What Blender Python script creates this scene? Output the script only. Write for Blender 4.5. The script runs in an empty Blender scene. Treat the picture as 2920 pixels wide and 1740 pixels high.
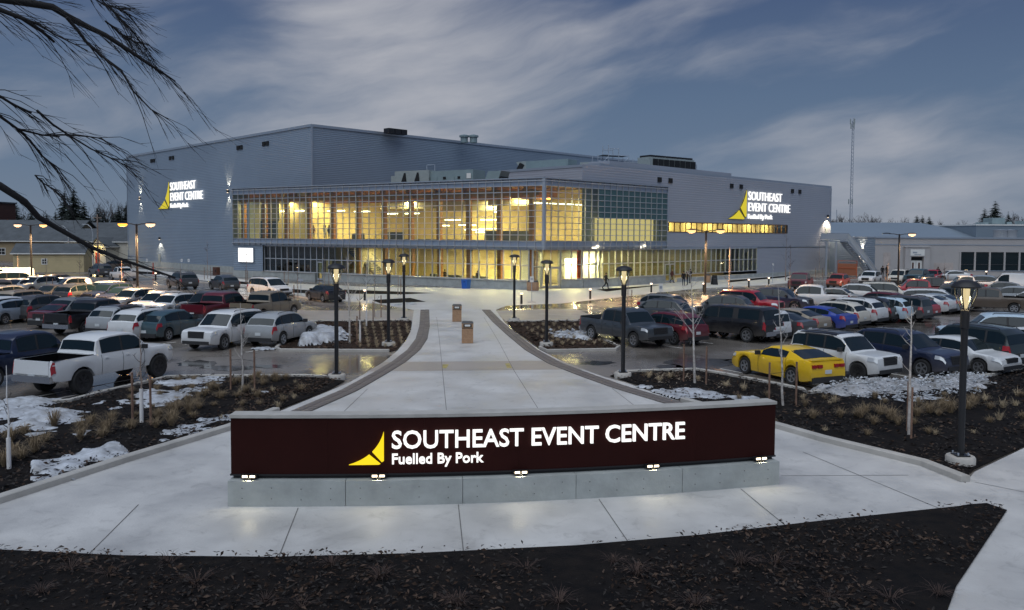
import bpy, bmesh, math, random
from mathutils import Vector, Matrix, noise
R = math.radians
scn = bpy.context.scene
COL = scn.collection

# ---------------------------------------------------------------- camera
CAM_H, FPX, PITCH, ROLL = 5.9, 2350.0, R(2.8), 0.0057
CYP = 671 + FPX * math.tan(PITCH)                       # principal row in photo pixels
cf = Vector((0, math.cos(PITCH), -math.sin(PITCH)))
_u0 = Vector((0, math.sin(PITCH), math.cos(PITCH)))
cr = Vector((1, 0, 0)) * math.cos(ROLL) + _u0 * math.sin(ROLL)
cu = _u0 * math.cos(ROLL) - Vector((1, 0, 0)) * math.sin(ROLL)
cd = bpy.data.cameras.new('camera'); cam = bpy.data.objects.new('camera', cd); COL.objects.link(cam)
cam.matrix_world = Matrix(((cr.x, cu.x, -cf.x, 0), (cr.y, cu.y, -cf.y, 0), (cr.z, cu.z, -cf.z, CAM_H), (0, 0, 0, 1)))
cd.sensor_width = 36; cd.lens = 36 * FPX / 2920; cd.shift_y = (CYP - 870) / 2920
cd.clip_start = 0.1; cd.clip_end = 6000
scn.camera = cam
CO = Vector((0, 0, CAM_H))
def ray(px, py): return cf + cr * ((px - 1460) / FPX) - cu * ((py - CYP) / FPX)
def G(px, py, z=0.0):
    d = ray(px, py); return CO + d * ((z - CAM_H) / d.z)
def AT(px, py, y):
    d = ray(px, py); return CO + d * (y / d.y)

# ---------------------------------------------------------------- sky, sun, exposure
wd = bpy.data.worlds.new('World'); scn.world = wd; wd.use_nodes = True
nt = wd.node_tree; N = nt.nodes; Lk = nt.links
for n in list(N): N.remove(n)
def wn(t, **k):
    n = N.new(t)
    for a, v in k.items(): setattr(n, a, v)
    return n
out = wn('ShaderNodeOutputWorld'); bg = wn('ShaderNodeBackground'); Lk.new(bg.outputs[0], out.inputs[0])
SUN_EL, SUN_AZ = R(60), R(200)
sky = wn('ShaderNodeTexSky', sky_type='NISHITA'); sky.sun_disc = False
sky.sun_elevation = R(3); sky.sun_rotation = SUN_AZ; sky.ozone_density = 4; sky.air_density = 1.2
tc = wn('ShaderNodeTexCoord'); sep = wn('ShaderNodeSeparateXYZ'); Lk.new(tc.outputs['Generated'], sep.inputs[0])
def wm(op, a, b=None, clamp=False):
    n = wn('ShaderNodeMath', operation=op); n.use_clamp = clamp
    for i, v in enumerate((a, b)):
        if v is None: continue
        if isinstance(v, (int, float)): n.inputs[i].default_value = v
        else: Lk.new(v, n.inputs[i])
    return n.outputs[0]
def wmix(f, a, b):
    n = wn('ShaderNodeMix', data_type='RGBA')
    for s, v in ((n.inputs[0], f), (n.inputs[6], a), (n.inputs[7], b)):
        if isinstance(v, (int, float)): s.default_value = v
        elif isinstance(v, tuple): s.default_value = v + (1,)
        else: Lk.new(v, s)
    return n.outputs[2]
ramp = wn('ShaderNodeValToRGB'); Lk.new(sep.outputs[2], ramp.inputs[0])
cr_ = ramp.color_ramp
SKY_TILT, SKY_A, SKY_B = 14, (1.3, 4.0, 0.2), (7.0, 2.0, 3.0)
cr_.elements[0].position = 0.0; cr_.elements[0].color = (0.17, 0.215, 0.28, 1)
cr_.elements[1].position = 1.0; cr_.elements[1].color = (0.13, 0.16, 0.25, 1)
for p_, c_ in ((0.08, (0.128, 0.182, 0.268)), (0.16, (0.100, 0.152, 0.244)), (0.26, (0.067, 0.105, 0.198)), (0.5, (0.08, 0.11, 0.21))): e = cr_.elements.new(p_); e.color = (*c_, 1)
skym = wn('ShaderNodeVectorMath', operation='SCALE'); Lk.new(sky.outputs[0], skym.inputs[0]); skym.inputs['Scale'].default_value = 0.05
base = wmix(0.05, ramp.outputs[0], skym.outputs[0])
rot = wn('ShaderNodeMapping'); Lk.new(tc.outputs['Generated'], rot.inputs[0]); rot.inputs['Rotation'].default_value = (0, R(SKY_TILT), 0)
def wnoise(vec, scale, stretch, detail, rough, loc):
    mp = wn('ShaderNodeMapping'); Lk.new(vec, mp.inputs[0]); mp.inputs['Scale'].default_value = (scale, scale, scale * stretch); mp.inputs['Location'].default_value = loc
    nz = wn('ShaderNodeTexNoise'); Lk.new(mp.outputs[0], nz.inputs[0]); nz.inputs['Scale'].default_value = 1.0; nz.inputs['Detail'].default_value = detail; nz.inputs['Roughness'].default_value = rough
    return nz
w1 = wnoise(rot.outputs[0], 3.2, 1.8, 4, 0.5, (3.1, 0.7, 5.2))
wv = wn('ShaderNodeVectorMath', operation='MULTIPLY_ADD'); Lk.new(w1.outputs['Color'], wv.inputs[0]); wv.inputs[1].default_value = (0.15, 0.15, 0.10); Lk.new(rot.outputs[0], wv.inputs[2])
nb_ = wnoise(wv.outputs[0], 2.6, 3.4, 3, 0.5, SKY_A); nf = wnoise(wv.outputs[0], 4.8, 4.4, 9, 0.56, SKY_B)
def blob(d, k):
    v = Vector(d).normalized(); dp = wn('ShaderNodeVectorMath', operation='DISTANCE'); mp = wn('ShaderNodeMapping'); Lk.new(rot.outputs[0], mp.inputs[0]); mp.inputs['Scale'].default_value = (1, 1, 2.6)
    M_ = Matrix.Rotation(R(SKY_TILT), 3, 'Y'); q = M_ @ v; Lk.new(mp.outputs[0], dp.inputs[0]); dp.inputs[1].default_value = (q.x, q.y, q.z * 2.6)
    m_ = wn('ShaderNodeMapRange', interpolation_type='SMOOTHSTEP'); Lk.new(dp.outputs['Value'], m_.inputs[0]); m_.inputs[1].default_value = k; m_.inputs[2].default_value = 0.0; return m_.outputs[0]
bb = wm('ADD', wm('MULTIPLY', blob(ray(1150, 175), 0.50), 0.24), wm('MULTIPLY', blob(ray(2600, 560), 0.50), 0.14))
bb = wm('SUBTRACT', bb, wm('MULTIPLY', blob(ray(1560, 40), 0.26), 0.10))
sm = wm('ADD', wm('ADD', wm('MULTIPLY', nb_.outputs[0], 0.62), wm('MULTIPLY', nf.outputs[0], 0.44)), bb)
cmr = wn('ShaderNodeMapRange', interpolation_type='SMOOTHSTEP'); Lk.new(sm, cmr.inputs[0]); cmr.inputs[1].default_value = 0.51; cmr.inputs[2].default_value = 0.91
fin = wmix(wm('MULTIPLY', cmr.outputs[0], 1.0, True), base, (0.39, 0.40, 0.44))
Lk.new(fin, bg.inputs[0]); bg.inputs[1].default_value = 1.0
sd = bpy.data.lights.new('dusk_sun', 'SUN'); sd.energy = 1.95; sd.angle = R(84); sd.color = (0.87, 0.945, 1.0)
so = bpy.data.objects.new('dusk_sun', sd); COL.objects.link(so); so.rotation_euler = (R(90) - SUN_EL, 0, R(20) * -1)
vs = scn.view_settings; vs.view_transform = 'Standard'; vs.look = 'None'; vs.gamma = 1; vs.use_curve_mapping = False; vs.exposure = 0.12
try:
    scn.cycles.use_denoising = True; scn.cycles.max_bounces = 6; scn.cycles.transparent_max_bounces = 8
    scn.cycles.caustics_reflective = False; scn.cycles.caustics_refractive = False; scn.cycles.sample_clamp_indirect = 4
except Exception: pass

# ---------------------------------------------------------------- materials
MT = {}
def mat(name, col, rough=0.6, metal=0.0, var=0.0, vscale=3.0, bump=0.0, bscale=40.0, col2=None, coat=0.0, spec=0.5, emit=None, estr=0.0, rvar=0.0, coords='Object'):
    if name in MT: return MT[name]
    m = bpy.data.materials.new(name); m.use_nodes = True; t = m.node_tree; b = t.nodes['Principled BSDF']
    b.inputs['Base Color'].default_value = (*col, 1); b.inputs['Roughness'].default_value = rough; b.inputs['Metallic'].default_value = metal
    b.inputs['Specular IOR Level'].default_value = spec
    if coat: b.inputs['Coat Weight'].default_value = coat; b.inputs['Coat Roughness'].default_value = 0.06
    if emit: b.inputs['Emission Color'].default_value = (*emit, 1); b.inputs['Emission Strength'].default_value = estr
    if var or bump or rvar:
        c = t.nodes.new('ShaderNodeTexCoord'); src = c.outputs[coords]
        n = t.nodes.new('ShaderNodeTexNoise'); t.links.new(src, n.inputs[0]); n.inputs['Scale'].default_value = vscale; n.inputs['Detail'].default_value = 6; n.inputs['Roughness'].default_value = 0.62
        if var:
            k = col2 or tuple(v * (1 - var) for v in col); a = col if col2 else tuple(min(1, v * (1 + var)) for v in col)
            r = t.nodes.new('ShaderNodeValToRGB'); r.color_ramp.elements[0].position = 0.33; r.color_ramp.elements[1].position = 0.67
            r.color_ramp.elements[0].color = (*k, 1); r.color_ramp.elements[1].color = (*a, 1)
            t.links.new(n.outputs[0], r.inputs[0]); t.links.new(r.outputs[0], b.inputs['Base Color'])
        if rvar:
            mr = t.nodes.new('ShaderNodeMapRange'); t.links.new(n.outputs[0], mr.inputs[0]); mr.inputs[1].default_value = 0.35; mr.inputs[2].default_value = 0.65
            mr.inputs[3].default_value = max(0.03, rough - rvar); mr.inputs[4].default_value = min(1, rough + rvar); t.links.new(mr.outputs[0], b.inputs['Roughness'])
        if bump:
            n2 = t.nodes.new('ShaderNodeTexNoise'); t.links.new(src, n2.inputs[0]); n2.inputs['Scale'].default_value = bscale; n2.inputs['Detail'].default_value = 5
            bp = t.nodes.new('ShaderNodeBump'); bp.inputs['Strength'].default_value = bump; bp.inputs['Distance'].default_value = 0.02
            t.links.new(n2.outputs[0], bp.inputs['Height']); t.links.new(bp.outputs[0], b.inputs['Normal'])
    MT[name] = m; return m
def damp(name, lo=.50, hi=.66, scale=.22, dark=.62, rough=.16):
    m = MT[name]; t = m.node_tree; b = t.nodes['Principled BSDF']; c = t.nodes.new('ShaderNodeTexCoord'); n = t.nodes.new('ShaderNodeTexNoise'); t.links.new(c.outputs['Object'], n.inputs[0]); n.inputs['Scale'].default_value = scale; n.inputs['Detail'].default_value = 7; n.inputs['Roughness'].default_value = .6; n.inputs['Distortion'].default_value = .6
    n3 = t.nodes.new('ShaderNodeTexNoise'); t.links.new(c.outputs['Object'], n3.inputs[0]); n3.inputs['Scale'].default_value = 1.7; n3.inputs['Detail'].default_value = 10; n3.inputs['Roughness'].default_value = .72; n3.inputs['Distortion'].default_value = 1.2
    f3 = t.nodes.new('ShaderNodeMapRange'); t.links.new(n3.outputs[0], f3.inputs[0]); f3.inputs[1].default_value = .54; f3.inputs[2].default_value = .74; f3.inputs[3].default_value = 1.0; f3.inputs[4].default_value = .72
    src0 = b.inputs['Base Color'].links[0].from_socket; s3 = t.nodes.new('ShaderNodeVectorMath'); s3.operation = 'SCALE'; t.links.new(src0, s3.inputs[0]); t.links.new(f3.outputs[0], s3.inputs['Scale']); t.links.new(s3.outputs[0], b.inputs['Base Color'])
    f = t.nodes.new('ShaderNodeMapRange'); f.interpolation_type = 'SMOOTHSTEP'; t.links.new(n.outputs[0], f.inputs[0]); f.inputs[1].default_value = lo; f.inputs[2].default_value = hi
    for sock, val in (('Base Color', None), ('Roughness', rough)):
        src = b.inputs[sock].links[0].from_socket; mx = t.nodes.new('ShaderNodeMix'); mx.data_type = 'RGBA' if val is None else 'FLOAT'; t.links.new(f.outputs[0], mx.inputs[0])
        if val is None:
            sc_ = t.nodes.new('ShaderNodeVectorMath'); sc_.operation = 'SCALE'; sc_.inputs['Scale'].default_value = dark; t.links.new(src, sc_.inputs[0]); t.links.new(src, mx.inputs[6]); t.links.new(sc_.outputs[0], mx.inputs[7]); t.links.new(mx.outputs[2], b.inputs[sock])
        else: t.links.new(src, mx.inputs[2]); mx.inputs[3].default_value = val; t.links.new(mx.outputs[0], b.inputs[sock])
def emat(name, col, s): return mat(name, (0.02, 0.02, 0.02), 0.5, emit=col, estr=s)
def glassmat(name, tint, refl=0.06):
    m = bpy.data.materials.new(name); m.use_nodes = True; t = m.node_tree; t.nodes.clear()
    o = t.nodes.new('ShaderNodeOutputMaterial'); mx = t.nodes.new('ShaderNodeMixShader'); tr = t.nodes.new('ShaderNodeBsdfTransparent'); gl = t.nodes.new('ShaderNodeBsdfGlossy')
    lw = t.nodes.new('ShaderNodeLayerWeight'); fr = t.nodes.new('ShaderNodeMath'); fr.operation = 'POWER'; fr.inputs[1].default_value = 4.0; t.links.new(lw.outputs['Facing'], fr.inputs[0])
    tr.inputs[0].default_value = (*tint, 1); gl.inputs[0].default_value = (0.95, 0.97, 1, 1); gl.inputs['Roughness'].default_value = 0.02
    a = t.nodes.new('ShaderNodeMath'); a.operation = 'ADD'; a.inputs[1].default_value = refl; a.use_clamp = True
    t.links.new(fr.outputs[0], a.inputs[0]); t.links.new(a.outputs[0], mx.inputs[0]); t.links.new(tr.outputs[0], mx.inputs[1]); t.links.new(gl.outputs[0], mx.inputs[2]); t.links.new(mx.outputs[0], o.inputs[0])
    MT[name] = m; return m
def srgb(r, g, b):
    f = lambda c: (c / 255 / 12.92) if c / 255 <= 0.04045 else ((c / 255 + 0.055) / 1.055) ** 2.4
    return (f(r), f(g), f(b))
PAINT = {}
def paint(name, col, metal=0.0, dirt=0.5):
    if sum(col) < .25: dirt *= .55
    """car paint: clear coat over colour, road dirt splashed over the lower body"""
    if name in PAINT: return PAINT[name]
    m = bpy.data.materials.new('paint_' + name); m.use_nodes = True; t = m.node_tree; b = t.nodes['Principled BSDF']
    c = t.nodes.new('ShaderNodeTexCoord'); n = t.nodes.new('ShaderNodeTexNoise'); t.links.new(c.outputs['Object'], n.inputs[0]); n.inputs['Scale'].default_value = 2.2; n.inputs['Detail'].default_value = 8; n.inputs['Roughness'].default_value = 0.7
    s = t.nodes.new('ShaderNodeSeparateXYZ'); t.links.new(c.outputs['Object'], s.inputs[0])
    mr = t.nodes.new('ShaderNodeMapRange'); t.links.new(s.outputs[2], mr.inputs[0]); mr.inputs[1].default_value = 1.05; mr.inputs[2].default_value = 0.30; mr.inputs[3].default_value = -0.30; mr.inputs[4].default_value = 0.6 * dirt
    ad = t.nodes.new('ShaderNodeMath'); ad.operation = 'MULTIPLY_ADD'; t.links.new(n.outputs[0], ad.inputs[0]); ad.inputs[1].default_value = 0.5; t.links.new(mr.outputs[0], ad.inputs[2]); ad.use_clamp = True
    mx = t.nodes.new('ShaderNodeMix'); mx.data_type = 'RGBA'; t.links.new(ad.outputs[0], mx.inputs[0]); mx.inputs[6].default_value = (*col, 1); mx.inputs[7].default_value = (0.16, 0.14, 0.12, 1)
    t.links.new(mx.outputs[2], b.inputs['Base Color'])
    rr = t.nodes.new('ShaderNodeMapRange'); t.links.new(ad.outputs[0], rr.inputs[0]); rr.inputs[3].default_value = 0.28; rr.inputs[4].default_value = 0.7; t.links.new(rr.outputs[0], b.inputs['Roughness'])
    b.inputs['Metallic'].default_value = metal
    cc = t.nodes.new('ShaderNodeMapRange'); t.links.new(ad.outputs[0], cc.inputs[0]); cc.inputs[1].default_value = 0.1; cc.inputs[2].default_value = 0.6; cc.inputs[3].default_value = 0.45; b.inputs['Specular IOR Level'].default_value = 0.35; cc.inputs[4].default_value = 0.1
    t.links.new(cc.outputs[0], b.inputs['Coat Weight']); b.inputs['Coat Roughness'].default_value = 0.04
    PAINT[name] = m; return m

# ---------------------------------------------------------------- mesh helpers
class MB:
    def __init__(s): s.v = []; s.f = []; s.m = []
    def add(s, vs, fs, mi=0):
        o = len(s.v); s.v += [tuple(p) for p in vs]
        for f in fs: s.f.append([i + o for i in f]); s.m.append(mi)
        return s
    def box(s, c, d, rz=0.0, mi=0, ry=0.0):
        x, y, z = d[0] / 2, d[1] / 2, d[2] / 2
        M = Matrix.Rotation(rz, 3, 'Z') @ Matrix.Rotation(ry, 3, 'Y'); c = Vector(c)
        vs = [c + M @ Vector((a, b, e)) for e in (-z, z) for a, b in ((-x, -y), (x, -y), (x, y), (-x, y))]
        return s.add(vs, [(3, 2, 1, 0), (4, 5, 6, 7), (0, 1, 5, 4), (1, 2, 6, 5), (2, 3, 7, 6), (3, 0, 4, 7)], mi)
    def hexa(s, p, mi=0):
        return s.add(p, [(3, 2, 1, 0), (4, 5, 6, 7), (0, 1, 5, 4), (1, 2, 6, 5), (2, 3, 7, 6), (3, 0, 4, 7)], mi)
    def bar(s, a, b, w, h=None, mi=0):
        a = Vector(a); b = Vector(b); h = h or w; d = (b - a).normalized()
        up = Vector((0, 0, 1)) if abs(d.z) < 0.95 else Vector((0, 1, 0))
        x = d.cross(up).normalized() * (w / 2); y = x.cross(d).normalized() * (h / 2)
        return s.hexa([a - x - y, a + x - y, a + x + y, a - x + y, b - x - y, b + x - y, b + x + y, b - x + y], mi)
    def tube(s, pts, rad, n=6, mi=0, cap=True):
        pts = [Vector(p) for p in pts]; rad = rad if isinstance(rad, (list, tuple)) else [rad] * len(pts)
        o = len(s.v); prev = None
        for i, p in enumerate(pts):
            d = (pts[min(i + 1, len(pts) - 1)] - pts[max(i - 1, 0)]).normalized()
            if prev is None:
                up = Vector((0, 0, 1)) if abs(d.z) < 0.9 else Vector((1, 0, 0)); prev = d.cross(up).normalized()
            x = (prev - d * prev.dot(d)).normalized(); y = d.cross(x); prev = x
            for k in range(n):
                a = 2 * math.pi * k / n; s.v.append(tuple(p + (x * math.cos(a) + y * math.sin(a)) * rad[i]))
        for i in range(len(pts) - 1):
            for k in range(n):
                k2 = (k + 1) % n; s.f.append([o + i * n + k, o + i * n + k2, o + (i + 1) * n + k2, o + (i + 1) * n + k]); s.m.append(mi)
        if cap:
            s.f.append([o + k for k in range(n)][::-1]); s.m.append(mi); e = o + (len(pts) - 1) * n
            s.f.append([e + k for k in range(n)]); s.m.append(mi)
        return s
    def lathe(s, prof, n=16, c=(0, 0, 0), mi=0, axis='Z'):
        o = len(s.v)
        for r_, z in prof:
            for k in range(n):
                a = 2 * math.pi * k / n; x, y = r_ * math.cos(a), r_ * math.sin(a)
                p = (x, y, z) if axis == 'Z' else (x, z, y)
                s.v.append((p[0] + c[0], p[1] + c[1], p[2] + c[2]))
        for i in range(len(prof) - 1):
            for k in range(n):
                k2 = (k + 1) % n; q = [o + i * n + k, o + i * n + k2, o + (i + 1) * n + k2, o + (i + 1) * n + k]
                s.f.append(q if axis == 'Z' else q[::-1]); s.m.append(mi)
        return s
    def prism(s, poly, z0, z1, mi=0):
        n = len(poly); vs = [(p[0], p[1], z0) for p in poly] + [(p[0], p[1], z1) for p in poly]
        return s.add(vs, [list(range(n))[::-1], list(range(n, 2 * n))] + [(i, (i + 1) % n, n + (i + 1) % n, n + i) for i in range(n)], mi)
    def mesh(s, name, mats, smooth=None):
        me = bpy.data.meshes.new(name); me.from_pydata(s.v, [], s.f)
        for m in (mats if isinstance(mats, (list, tuple)) else [mats]): me.materials.append(m)
        if any(s.m): me.polygons.foreach_set('material_index', s.m)
        if smooth is not None:
            me.polygons.foreach_set('use_smooth', [True] * len(me.polygons)); me.set_sharp_from_angle(angle=R(smooth))
        me.update(); return me
    def build(s, name, mats, parent=None, smooth=None, **k): return O(name, s.mesh(name, mats, smooth), parent, **k)
def O(name, me, parent=None, loc=None, rz=0.0, label=None, cat=None, group=None, kind=None, scale=None):
    o = bpy.data.objects.new(name, me); COL.objects.link(o)
    if loc is not None: o.location = loc
    if rz: o.rotation_euler = (0, 0, rz)
    if scale: o.scale = scale
    if parent: o.parent = parent
    if label: o['label'] = label
    if cat: o['category'] = cat
    if group: o['group'] = group
    if kind: o['kind'] = kind
    return o
def thing(name, label, cat, loc=(0, 0, 0), rz=0.0, group=None): return O(name, None, None, loc, rz, label, cat, group)
def kids(o): return [c for c in ALLKIDS.get(o.name, [])]
def copy_tree(o, loc=None, rz=None, label=None, parent=None):
    c = o.copy(); COL.objects.link(c)
    if loc is not None: c.location = loc
    if rz is not None: c.rotation_euler = (0, 0, rz)
    if label: c['label'] = label
    if parent: c.parent = parent
    for ch in o.children: copy_tree(ch, parent=c)
    return c
def lamp(kind, loc, power, col, parent=None, size=0.2, spot=None, rot=(0, 0, 0), name='lamp_light', blend=0.6):
    l = bpy.data.lights.new(name, kind); l.energy = power; l.color = col
    if kind == 'AREA': l.shape = 'DISK'; l.size = size
    elif kind in ('POINT', 'SPOT'): l.shadow_soft_size = size
    if kind == 'SPOT': l.spot_size = spot or R(120); l.spot_blend = blend
    o = bpy.data.objects.new(name, l); COL.objects.link(o); o.location = loc; o.rotation_euler = rot
    if parent: o.parent = parent
    return o
class Frame:
    """a wall line from a to b as seen left to right from the front: s along it, n out of it, z up"""
    def __init__(f, a, b):
        f.a = Vector((a[0], a[1], 0)); d = Vector((b[0] - a[0], b[1] - a[1], 0)); f.L = d.length; f.d = d.normalized(); f.n = Vector((f.d.y, -f.d.x, 0)); f.rz = math.atan2(f.d.y, f.d.x)
    def p(f, s, n, z): q = f.a + f.d * s + f.n * n; return Vector((q.x, q.y, z))
    def box(f, mb, s0, s1, n0, n1, z0, z1, mi=0):
        return mb.hexa([f.p(s0, n1, z0), f.p(s1, n1, z0), f.p(s1, n0, z0), f.p(s0, n0, z0), f.p(s0, n1, z1), f.p(s1, n1, z1), f.p(s1, n0, z1), f.p(s0, n0, z1)], mi)
    def s_at(f, px):
        k = (px - 1460) / FPX; return (k * f.a.y - f.a.x) / (f.d.x - k * f.d.y)
    def ridges(f, mb, s0, s1, z0, z1, pitch, amp, n=0.0, mi=0):
        k = max(1, int(round((z1 - z0) / pitch))); h = (z1 - z0) / k; o = len(mb.v)
        pr = []
        for i in range(k):
            z = z0 + i * h; pr += [(n, z), (n + amp, z + h * 0.25), (n + amp, z + h * 0.70), (n, z + h * 0.95)]
        pr.append((n, z1))
        for a, z in pr: mb.v.append(tuple(f.p(s0, a, z))); mb.v.append(tuple(f.p(s1, a, z)))
        for i in range(len(pr) - 1): mb.f.append([o + 2 * i, o + 2 * i + 1, o + 2 * i + 3, o + 2 * i + 2]); mb.m.append(mi)
        return mb
# ---------------------------------------------------------------- shared materials
mat('concrete', (0.490, 0.480, 0.468), 0.55, var=0.15, vscale=0.5, bump=0.25, bscale=18, rvar=0.18)
damp('concrete', .54, .68, .25, .78, .30); mat('concrete_kerb', (0.42, 0.40, 0.37), 0.6, var=0.14, vscale=1.5, bump=0.2, bscale=25)
mat('concrete_base', (0.36, 0.38, 0.37), 0.7, var=0.16, vscale=1.3, bump=0.35, bscale=14)
damp('concrete_base', .5, .75, .9, .7, .5) if False else None; mat('concrete_tan', (0.34, 0.30, 0.265), 0.5, var=0.12, vscale=0.5, bump=0.2, bscale=20, rvar=0.15)
mat('joint', (0.15, 0.145, 0.14), 0.9)
mat('paver', (0.15, 0.13, 0.12), 0.6, var=0.28, vscale=1.2, bump=0.3, bscale=30)
mat('asphalt', (0.175, 0.155, 0.138), 0.25, var=0.25, vscale=0.16, bump=0.05, bscale=60, rvar=0.16)
damp('asphalt', .52, .60, .11, .55, .05); mat('land', (0.10, 0.085, 0.07), 0.9, var=0.4, vscale=0.03, col2=(0.30, 0.31, 0.34))
mat('line_paint', (0.62, 0.60, 0.56), 0.6, var=0.25, vscale=2.0)
mat('tactile', (0.38, 0.31, 0.10), 0.6, var=0.3, vscale=4)
mat('mulch', (0.016, 0.013, 0.012), 0.95, var=0.5, vscale=2.2, bump=1.0, bscale=16, col2=(0.006, 0.006, 0.007), spec=0.1)
mat('mulch_brown', (0.05, 0.031, 0.022), 0.95, var=0.5, vscale=3.0, bump=1.0, bscale=18, col2=(0.018, 0.013, 0.011), spec=0.1)
mat('chip', (0.075, 0.046, 0.031), 0.9); mat('chip_dark', (0.02, 0.016, 0.014), 0.9); mat('chip_pale', (0.22, 0.18, 0.14), 0.9)
mat('snow', (0.56, 0.59, 0.64), 0.5, var=0.12, vscale=2.6, bump=0.8, bscale=7, col2=(0.24, 0.24, 0.245))
mat('snow_dirty', (0.50, 0.50, 0.52), 0.6, var=0.45, vscale=1.8, bump=0.8, bscale=7, col2=(0.13, 0.125, 0.12))
mat('black_metal', (0.012, 0.012, 0.014), 0.45)
mat('steel', (0.36, 0.40, 0.46), 0.42, metal=0.35, var=0.05, vscale=0.2)
mat('siding', (0.235, 0.295, 0.375), 0.45, metal=0.1, var=0.06, vscale=0.12)
mat('siding_warm', (0.335, 0.36, 0.42), 0.5, metal=0.05, var=0.05, vscale=0.12, bump=0.08, bscale=8)
mat('trim', (0.34, 0.39, 0.46), 0.4, metal=0.4)
mat('mullion', (0.46, 0.49, 0.53), 0.4, metal=0.35)
mat('panel_blue', (0.30, 0.36, 0.46), 0.35, metal=0.35, var=0.08, vscale=0.4)
mat('spandrel', (0.05, 0.115, 0.125), 0.10, spec=0.6)
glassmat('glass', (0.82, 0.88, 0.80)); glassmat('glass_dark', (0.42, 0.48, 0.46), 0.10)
mat('timber', (0.36, 0.145, 0.03), 0.55, var=0.2, vscale=1.0); mat('timber_dark', (0.17, 0.085, 0.035), 0.6, var=0.2, vscale=1.0)
mat('plaster', (0.70, 0.58, 0.31), 0.8, var=.12, vscale=.5); mat('plaster_shade', (0.30, 0.27, 0.19), 0.8); mat('unlit_room', (0.03, 0.033, 0.035), 0.8)  # second plaster has shade put into its colour, near-black stands for an unlit room
mat('floor_in', (0.38, 0.33, 0.24), 0.5); mat('red_fabric', (0.42, 0.05, 0.02), 0.8); mat('brick_red', (0.085, 0.035, 0.025), 0.8, var=0.2)
emat('tube_light', (1.0, 0.86, 0.62), 9.0); emat('sign_white', (1.0, 0.98, 0.96), 1.6); emat('sign_letter', (1.0, 0.99, 0.97), 1.15)
emat('sign_yellow', (1.0, 0.72, 0.0), 1.0); emat('wall_yellow', (0.95, 0.78, 0.03), 0.62); mat('sign_edge', (0.10, 0.085, 0.01), 0.6)
emat('lamp_warm', (1.0, 0.52, 0.20), 1.9); emat('lamp_core', (1.0, 0.46, 0.12), 60.0); emat('lamp_orange', (1.0, 0.40, 0.05), 2.4); emat('lamp_pink', (1.0, 0.66, 0.42), 1.6); emat('bollard_glow', (1.0, 0.72, 0.52), 3.0); emat('lens_glow', (1.0, 0.70, 0.40), 0.30); emat('lens_bright', (1.0, 0.80, 0.55), 4.0)
mat('corten', (0.026, 0.0055, 0.0045), 0.6, var=0.10, vscale=1.0, spec=0.12)
mat('roof_dark', (0.075, 0.085, 0.095), 0.85, var=0.2, vscale=0.7); mat('roof_metal', (0.22, 0.27, 0.32), 0.45, metal=0.2, var=0.05, vscale=0.1)
mat('wall_yellow_board', (0.52, 0.43, 0.25), 0.8, var=0.08, vscale=0.8); mat('wall_white', (0.50, 0.47, 0.40), 0.8, var=0.1); mat('wall_tan', (0.30, 0.23, 0.14), 0.8)
mat('white_paint', (0.72, 0.72, 0.70), 0.6)
mat('hvac', (0.21, 0.28, 0.30), 0.5, var=0.1, vscale=0.6); mat('hvac_pale', (0.29, 0.33, 0.33), 0.55, var=0.08); mat('dark_opening', (0.006, 0.007, 0.009), 0.8)
mat('orange_mesh', (0.45, 0.10, 0.04), 0.7); mat('stucco', (0.40, 0.385, 0.385), 0.8, var=0.06, vscale=0.4)
mat('bark_dark', (0.012, 0.011, 0.012), 0.9); mat('snow_chunk', (0.42, 0.44, 0.47), 0.6, var=0.5, vscale=2.0, bump=0.6, bscale=9); mat('needles', (0.010, 0.018, 0.014), 0.9, var=0.5, vscale=0.6); mat('twig', (0.035, 0.028, 0.026), 0.9); mat('birch', (0.62, 0.59, 0.56), 0.8, var=0.35, vscale=6, col2=(0.25, 0.22, 0.20)); mat('wrap', (0.72, 0.70, 0.69), 0.7); mat('stake', (0.20, 0.12, 0.085), 0.85, var=0.3, vscale=5); mat('young_bark', (0.26, 0.20, 0.17), 0.85, var=0.3, vscale=5)
mat('straw', (0.36, 0.27, 0.16), 0.9, var=0.35, vscale=3, col2=(0.15, 0.11, 0.075)); mat('straw_pale', (0.45, 0.36, 0.24), 0.9, var=0.3, vscale=3)
mat('bin_tan', (0.36, 0.22, 0.13), 0.8, var=0.2, vscale=14, bump=0.5, bscale=60); mat('bin_lid', (0.055, 0.055, 0.06), 0.5)
mat('blue_plastic', (0.012, 0.10, 0.42), 0.45)

# ---------------------------------------------------------------- ground sheets
def PG(pts, z=0.0): return [tuple(G(x, y)[:2]) for x, y in pts]
def sheet(name, pts, z, m, world=False, **k):
    mb = MB(); q = pts if world else PG(pts)
    mb.add([(x, y, z) for x, y in q], [list(range(len(q)))])
    me = mb.mesh(name, MT[m])
    if me.polygons[0].normal.z < 0: me.flip_normals()
    return O(name, me, kind='structure', **k)
sheet('ground', [(-2500, -300), (2500, -300), (2500, 5000), (-2500, 5000)], -0.03, 'land', True)
sheet('asphalt', [(-140, 14), (140, 14), (120, 136), (57, 126), (50, 140), (8, 96), (-10, 104), (-70, 165), (-160, 190)], -0.004, 'asphalt', True)
LEFT_EDGE = [(1180, 884), (1176, 915), (1172, 943), (1158, 971), (1134, 1000), (1095, 1032), (1047, 1062), (998, 1090), (940, 1115), (788, 1177), (651, 1228), (364, 1316), (0, 1434), (-300, 1530)]
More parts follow.
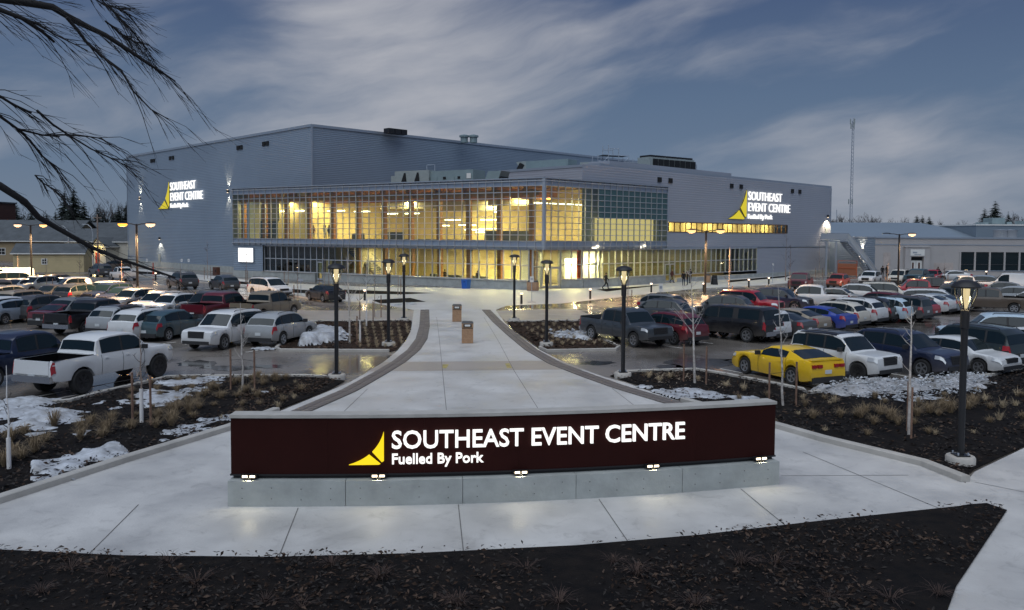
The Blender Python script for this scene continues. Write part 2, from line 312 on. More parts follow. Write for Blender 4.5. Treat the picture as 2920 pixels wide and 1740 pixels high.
RIGHT_EDGE = [(1413, 884), (1439, 919), (1471, 951), (1536, 996), (1597, 1028), (1661, 1053), (1722, 1075), (1783, 1091), (1843, 1113), (1948, 1149), (2227, 1226), (2352, 1262), (2635, 1331), (2753, 1378), (2779, 1346), (2920, 1278), (3300, 1110)]
FRONT = [(3700, 1420), (2920, 1560), (2727, 1677), (2600, 1830), (2380, 2100), (2600, 2600), (4000, 2300)]
FRONT_CURVE = [(2879, 1454), (2814, 1434), (2345, 1484), (1994, 1525), (1642, 1555), (1173, 1578), (774, 1588), (352, 1584), (0, 1567), (-300, 1552)]
plaza = LEFT_EDGE + [(-300, 2000), (-300, 2600), (4200, 2600), (4200, 1200), (3300, 1110)] + RIGHT_EDGE[::-1][1:]
sheet('path', plaza, 0.004, 'concrete')
# entrance plaza and the pavement that runs along the building
sheet('pavement', [(1180, 884), (1413, 884), (1445, 872), (1600, 866), (1780, 846), (1960, 826), (2190, 812), (2330, 800), (2240, 786), (1893, 806), (1660, 822), (1540, 824), (1380, 822), (1050, 818), (745, 805), (660, 792), (460, 773), (360, 764), (330, 772), (470, 790), (640, 806), (800, 832), (935, 858), (1075, 866), (1120, 874)], 0.006, 'concrete')
sheet('drive_aisle', [(800, 885), (1180, 886), (1176, 918), (880, 918), (780, 905)], 0.0, 'concrete_tan')  # asphalt aisle; its lit tan tone is put into the sheet's colour
sheet('drive_aisle', [(1413, 886), (1640, 880), (1690, 900), (1660, 915), (1440, 916)], 0.0, 'concrete_tan')
sheet('crossing', [(1047, 1060), (1095, 1033), (1597, 1029), (1661, 1054)], 0.008, 'concrete_tan')
for q in ([(1262, 1040), (1280, 1040), (1272, 1052), (1262, 1050)], [(1440, 1038), (1452, 1036), (1460, 1050), (1446, 1050)]): sheet('tactile_marking', q, 0.012, 'tactile')
def strip(name, px, w, z, m, world=False, **k):
    q = [Vector((*p, 0)) for p in (px if world else PG(px))]; mb = MB(); L = []
    for i, p in enumerate(q):
        d = (q[min(i + 1, len(q) - 1)] - q[max(i - 1, 0)]).normalized(); n = Vector((-d.y, d.x, 0)) * (w / 2); L += [p + n, p - n]
    mb.add([(v.x, v.y, z) for v in L], [(2 * i, 2 * i + 1, 2 * i + 3, 2 * i + 2) for i in range(len(q) - 1)]); me = mb.mesh(name, MT[m])
    if me.polygons[0].normal.z < 0: me.flip_normals()
    return O(name, me, kind='structure', **k)
for q in ([(1245, 905), (1253, 970), (1262, 1060), (1273, 1172), (1283, 1290)], [(1380, 905), (1425, 980), (1466, 1058), (1540, 1175), (1600, 1290)], [(1180, 918), (1440, 918)], [(1022, 1062), (1690, 1062)], [(1048, 1110), (975, 1180)], [(1745, 1108), (1812, 1160)],
          [(850, 1450), (795, 1590)], [(1307, 1440), (1322, 1580)], [(1708, 1425), (1790, 1545)], [(2112, 1395), (2240, 1500)], [(395, 1440), (255, 1580)], [(2227, 1358), (2590, 1356)], [(2290, 1290), (2700, 1460)], [(2780, 1376), (3000, 1420)]):
    strip('expansion_joint', q, 0.02, 0.011, 'joint')
mat('wet_sheen', (0.06, 0.055, 0.05), 0.20, spec=0.9, rvar=.06, vscale=2); mat('puddle_water', (0.035, 0.033, 0.032), 0.09, spec=0.7, bump=.05, bscale=5)
rp = random.Random(6)
for cx_, cy_, rx, ry in ((2000, 1036, 110, 19), (1910, 1046, 50, 8), (2120, 1028, 60, 9), (560, 1037, 70, 10), (660, 1050, 90, 8), (430, 1070, 60, 8), (360, 1098, 70, 12), (760, 1045, 50, 6), (2560, 925, 60, 6), (1700, 1035, 55, 7), (120, 910, 70, 6)):
    sheet('puddle', [(cx_ + rx * math.cos(k * .349) * rp.uniform(.6, 1.1), cy_ + ry * math.sin(k * .349) * rp.uniform(.6, 1.1)) for k in range(18)], 0.003, 'wet_sheen' if cx_ > 1900 else 'puddle_water')
# kerbs: real steps
def kerb(px, w=0.17, h=0.14, world=False, m='concrete_kerb', closed=False):
    q = [Vector((*p, 0)) for p in (px if world else PG(px))]; mb = MB(); n_ = len(q); sec = []
    for i, p in enumerate(q):
        a, b = (q[(i - 1) % n_], q[(i + 1) % n_]) if closed else (q[max(i - 1, 0)], q[min(i + 1, n_ - 1)])
        d = (b - a).normalized(); n = Vector((-d.y, d.x, 0))
        sec.append([p + n * (w / 2) + Vector((0, 0, -0.05)), p + n * (w / 2) + Vector((0, 0, h - .02)), p + n * (w / 2 - .025) + Vector((0, 0, h)), p - n * (w / 2 - .025) + Vector((0, 0, h)), p - n * (w / 2) + Vector((0, 0, h - .02)), p - n * (w / 2) + Vector((0, 0, -.05))])
    o = 0; mb.v = [tuple(v) for s in sec for v in s]
    for i in range(n_ if closed else n_ - 1):
        a, b = i * 6, ((i + 1) % n_) * 6
        for k in range(5): mb.f.append([a + k, a + k + 1, b + k + 1, b + k]); mb.m.append(0)
    if not closed:
        for a in (0, (n_ - 1) * 6): mb.f.append([a + k for k in range(6)]); mb.m.append(0)
    me = mb.mesh('kerb', MT[m]); bm = bmesh.new(); bm.from_mesh(me); bmesh.ops.recalc_face_normals(bm, faces=bm.faces); bm.to_mesh(me); bm.free()
    return O('kerb', me, kind='structure')
BED_L1 = [(985, 1088), (955, 1081), (870, 1077), (560, 1078), (480, 1080), (300, 1122), (200, 1148), (0, 1168), (-350, 1200), (-420, 1560), (-300, 1523), (0, 1428), (364, 1311), (651, 1223), (788, 1172), (940, 1112)]
BED_R1 = [(1738, 1074), (1760, 1066), (1850, 1062), (1985, 1058), (2060, 1070), (2288, 1115), (2304, 1126), (2394, 1114), (2560, 1095), (2829, 1074), (2920, 1052), (3200, 1010), (3250, 1120), (2920, 1274), (2775, 1342), (2745, 1366), (2635, 1322), (2352, 1253), (2227, 1218), (1948, 1143), (1843, 1107)]
BED_L2 = [(1174, 917), (1170, 943), (1155, 971), (1130, 1000), (1110, 1004), (800, 1002), (788, 996), (800, 985), (868, 940), (880, 920)]
BED_R2 = [(1446, 920), (1476, 951), (1540, 994), (1560, 1004), (1755, 1000), (1765, 992), (1740, 980), (1668, 945), (1660, 918)]
BED_F = [(2727, 1676), (2872, 1458), (2814, 1438), (2345, 1488), (1994, 1529), (1642, 1559), (1173, 1582), (774, 1592), (352, 1588), (0, 1571), (-300, 1556), (-300, 2300), (2500, 2300)]
def bed(name, px, mname, amp, cuts, seed, z=0.03):
    q = PG(px); bm = bmesh.new(); vs = [bm.verts.new((x, y, 0)) for x, y in q]; bm.faces.new(vs)
    bmesh.ops.triangulate(bm, faces=bm.faces[:])
    for _ in range(cuts):
        ed = [e for e in bm.edges if e.calc_length() > 0.7]
        if not ed: break
        bmesh.ops.subdivide_edges(bm, edges=ed, cuts=1); bmesh.ops.triangulate(bm, faces=bm.faces[:])
    for v in bm.verts:
        b = 0.0 if v.is_boundary else 1.0
        p = Vector((v.co.x * 0.45 + seed, v.co.y * 0.45, 0)); p2 = Vector((v.co.x * 2 + seed, v.co.y * 2, 3))
        v.co.z = z + b * (amp * (0.6 + 0.8 * noise.noise(p)) + amp * 0.5 * noise.noise(p2))
    bmesh.ops.recalc_face_normals(bm, faces=bm.faces[:]); me = bpy.data.meshes.new(name); bm.to_mesh(me); bm.free()
    if me.polygons[0].normal.z < 0: me.flip_normals()
    me.materials.append(MT[mname]); me.polygons.foreach_set('use_smooth', [True] * len(me.polygons))
    return O(name, me, kind='structure')
bed('planting_bed', BED_L1, 'mulch', 0.09, 7, 1); bed('planting_bed', BED_R1, 'mulch', 0.09, 7, 7)
bed('planting_bed', BED_L2, 'mulch_brown', 0.08, 5, 13); bed('planting_bed', BED_R2, 'mulch_brown', 0.08, 5, 17); bed('planting_bed', BED_F, 'mulch', 0.05, 6, 23)
kerb(BED_L1[1:9]); kerb(BED_R1[1:12]); kerb(BED_L2[4:] + BED_L2[:1]); kerb(BED_R2[2:] + BED_R2[:1])
kerb([(x, y - 2) for x, y in LEFT_EDGE[9:]], 0.26, 0.16); kerb([(x, y - 3) for x, y in RIGHT_EDGE[9:14]], 0.26, 0.16)
kerb([(1990, 830), (2190, 815), (2340, 802), (2480, 797)], 0.2, 0.13); kerb([(300, 775), (470, 796), (640, 812), (800, 838), (935, 862)], 0.2, 0.13)
# low beds along the foot of the hall
for q in ([(1085, 866), (1215, 861), (1170, 850), (1060, 856)], [(640, 800), (730, 806), (735, 813), (640, 808)], [(800, 822), (905, 830), (900, 838), (810, 834)], [(980, 826), (1240, 836), (1150, 840), (990, 838)], [(300, 768), (460, 778), (455, 784), (300, 776)], [(1730, 832), (1900, 812), (1850, 818), (1700, 826)], [(2080, 800), (2250, 786), (2240, 791), (2075, 806)]): sheet('planting_bed', q, 0.014, 'mulch')

# pavers in the two bands that follow the path's edges
PB_L = [((1204, 884), (1219, 884)), ((1204, 931), (1217, 931)), ((1194, 967), (1210, 967)), ((1168, 1000), (1192, 996)), ((1124, 1032), (1152, 1032)), ((1066, 1065), (1107, 1061)), ((974, 1117), (1016, 1112)), ((833, 1177), (869, 1177)), ((690, 1232), (740, 1232))]
PB_R = [((1380, 884), (1392, 884)), ((1411, 919), (1423, 915)), ((1451, 955), (1465, 951)), ((1504, 1000), (1524, 996)), ((1568, 1036), (1601, 1040)), ((1661, 1074), (1698, 1074)), ((1754, 1107), (1787, 1105)), ((1876, 1147), (1948, 1149)), ((2060, 1205), (2125, 1202))]
def resample(pts, step):
    out = [pts[0].copy()]; acc = 0.0
    for a, b in zip(pts, pts[1:]):
        L = (b - a).length; t = step - acc
        while t <= L: out.append(a + (b - a) * (t / L)); t += step
        acc = (acc + L) % step
    return out
pv = []
for band in (PB_L, PB_R):
    mid = [(G(*a) + G(*b)) / 2 for a, b in band]; fine = resample(mid, 0.30)
    for a, b in zip(fine, fine[1:]):
        d = (b - a).normalized(); n = Vector((-d.y, d.x, 0)); c = (a + b) / 2
        for k in (-1, 1): pv.append((c + n * (0.16 * k), math.atan2(d.y, d.x), c.y))
    strip('paver_bed', [(p.x, p.y) for p in fine], 0.68, 0.012, 'joint', True)
pv.sort(key=lambda t: t[2])
pmb = MB().box((0, 0, 0.011), (0.278, 0.298, 0.022)); pme = pmb.mesh('paver', MT['paver'])
paving = O('paving_band', None, kind='structure')
rnd = random.Random(4); rest = MB()
for i, (c, a, _) in enumerate(pv):
    z = 0.008 + rnd.uniform(0, 0.006)
    if i < 300: O('paver', pme, paving, (c.x, c.y, z), a)
    else: rest.box((c.x, c.y, z + 0.011), (0.278, 0.298, 0.022), a)
if rest.v: rest.build('paver_field', MT['paver'], paving, kind='stuff')
# ---------------------------------------------------------------- lettering
_fc = bpy.data.curves.new('glyph', 'FONT'); _fo = bpy.data.objects.new('glyph', _fc); COL.objects.link(_fo)
_dep = None
def glyph_width(t):
    _fc.body = t; bpy.context.view_layer.update(); return _fo.dimensions.x
_fc.offset = 0.0; _fc.size = 1.0
_HH = glyph_width('HH'); ADV = {}; GL = {}
def adv(c):
    if c not in ADV: ADV[c] = glyph_width('H' + c + 'H') - _HH
    return ADV[c]
def glyph(c, bold=0.012, depth=0.03):
    k = (c, bold)
    if k not in GL:
        _fc.body = c; _fc.offset = bold; _fc.extrude = depth / 2; _fc.resolution_u = 3
        bpy.context.view_layer.update()
        me = bpy.data.meshes.new_from_object(_fo.evaluated_get(bpy.context.evaluated_depsgraph_get())); _fc.offset = 0; _fc.extrude = 0
        GL[k] = me
    return GL[k]
CAPH = None
def text_on(parent, txt, place, s0, z, cap, width, m, bold=0.012, depth=0.04, side=None):
    """letters one by one along a wall; place(s, n, z) gives the point"""
    global CAPH
    if CAPH is None: CAPH = max(v.co.y for v in glyph('H').vertices)
    sc = cap / CAPH; tot = sum(adv(c) for c in txt) * sc; kx = width / tot if width else 1.0; s = s0
    for c in txt:
        if c != ' ':
            g = glyph(c, bold); me = bpy.data.meshes.new('letter'); vs = []
            for v in g.vertices:
                n = depth if v.co.z > 0 else 0.0
                vs.append(tuple(place(s + v.co.x * sc * kx, n, z + v.co.y * sc)))
            me.from_pydata(vs, [], [list(p.vertices) for p in g.polygons]); me.materials.append(MT[m])
            if side:
                me.materials.append(MT[side])
                me.polygons.foreach_set('material_index', [0 if all(g.vertices[i].co.z > 0 for i in p.vertices) else 1 for p in g.polygons])
            O('letter', me, parent)
        s += adv(c) * sc * kx
    return s
def sail(parent, place, s0, z0, w, h, m, edge, depth=0.06):
    """the two-piece sail emblem: a tall curved blade over a low one, split by a slanted gap"""
    def Q(t): return (t * t * 0.0 + (1 - (1 - t) ** 1.0), 0)
    cur = []                                    # concave outer edge from the foot (0,0) up to the tip (1,1)
    for i in range(15):
        t = i / 14; p0, p1, p2 = Vector((0, 0)), Vector((0.80, 0.24)), Vector((1, 1))
        cur.append(p0 * (1 - t) ** 2 + p1 * 2 * t * (1 - t) + p2 * t * t)
    ci = next(i for i, p in enumerate(cur) if p.x > 0.60)
    lo = cur[:ci] + [Vector((0.90, 0.02)), Vector((0.86, 0.0))]; up = cur[ci:] + [Vector((1.0, 0.11)), Vector((0.945, 0.075))]
    up[0] = up[0] + Vector((0.02, 0.02)); lo[0] = Vector((0, 0.0))
    for poly in (lo, up):
        for grow, d, mm in ((0.0, depth, m), (0.06 if edge else 0.0, depth * 0.5, edge)):
            if not mm: continue
            c = sum(poly, Vector((0, 0))) / len(poly); q = [p + (p - c).normalized() * grow * 0.5 for p in poly]
            mb = MB(); n = len(q); vs = [place(s0 + p.x * w, 0.0, z0 + p.y * h) for p in q] + [place(s0 + p.x * w, d, z0 + p.y * h) for p in q]
            mb.add(vs, [list(range(n))[::-1], list(range(n, 2 * n))] + [(i, (i + 1) % n, n + (i + 1) % n, n + i) for i in range(n)])
            mb.build('emblem_blade' if mm == m else 'emblem_edge', MT[mm], parent)

# ---------------------------------------------------------------- the event centre
EC = thing('event_centre', 'large grey metal-clad event hall with lit two-storey glass front', 'building')
C0 = (-26.3, 108.5); HL = (-71.8, 154.3); HR = (30.0, 165.0); HZ = 20.26
K0 = (10.1, 95.5); K1 = (52.4, 136.2); KL = (-2.84, 108.6); KZ = 14.26
A0 = (-38.0, 112.4); E0 = (3.35, 87.5); E1 = (19.2, 102.6); SOF, TOP = 4.39, 12.0
fHL = Frame(HL, C0); fHR = Frame(C0, HR); fK = Frame(K0, K1); fKL = Frame(KL, K0); fA = Frame(A0, E0); fE = Frame(E0, E1); fW = Frame((7.83, 93.0), (52.4, 136.0))
# arena volume
mb = MB(); fHL.ridges(mb, 0, fHL.L, 0.9, HZ - .35, 0.25, 0.022); mb.build('hall_wall', MT['siding'], EC)
mb = MB(); fHR.ridges(mb, 0, fHR.L, 0.0, HZ - .35, 0.25, 0.022); mb.build('hall_wall', MT['siding'], EC)
mb = MB(); fHL.box(mb, -.1, fHL.L, -.3, .10, -.1, 0.9); mb.build('foundation', MT['concrete_base'], EC)
mb = MB(); fHL.box(mb, -.12, fHL.L + .12, -.4, .14, HZ - .35, HZ); fHR.box(mb, .13, fHR.L, -.4, .14, HZ - .35, HZ); fHL.box(mb, fHL.L - .02, fHL.L + .16, -.1, .12, 0.9, HZ - .35); fHL.box(mb, -.12, .04, -.1, .12, .9, HZ - .35); mb.build('parapet_cap', MT['trim'], EC)
back = (HL[0] + HR[0] - C0[0], HL[1] + HR[1] - C0[1])
MB().prism([HL, back, HR, (C0[0], C0[1] + .4)][::-1], HZ - 0.6, HZ - .5).build('roof', MT['roof_metal'], EC)
mb = MB(); fb = Frame(HR, back); fb.box(mb, 0, fb.L, -.2, 0, 0, HZ); fb2 = Frame(back, HL); fb2.box(mb, 0, fb2.L, -.2, 0, 0, HZ); mb.build('hall_wall', MT['siding'], EC)
# front block with the right-hand logo
mb = MB(); fW.ridges(mb, 0, 7.9, 5.0, KZ - .3, 0.30, 0.012); 
fW.ridges(mb, 7.9, fW.L, 7.70, KZ - .3, 0.30, 0.012); fW.ridges(mb, 7.9 + 39.6, fW.L, 4.45, 7.70, 0.30, 0.012); fW.ridges(mb, 0, 47.6, 4.45, 6.40, .30, .012)
mb.build('block_wall', MT['siding_warm'], EC)
mb = MB(); fKL.ridges(mb, 0, fKL.L, 9.0, KZ - .3, .30, .012); fKL.box(mb, 0, fKL.L, -.25, -.05, 0, 11.5); mb.build('block_wall', MT['siding_warm'], EC)
mb = MB(); fKL.box(mb, -.1, fKL.L + .05, -.35, .08, KZ - .3, KZ); fK.box(mb, .1, fK.L + .1, -.35, .08, KZ - .3, KZ); fW.box(mb, fW.L - .15, fW.L + .06, -.2, .06, 0, KZ - .3); fKL.box(mb, fKL.L - .04, fKL.L + .08, -.1, .05, 11, KZ - .3); mb.build('parapet_cap', MT['trim'], EC)
Kb = (K1[0] - 26, K1[1] + 26); KLb = (KL[0], KL[1])
MB().prism([K0, K1, Kb, (KL[0] - 4, KL[1] + 6), KL], KZ - 0.8, KZ - .7).build('roof', MT['roof_metal'], EC)
mb = MB(); fr_ = Frame(K1, Kb); fr_.box(mb, 0, fr_.L, -.2, 0, 0, KZ); mb.build('block_wall', MT['siding_warm'], EC)
mb = MB(); fW.box(mb, 8, 35.5, -6, -2.6, KZ - 1, 15.0); mb.build('upper_parapet', MT['siding_warm'], EC)
# brick-coursed lower wall right of the glazing
TQ = (2157 - 1460) / FPX; sQ = fW.s_at(2157)
mb = MB(); fW.ridges(mb, sQ + .1, fW.L, 0.0, 4.2, 0.20, 0.02); mb.build('lower_wall', MT['siding_warm'], EC)
mb = MB(); fW.box(mb, 0, fW.L + .03, 0, .05, 4.30, 4.44); mb.build('band', MT['trim'], EC)
# clerestory strip, lit from inside
mb = MB(); c0, c1 = fW.s_at(1905), fW.s_at(2238); nb = 24
fW.box(mb, c0, c1, -.05, .06, 6.40, 6.48); fW.box(mb, c0, c1, -.05, .06, 7.60, 7.70)
for i in range(nb + 1): s = c0 + (c1 - c0) * i / nb; fW.box(mb, s - .05, s + .05, -.05, .06, 6.48, 7.60)
cl = mb.build('clerestory', MT['timber_dark'], EC)
pw = (c1 - c0) / nb - .1; gme = MB().box((0, 0, 0), (pw, .03, 1.12)).mesh('pane', MT['glass'])
for i in range(nb): q = fW.p(c0 + (c1 - c0) * (i + .5) / nb, -.02, 7.04); O('pane', gme, cl, q, fW.rz)
mb = MB(); fW.box(mb, c0 - .5, c1 + .5, -2.2, -2.1, 5.5, 8.5); fW.box(mb, c0 - .5, c1 + .5, -2.1, -.1, 5.6, 5.7); fW.box(mb, c0 - .5, c1 + .5, -2.1, -.1, 8.4, 8.5); mb.build('corridor', MT['plaster'], EC)
for i in range(6):
    s = c0 + (c1 - c0) * (i + .5) / 6; lamp('AREA', fW.p(s, -1.0, 8.3), 200, (1, .78, .38), EC, 1.2, name='corridor_light')

# upper glass volume -------------------------------------------------
ROW0, ROW1, NR = 5.27, 11.2, 9; RH = (ROW1 - ROW0) / NR
def glazed_face(fr, nb, span):
    mb = MB(); bw = fr.L / nb
    for i in range(nb + 1):
        s = i * bw; fr.box(mb, s - .028, s + .028, -.06, .10, SOF + .02, TOP - .05)
    for k in range(NR + 1): z = ROW0 + k * RH; fr.box(mb, 0, fr.L, -.05, .13, z - .034, z + .034)
    for z in (TOP - .28, SOF + .30): fr.box(mb, -.1, fr.L + .1, -.02, .20, z - .05, z + .05)
    w = mb.build('curtain_wall', MT['mullion'], EC)
    g = MB().box((0, 0, 0), (bw - .07, .024, RH - .08)); gp = g.mesh('pane', MT['glass']); gs = g.mesh('pane', MT['spandrel'])
    pl = []
    for i in range(nb):
        for k in range(NR): pl.append((fr.p((i + .5) * bw, .0, ROW0 + (k + .5) * RH), gs if span(i, k) else gp))
    return w, pl, bw
def span_r(i, k): return i >= 8 and k >= 4
wA, pA, bwA = glazed_face(fA, 46, lambda i, k: False); wE, pE, bwE = glazed_face(fE, 20, span_r)
pA.sort(key=lambda t: t[0].y); mbr = MB()
for i, (q, me) in enumerate(pA):
    if i < 300: O('pane', me, wA, q, fA.rz)
    else: mbr.box(q, (bwA - .07, .024, RH - .08), fA.rz)
mbr.build('pane_field', MT['glass'], wA, kind='stuff')
for q, me in pE: O('pane', me, wE, q, fE.rz)
for fr, nb, bw in ((fA, 46, bwA), (fE, 20, bwE)):
    mb = MB(); fr.box(mb, 0, fr.L, -.30, -.06, ROW1, TOP - .1); fr.box(mb, 0, fr.L, -.30, -.06, SOF, ROW0); fs = mb.build('fascia', MT['trim'], EC)
    for z0, z1 in ((ROW1 + .05, TOP - .34), (SOF + .36, ROW0 - .05)):
        pme = MB().box((0, 0, 0), (bw - .08, .05, z1 - z0)).mesh('panel', MT['panel_blue'])
        for i in range(nb): O('panel', pme, fs, fr.p((i + .5) * bw, -.02, (z0 + z1) / 2), fr.rz)
mb = MB(); fA.box(mb, -.15, fA.L + .05, -.5, .22, TOP - .06, TOP + .06); fE.box(mb, -.05, fE.L + .15, -.5, .22, TOP - .06, TOP + .06); fA.box(mb, fA.L - .16, fA.L + .16, -.2, .16, SOF, TOP - .06); fE.box(mb, fE.L - .05, fE.L + .10, -1.6, .12, SOF, TOP - .06); fA.box(mb, -.1, .05, -2, .10, SOF, TOP - .06)
for i in range(11): fE.box(mb, fE.L + .10, fE.L + .35, .0, .06, ROW0 + i * RH * .9, ROW0 + i * RH * .9 + .05)
mb.build('roof_edge', MT['trim'], EC)
inner = [A0, E0, E1, (E1[0] - 2, E1[1] + 1), (7.4, 93.4), (10.1, 95.5), (-2.9, 108.5), (-14.4, 119.8), (-26.3, 108.2), (-37.6, 118.6)]
ins = [(fA.p(0.3, -.32, 0)), fA.p(fA.L - .1, -.32, 0), fE.p(.2, -.32, 0), fE.p(fE.L - .2, -.32, 0), fE.p(fE.L - .2, -1.2, 0)]; ip = [(p.x, p.y) for p in ins] + [tuple(q) for q in inner[4:]]
MB().prism(ip, SOF + .05, ROW0 - .1).build('floor_slab', MT['floor_in'], EC)
MB().prism(ip, SOF - .03, SOF + .04).build('soffit', MT['panel_blue'], EC)
MB().prism(ip, 11.35, 11.75).build('ceiling', MT['timber_dark'], EC)
low = [tuple(fA.p(7.9, -.5, 0)[:2]), tuple(fA.p(46.2, -.5, 0)[:2]), (3.0, 91.3), (5.3, 92.1), (7.6, 92.9), (37, 121.6), (30, 128.5), (10.1, 101.5), (-2.9, 108.5), (-14.4, 119.8), (-26.3, 108.2), (-33, 114.5)]
MB().prism(low, -.02, 0.06).build('ground_floor', MT['floor_in'], EC)
# interior walls (cream plaster); dim and near-black ones carry shade in their colour
def iwall(a, b, z0, z1, m, name='interior_wall'):
    mb = MB(); f = Frame(a, b); f.box(mb, 0, f.L, 0, .15, z0, z1); return mb.build(name, MT[m], EC)
iwall((-37.6, 118.3), (-26.5, 107.9), ROW0, 11.3, 'plaster'); iwall((-26.3, 107.9), (-14.4, 119.5), ROW0, 11.3, 'plaster'); iwall((-14.4, 119.5), (-2.9, 108.2), ROW0, 11.3, 'plaster'); iwall((-2.9, 108.2), (9.9, 95.3), ROW0, 11.3, 'plaster')
iwall((-26.3, 107.9), (-14.4, 119.5), 0, SOF - .1, 'plaster'); iwall((-14.4, 119.5), (-2.9, 108.2), 0, SOF - .1, 'plaster'); iwall((-2.9, 108.2), (9.9, 97.5), 0, SOF - .1, 'plaster')
iwall((-33.5, 114.7), (-26.5, 107.9), 0, SOF - .1, 'unlit_room'); iwall((-19.5, 103.0), (-17.2, 112), 0, SOF - .1, 'plaster_shade')
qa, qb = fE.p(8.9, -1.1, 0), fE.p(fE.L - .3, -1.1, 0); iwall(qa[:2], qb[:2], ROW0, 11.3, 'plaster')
q0, q1 = fW.p(1.0, -7, 0), fW.p(sQ, -5.5, 0); iwall(q0[:2], q1[:2], 0, 4.3, 'plaster_shade')
mb = MB(); fW.box(mb, 0, sQ, -7, -.2, 4.30, 4.40); mb.build('soffit', MT['plaster_shade'], EC)
# dark parapet bars; partition and bulkheads added, their dimness put into the colour
mb = MB()
for s0, s1, z0, z1, n in ((38.5, 44.5, ROW0, 6.4, 3.5), (24.5, 27, ROW0, 6.2, 3.0), (3.4, 6.6, ROW0, 7.6, 1.7), (19, 21, ROW0, 6.0, 2.6)): fA.box(mb, s0, s1, -n - .2, -n, z0, z1)
mb.build('balustrade_dark_zone', MT['roof_dark'], EC)
mb = MB()
for s0, s1, z0, z1, n in ((20, 29, 9.2, 10.6, 7.0), (29, 38, 8.9, 10.6, 8.0), (38, 45, 9.3, 10.6, 5.0), (3.3, 6.8, 7.6, 10.6, 1.9)): fA.box(mb, s0, s1, -n - .2, -n, z0, z1)
mb.build('dim_zone_bulkhead', MT['plaster_shade'], EC)
iwall(fW.p(.6, -3.2, 0)[:2], fW.p(7.5, -3.2, 0)[:2], 0, 3.2, 'white_paint')
mb = MB()
for i in range(12): s = 1.5 + i * 4; fA.box(mb, s - .1, s + .1, -8, -.5, 10.3, 11.3)
fA.box(mb, 0, 47, -1.3, -1.1, 10.2, 10.8); fA.box(mb, 10, 47, -4.2, -4.0, 9.9, 10.5)
mb.build('roof_beams', MT['timber'], EC)
for i in range(12):
    s = 0.9 + i * 4.18 * .985
    if s > 47: continue
    mb = MB(); fA.box(mb, s - .24, s + .24, -1.35, -.80, ROW0, 10.9); mb.build('timber_column', MT['timber'], EC)
    if s > 19: mb = MB(); fA.box(mb, s - .24, s + .24, -1.5, -.95, 0.06, SOF - .05); mb.build('timber_column', MT['timber'], EC)
# staircase and furniture inside the lobby
mb = MB()
for i in range(16): fA.box(mb, 17.5 + i * .33, 18.1 + i * .33, -5.6, -3.6, 3.9 - i * .24, 4.0 - i * .24)
for n in (-5.7, -3.5): mb.bar(fA.p(17.4, n, 4.9), fA.p(23.2, n, 1.0), .06); mb.bar(fA.p(17.4, n, 3.9), fA.p(23.2, n, .05), .12, .3)
mb.build('staircase', MT['roof_dark'], EC)
mb = MB()
for s, n, w, h in ((33, 4, 1.6, 1.1), (35.5, 5, 2.2, 1.0), (31, 3, .8, 1.2), (26.5, 4.5, 1.4, .9), (41, 4, 1.2, .9)): fA.box(mb, s, s + w, -n - .6, -n, .06, h)
mb.build('counter', MT['roof_dark'], EC)
mb = MB()
for s, w, h in ((11, 2, 2.2), (14.0, .8, 2.6)): fA.box(mb, s, s + w, -3.4, -3.2, .06, h)
mb.build('lit_display', emat('display_glow', (1.0, .70, .28), .5), EC)
mb = MB(); fW.box(mb, 1.0, 1.9, -1.6, -1.4, .3, 4.2); mb.build('red_banner', MT['red_fabric'], EC)
# ceiling fixtures: bars and rings
mb = MB()
for s, n, z, L in ((6, 3, 8.9, 2.6), (10.5, 2.2, 8.9, 2.6), (15, 4, 8.9, 3.0), (18.6, 5, 8.8, 2.6), (22.5, 6, 8.5, 2.3), (26, 6, 8.5, 2.2), (28, 12, 7.8, 2.4), (31, 11, 7.1, 2.6), (33.5, 9, 6.5, 3.0), (36.5, 8, 7.7, 3.0), (37, 7, 6.6, 3.0), (40, 4, 8.5, 1.2), (44.4, 2.2, 9.4, .8), (45.9, 2.2, 9.4, .9), (32, 13, 6.2, 2), (29.5, 8, 7.0, 1.6)): fA.box(mb, s - L / 2, s + L / 2, -n - .07, -n + .07, z, z + .12)
for s in (1.0, 2.2, 3.6, 5.0, 6.4, 7.8): fE.box(mb, s - .45, s + .45, -2.2, -2.0, 9.35, 9.47)
for s, n in ((23, 8), (27, 9), (31, 8), (36, 9)): fA.box(mb, s - .9, s + .9, -n - .9, -n + .9, 4.20, 4.28)
mb.build('ceiling_lights', MT['tube_light'], EC)
WARM = (1.0, 0.76, 0.36)
for s, n, p in ((3, 2.6, 90), (8, 2.2, 100), (13.5, 2.4, 100), (19, 5, 190), (25, 7, 260), (31, 9, 300), (37, 7, 260), (42.5, 4.5, 170), (46, 2.4, 60)):
    q = fA.p(s, -n, 10.1); lamp('AREA', q, p * (3.4 if s < 15 else 6.4), WARM, EC, 1.6, name='ceiling_lamp')
for s in (3, 7.0): lamp('AREA', fE.p(s, -2.6, 10.1), 320, WARM, EC, 1.4, name='ceiling_lamp')
fme = MB().box((0, 0, 0), (bwE - .03, .04, 4 * RH)).mesh('glow_film', emat('glow_film', (1.0, .73, .30), .80))  # frosted film with the window glow put into its material; no room behind
for i in range(8, 20): O('glow_film', fme, EC, fE.p((i + .5) * bwE, -.45, ROW0 + 2 * RH), fE.rz) if i < 18 else None
for s, n, p in ((22, 6, 110), (27, 7, 170), (32, 8, 190), (37, 7, 190), (42, 4.5, 160), (45, 2.5, 70)):
    lamp('AREA', fA.p(s, -n, 4.1), p * (3.4 if s < 15 else 6.4), WARM, EC, 1.4, name='lobby_lamp')
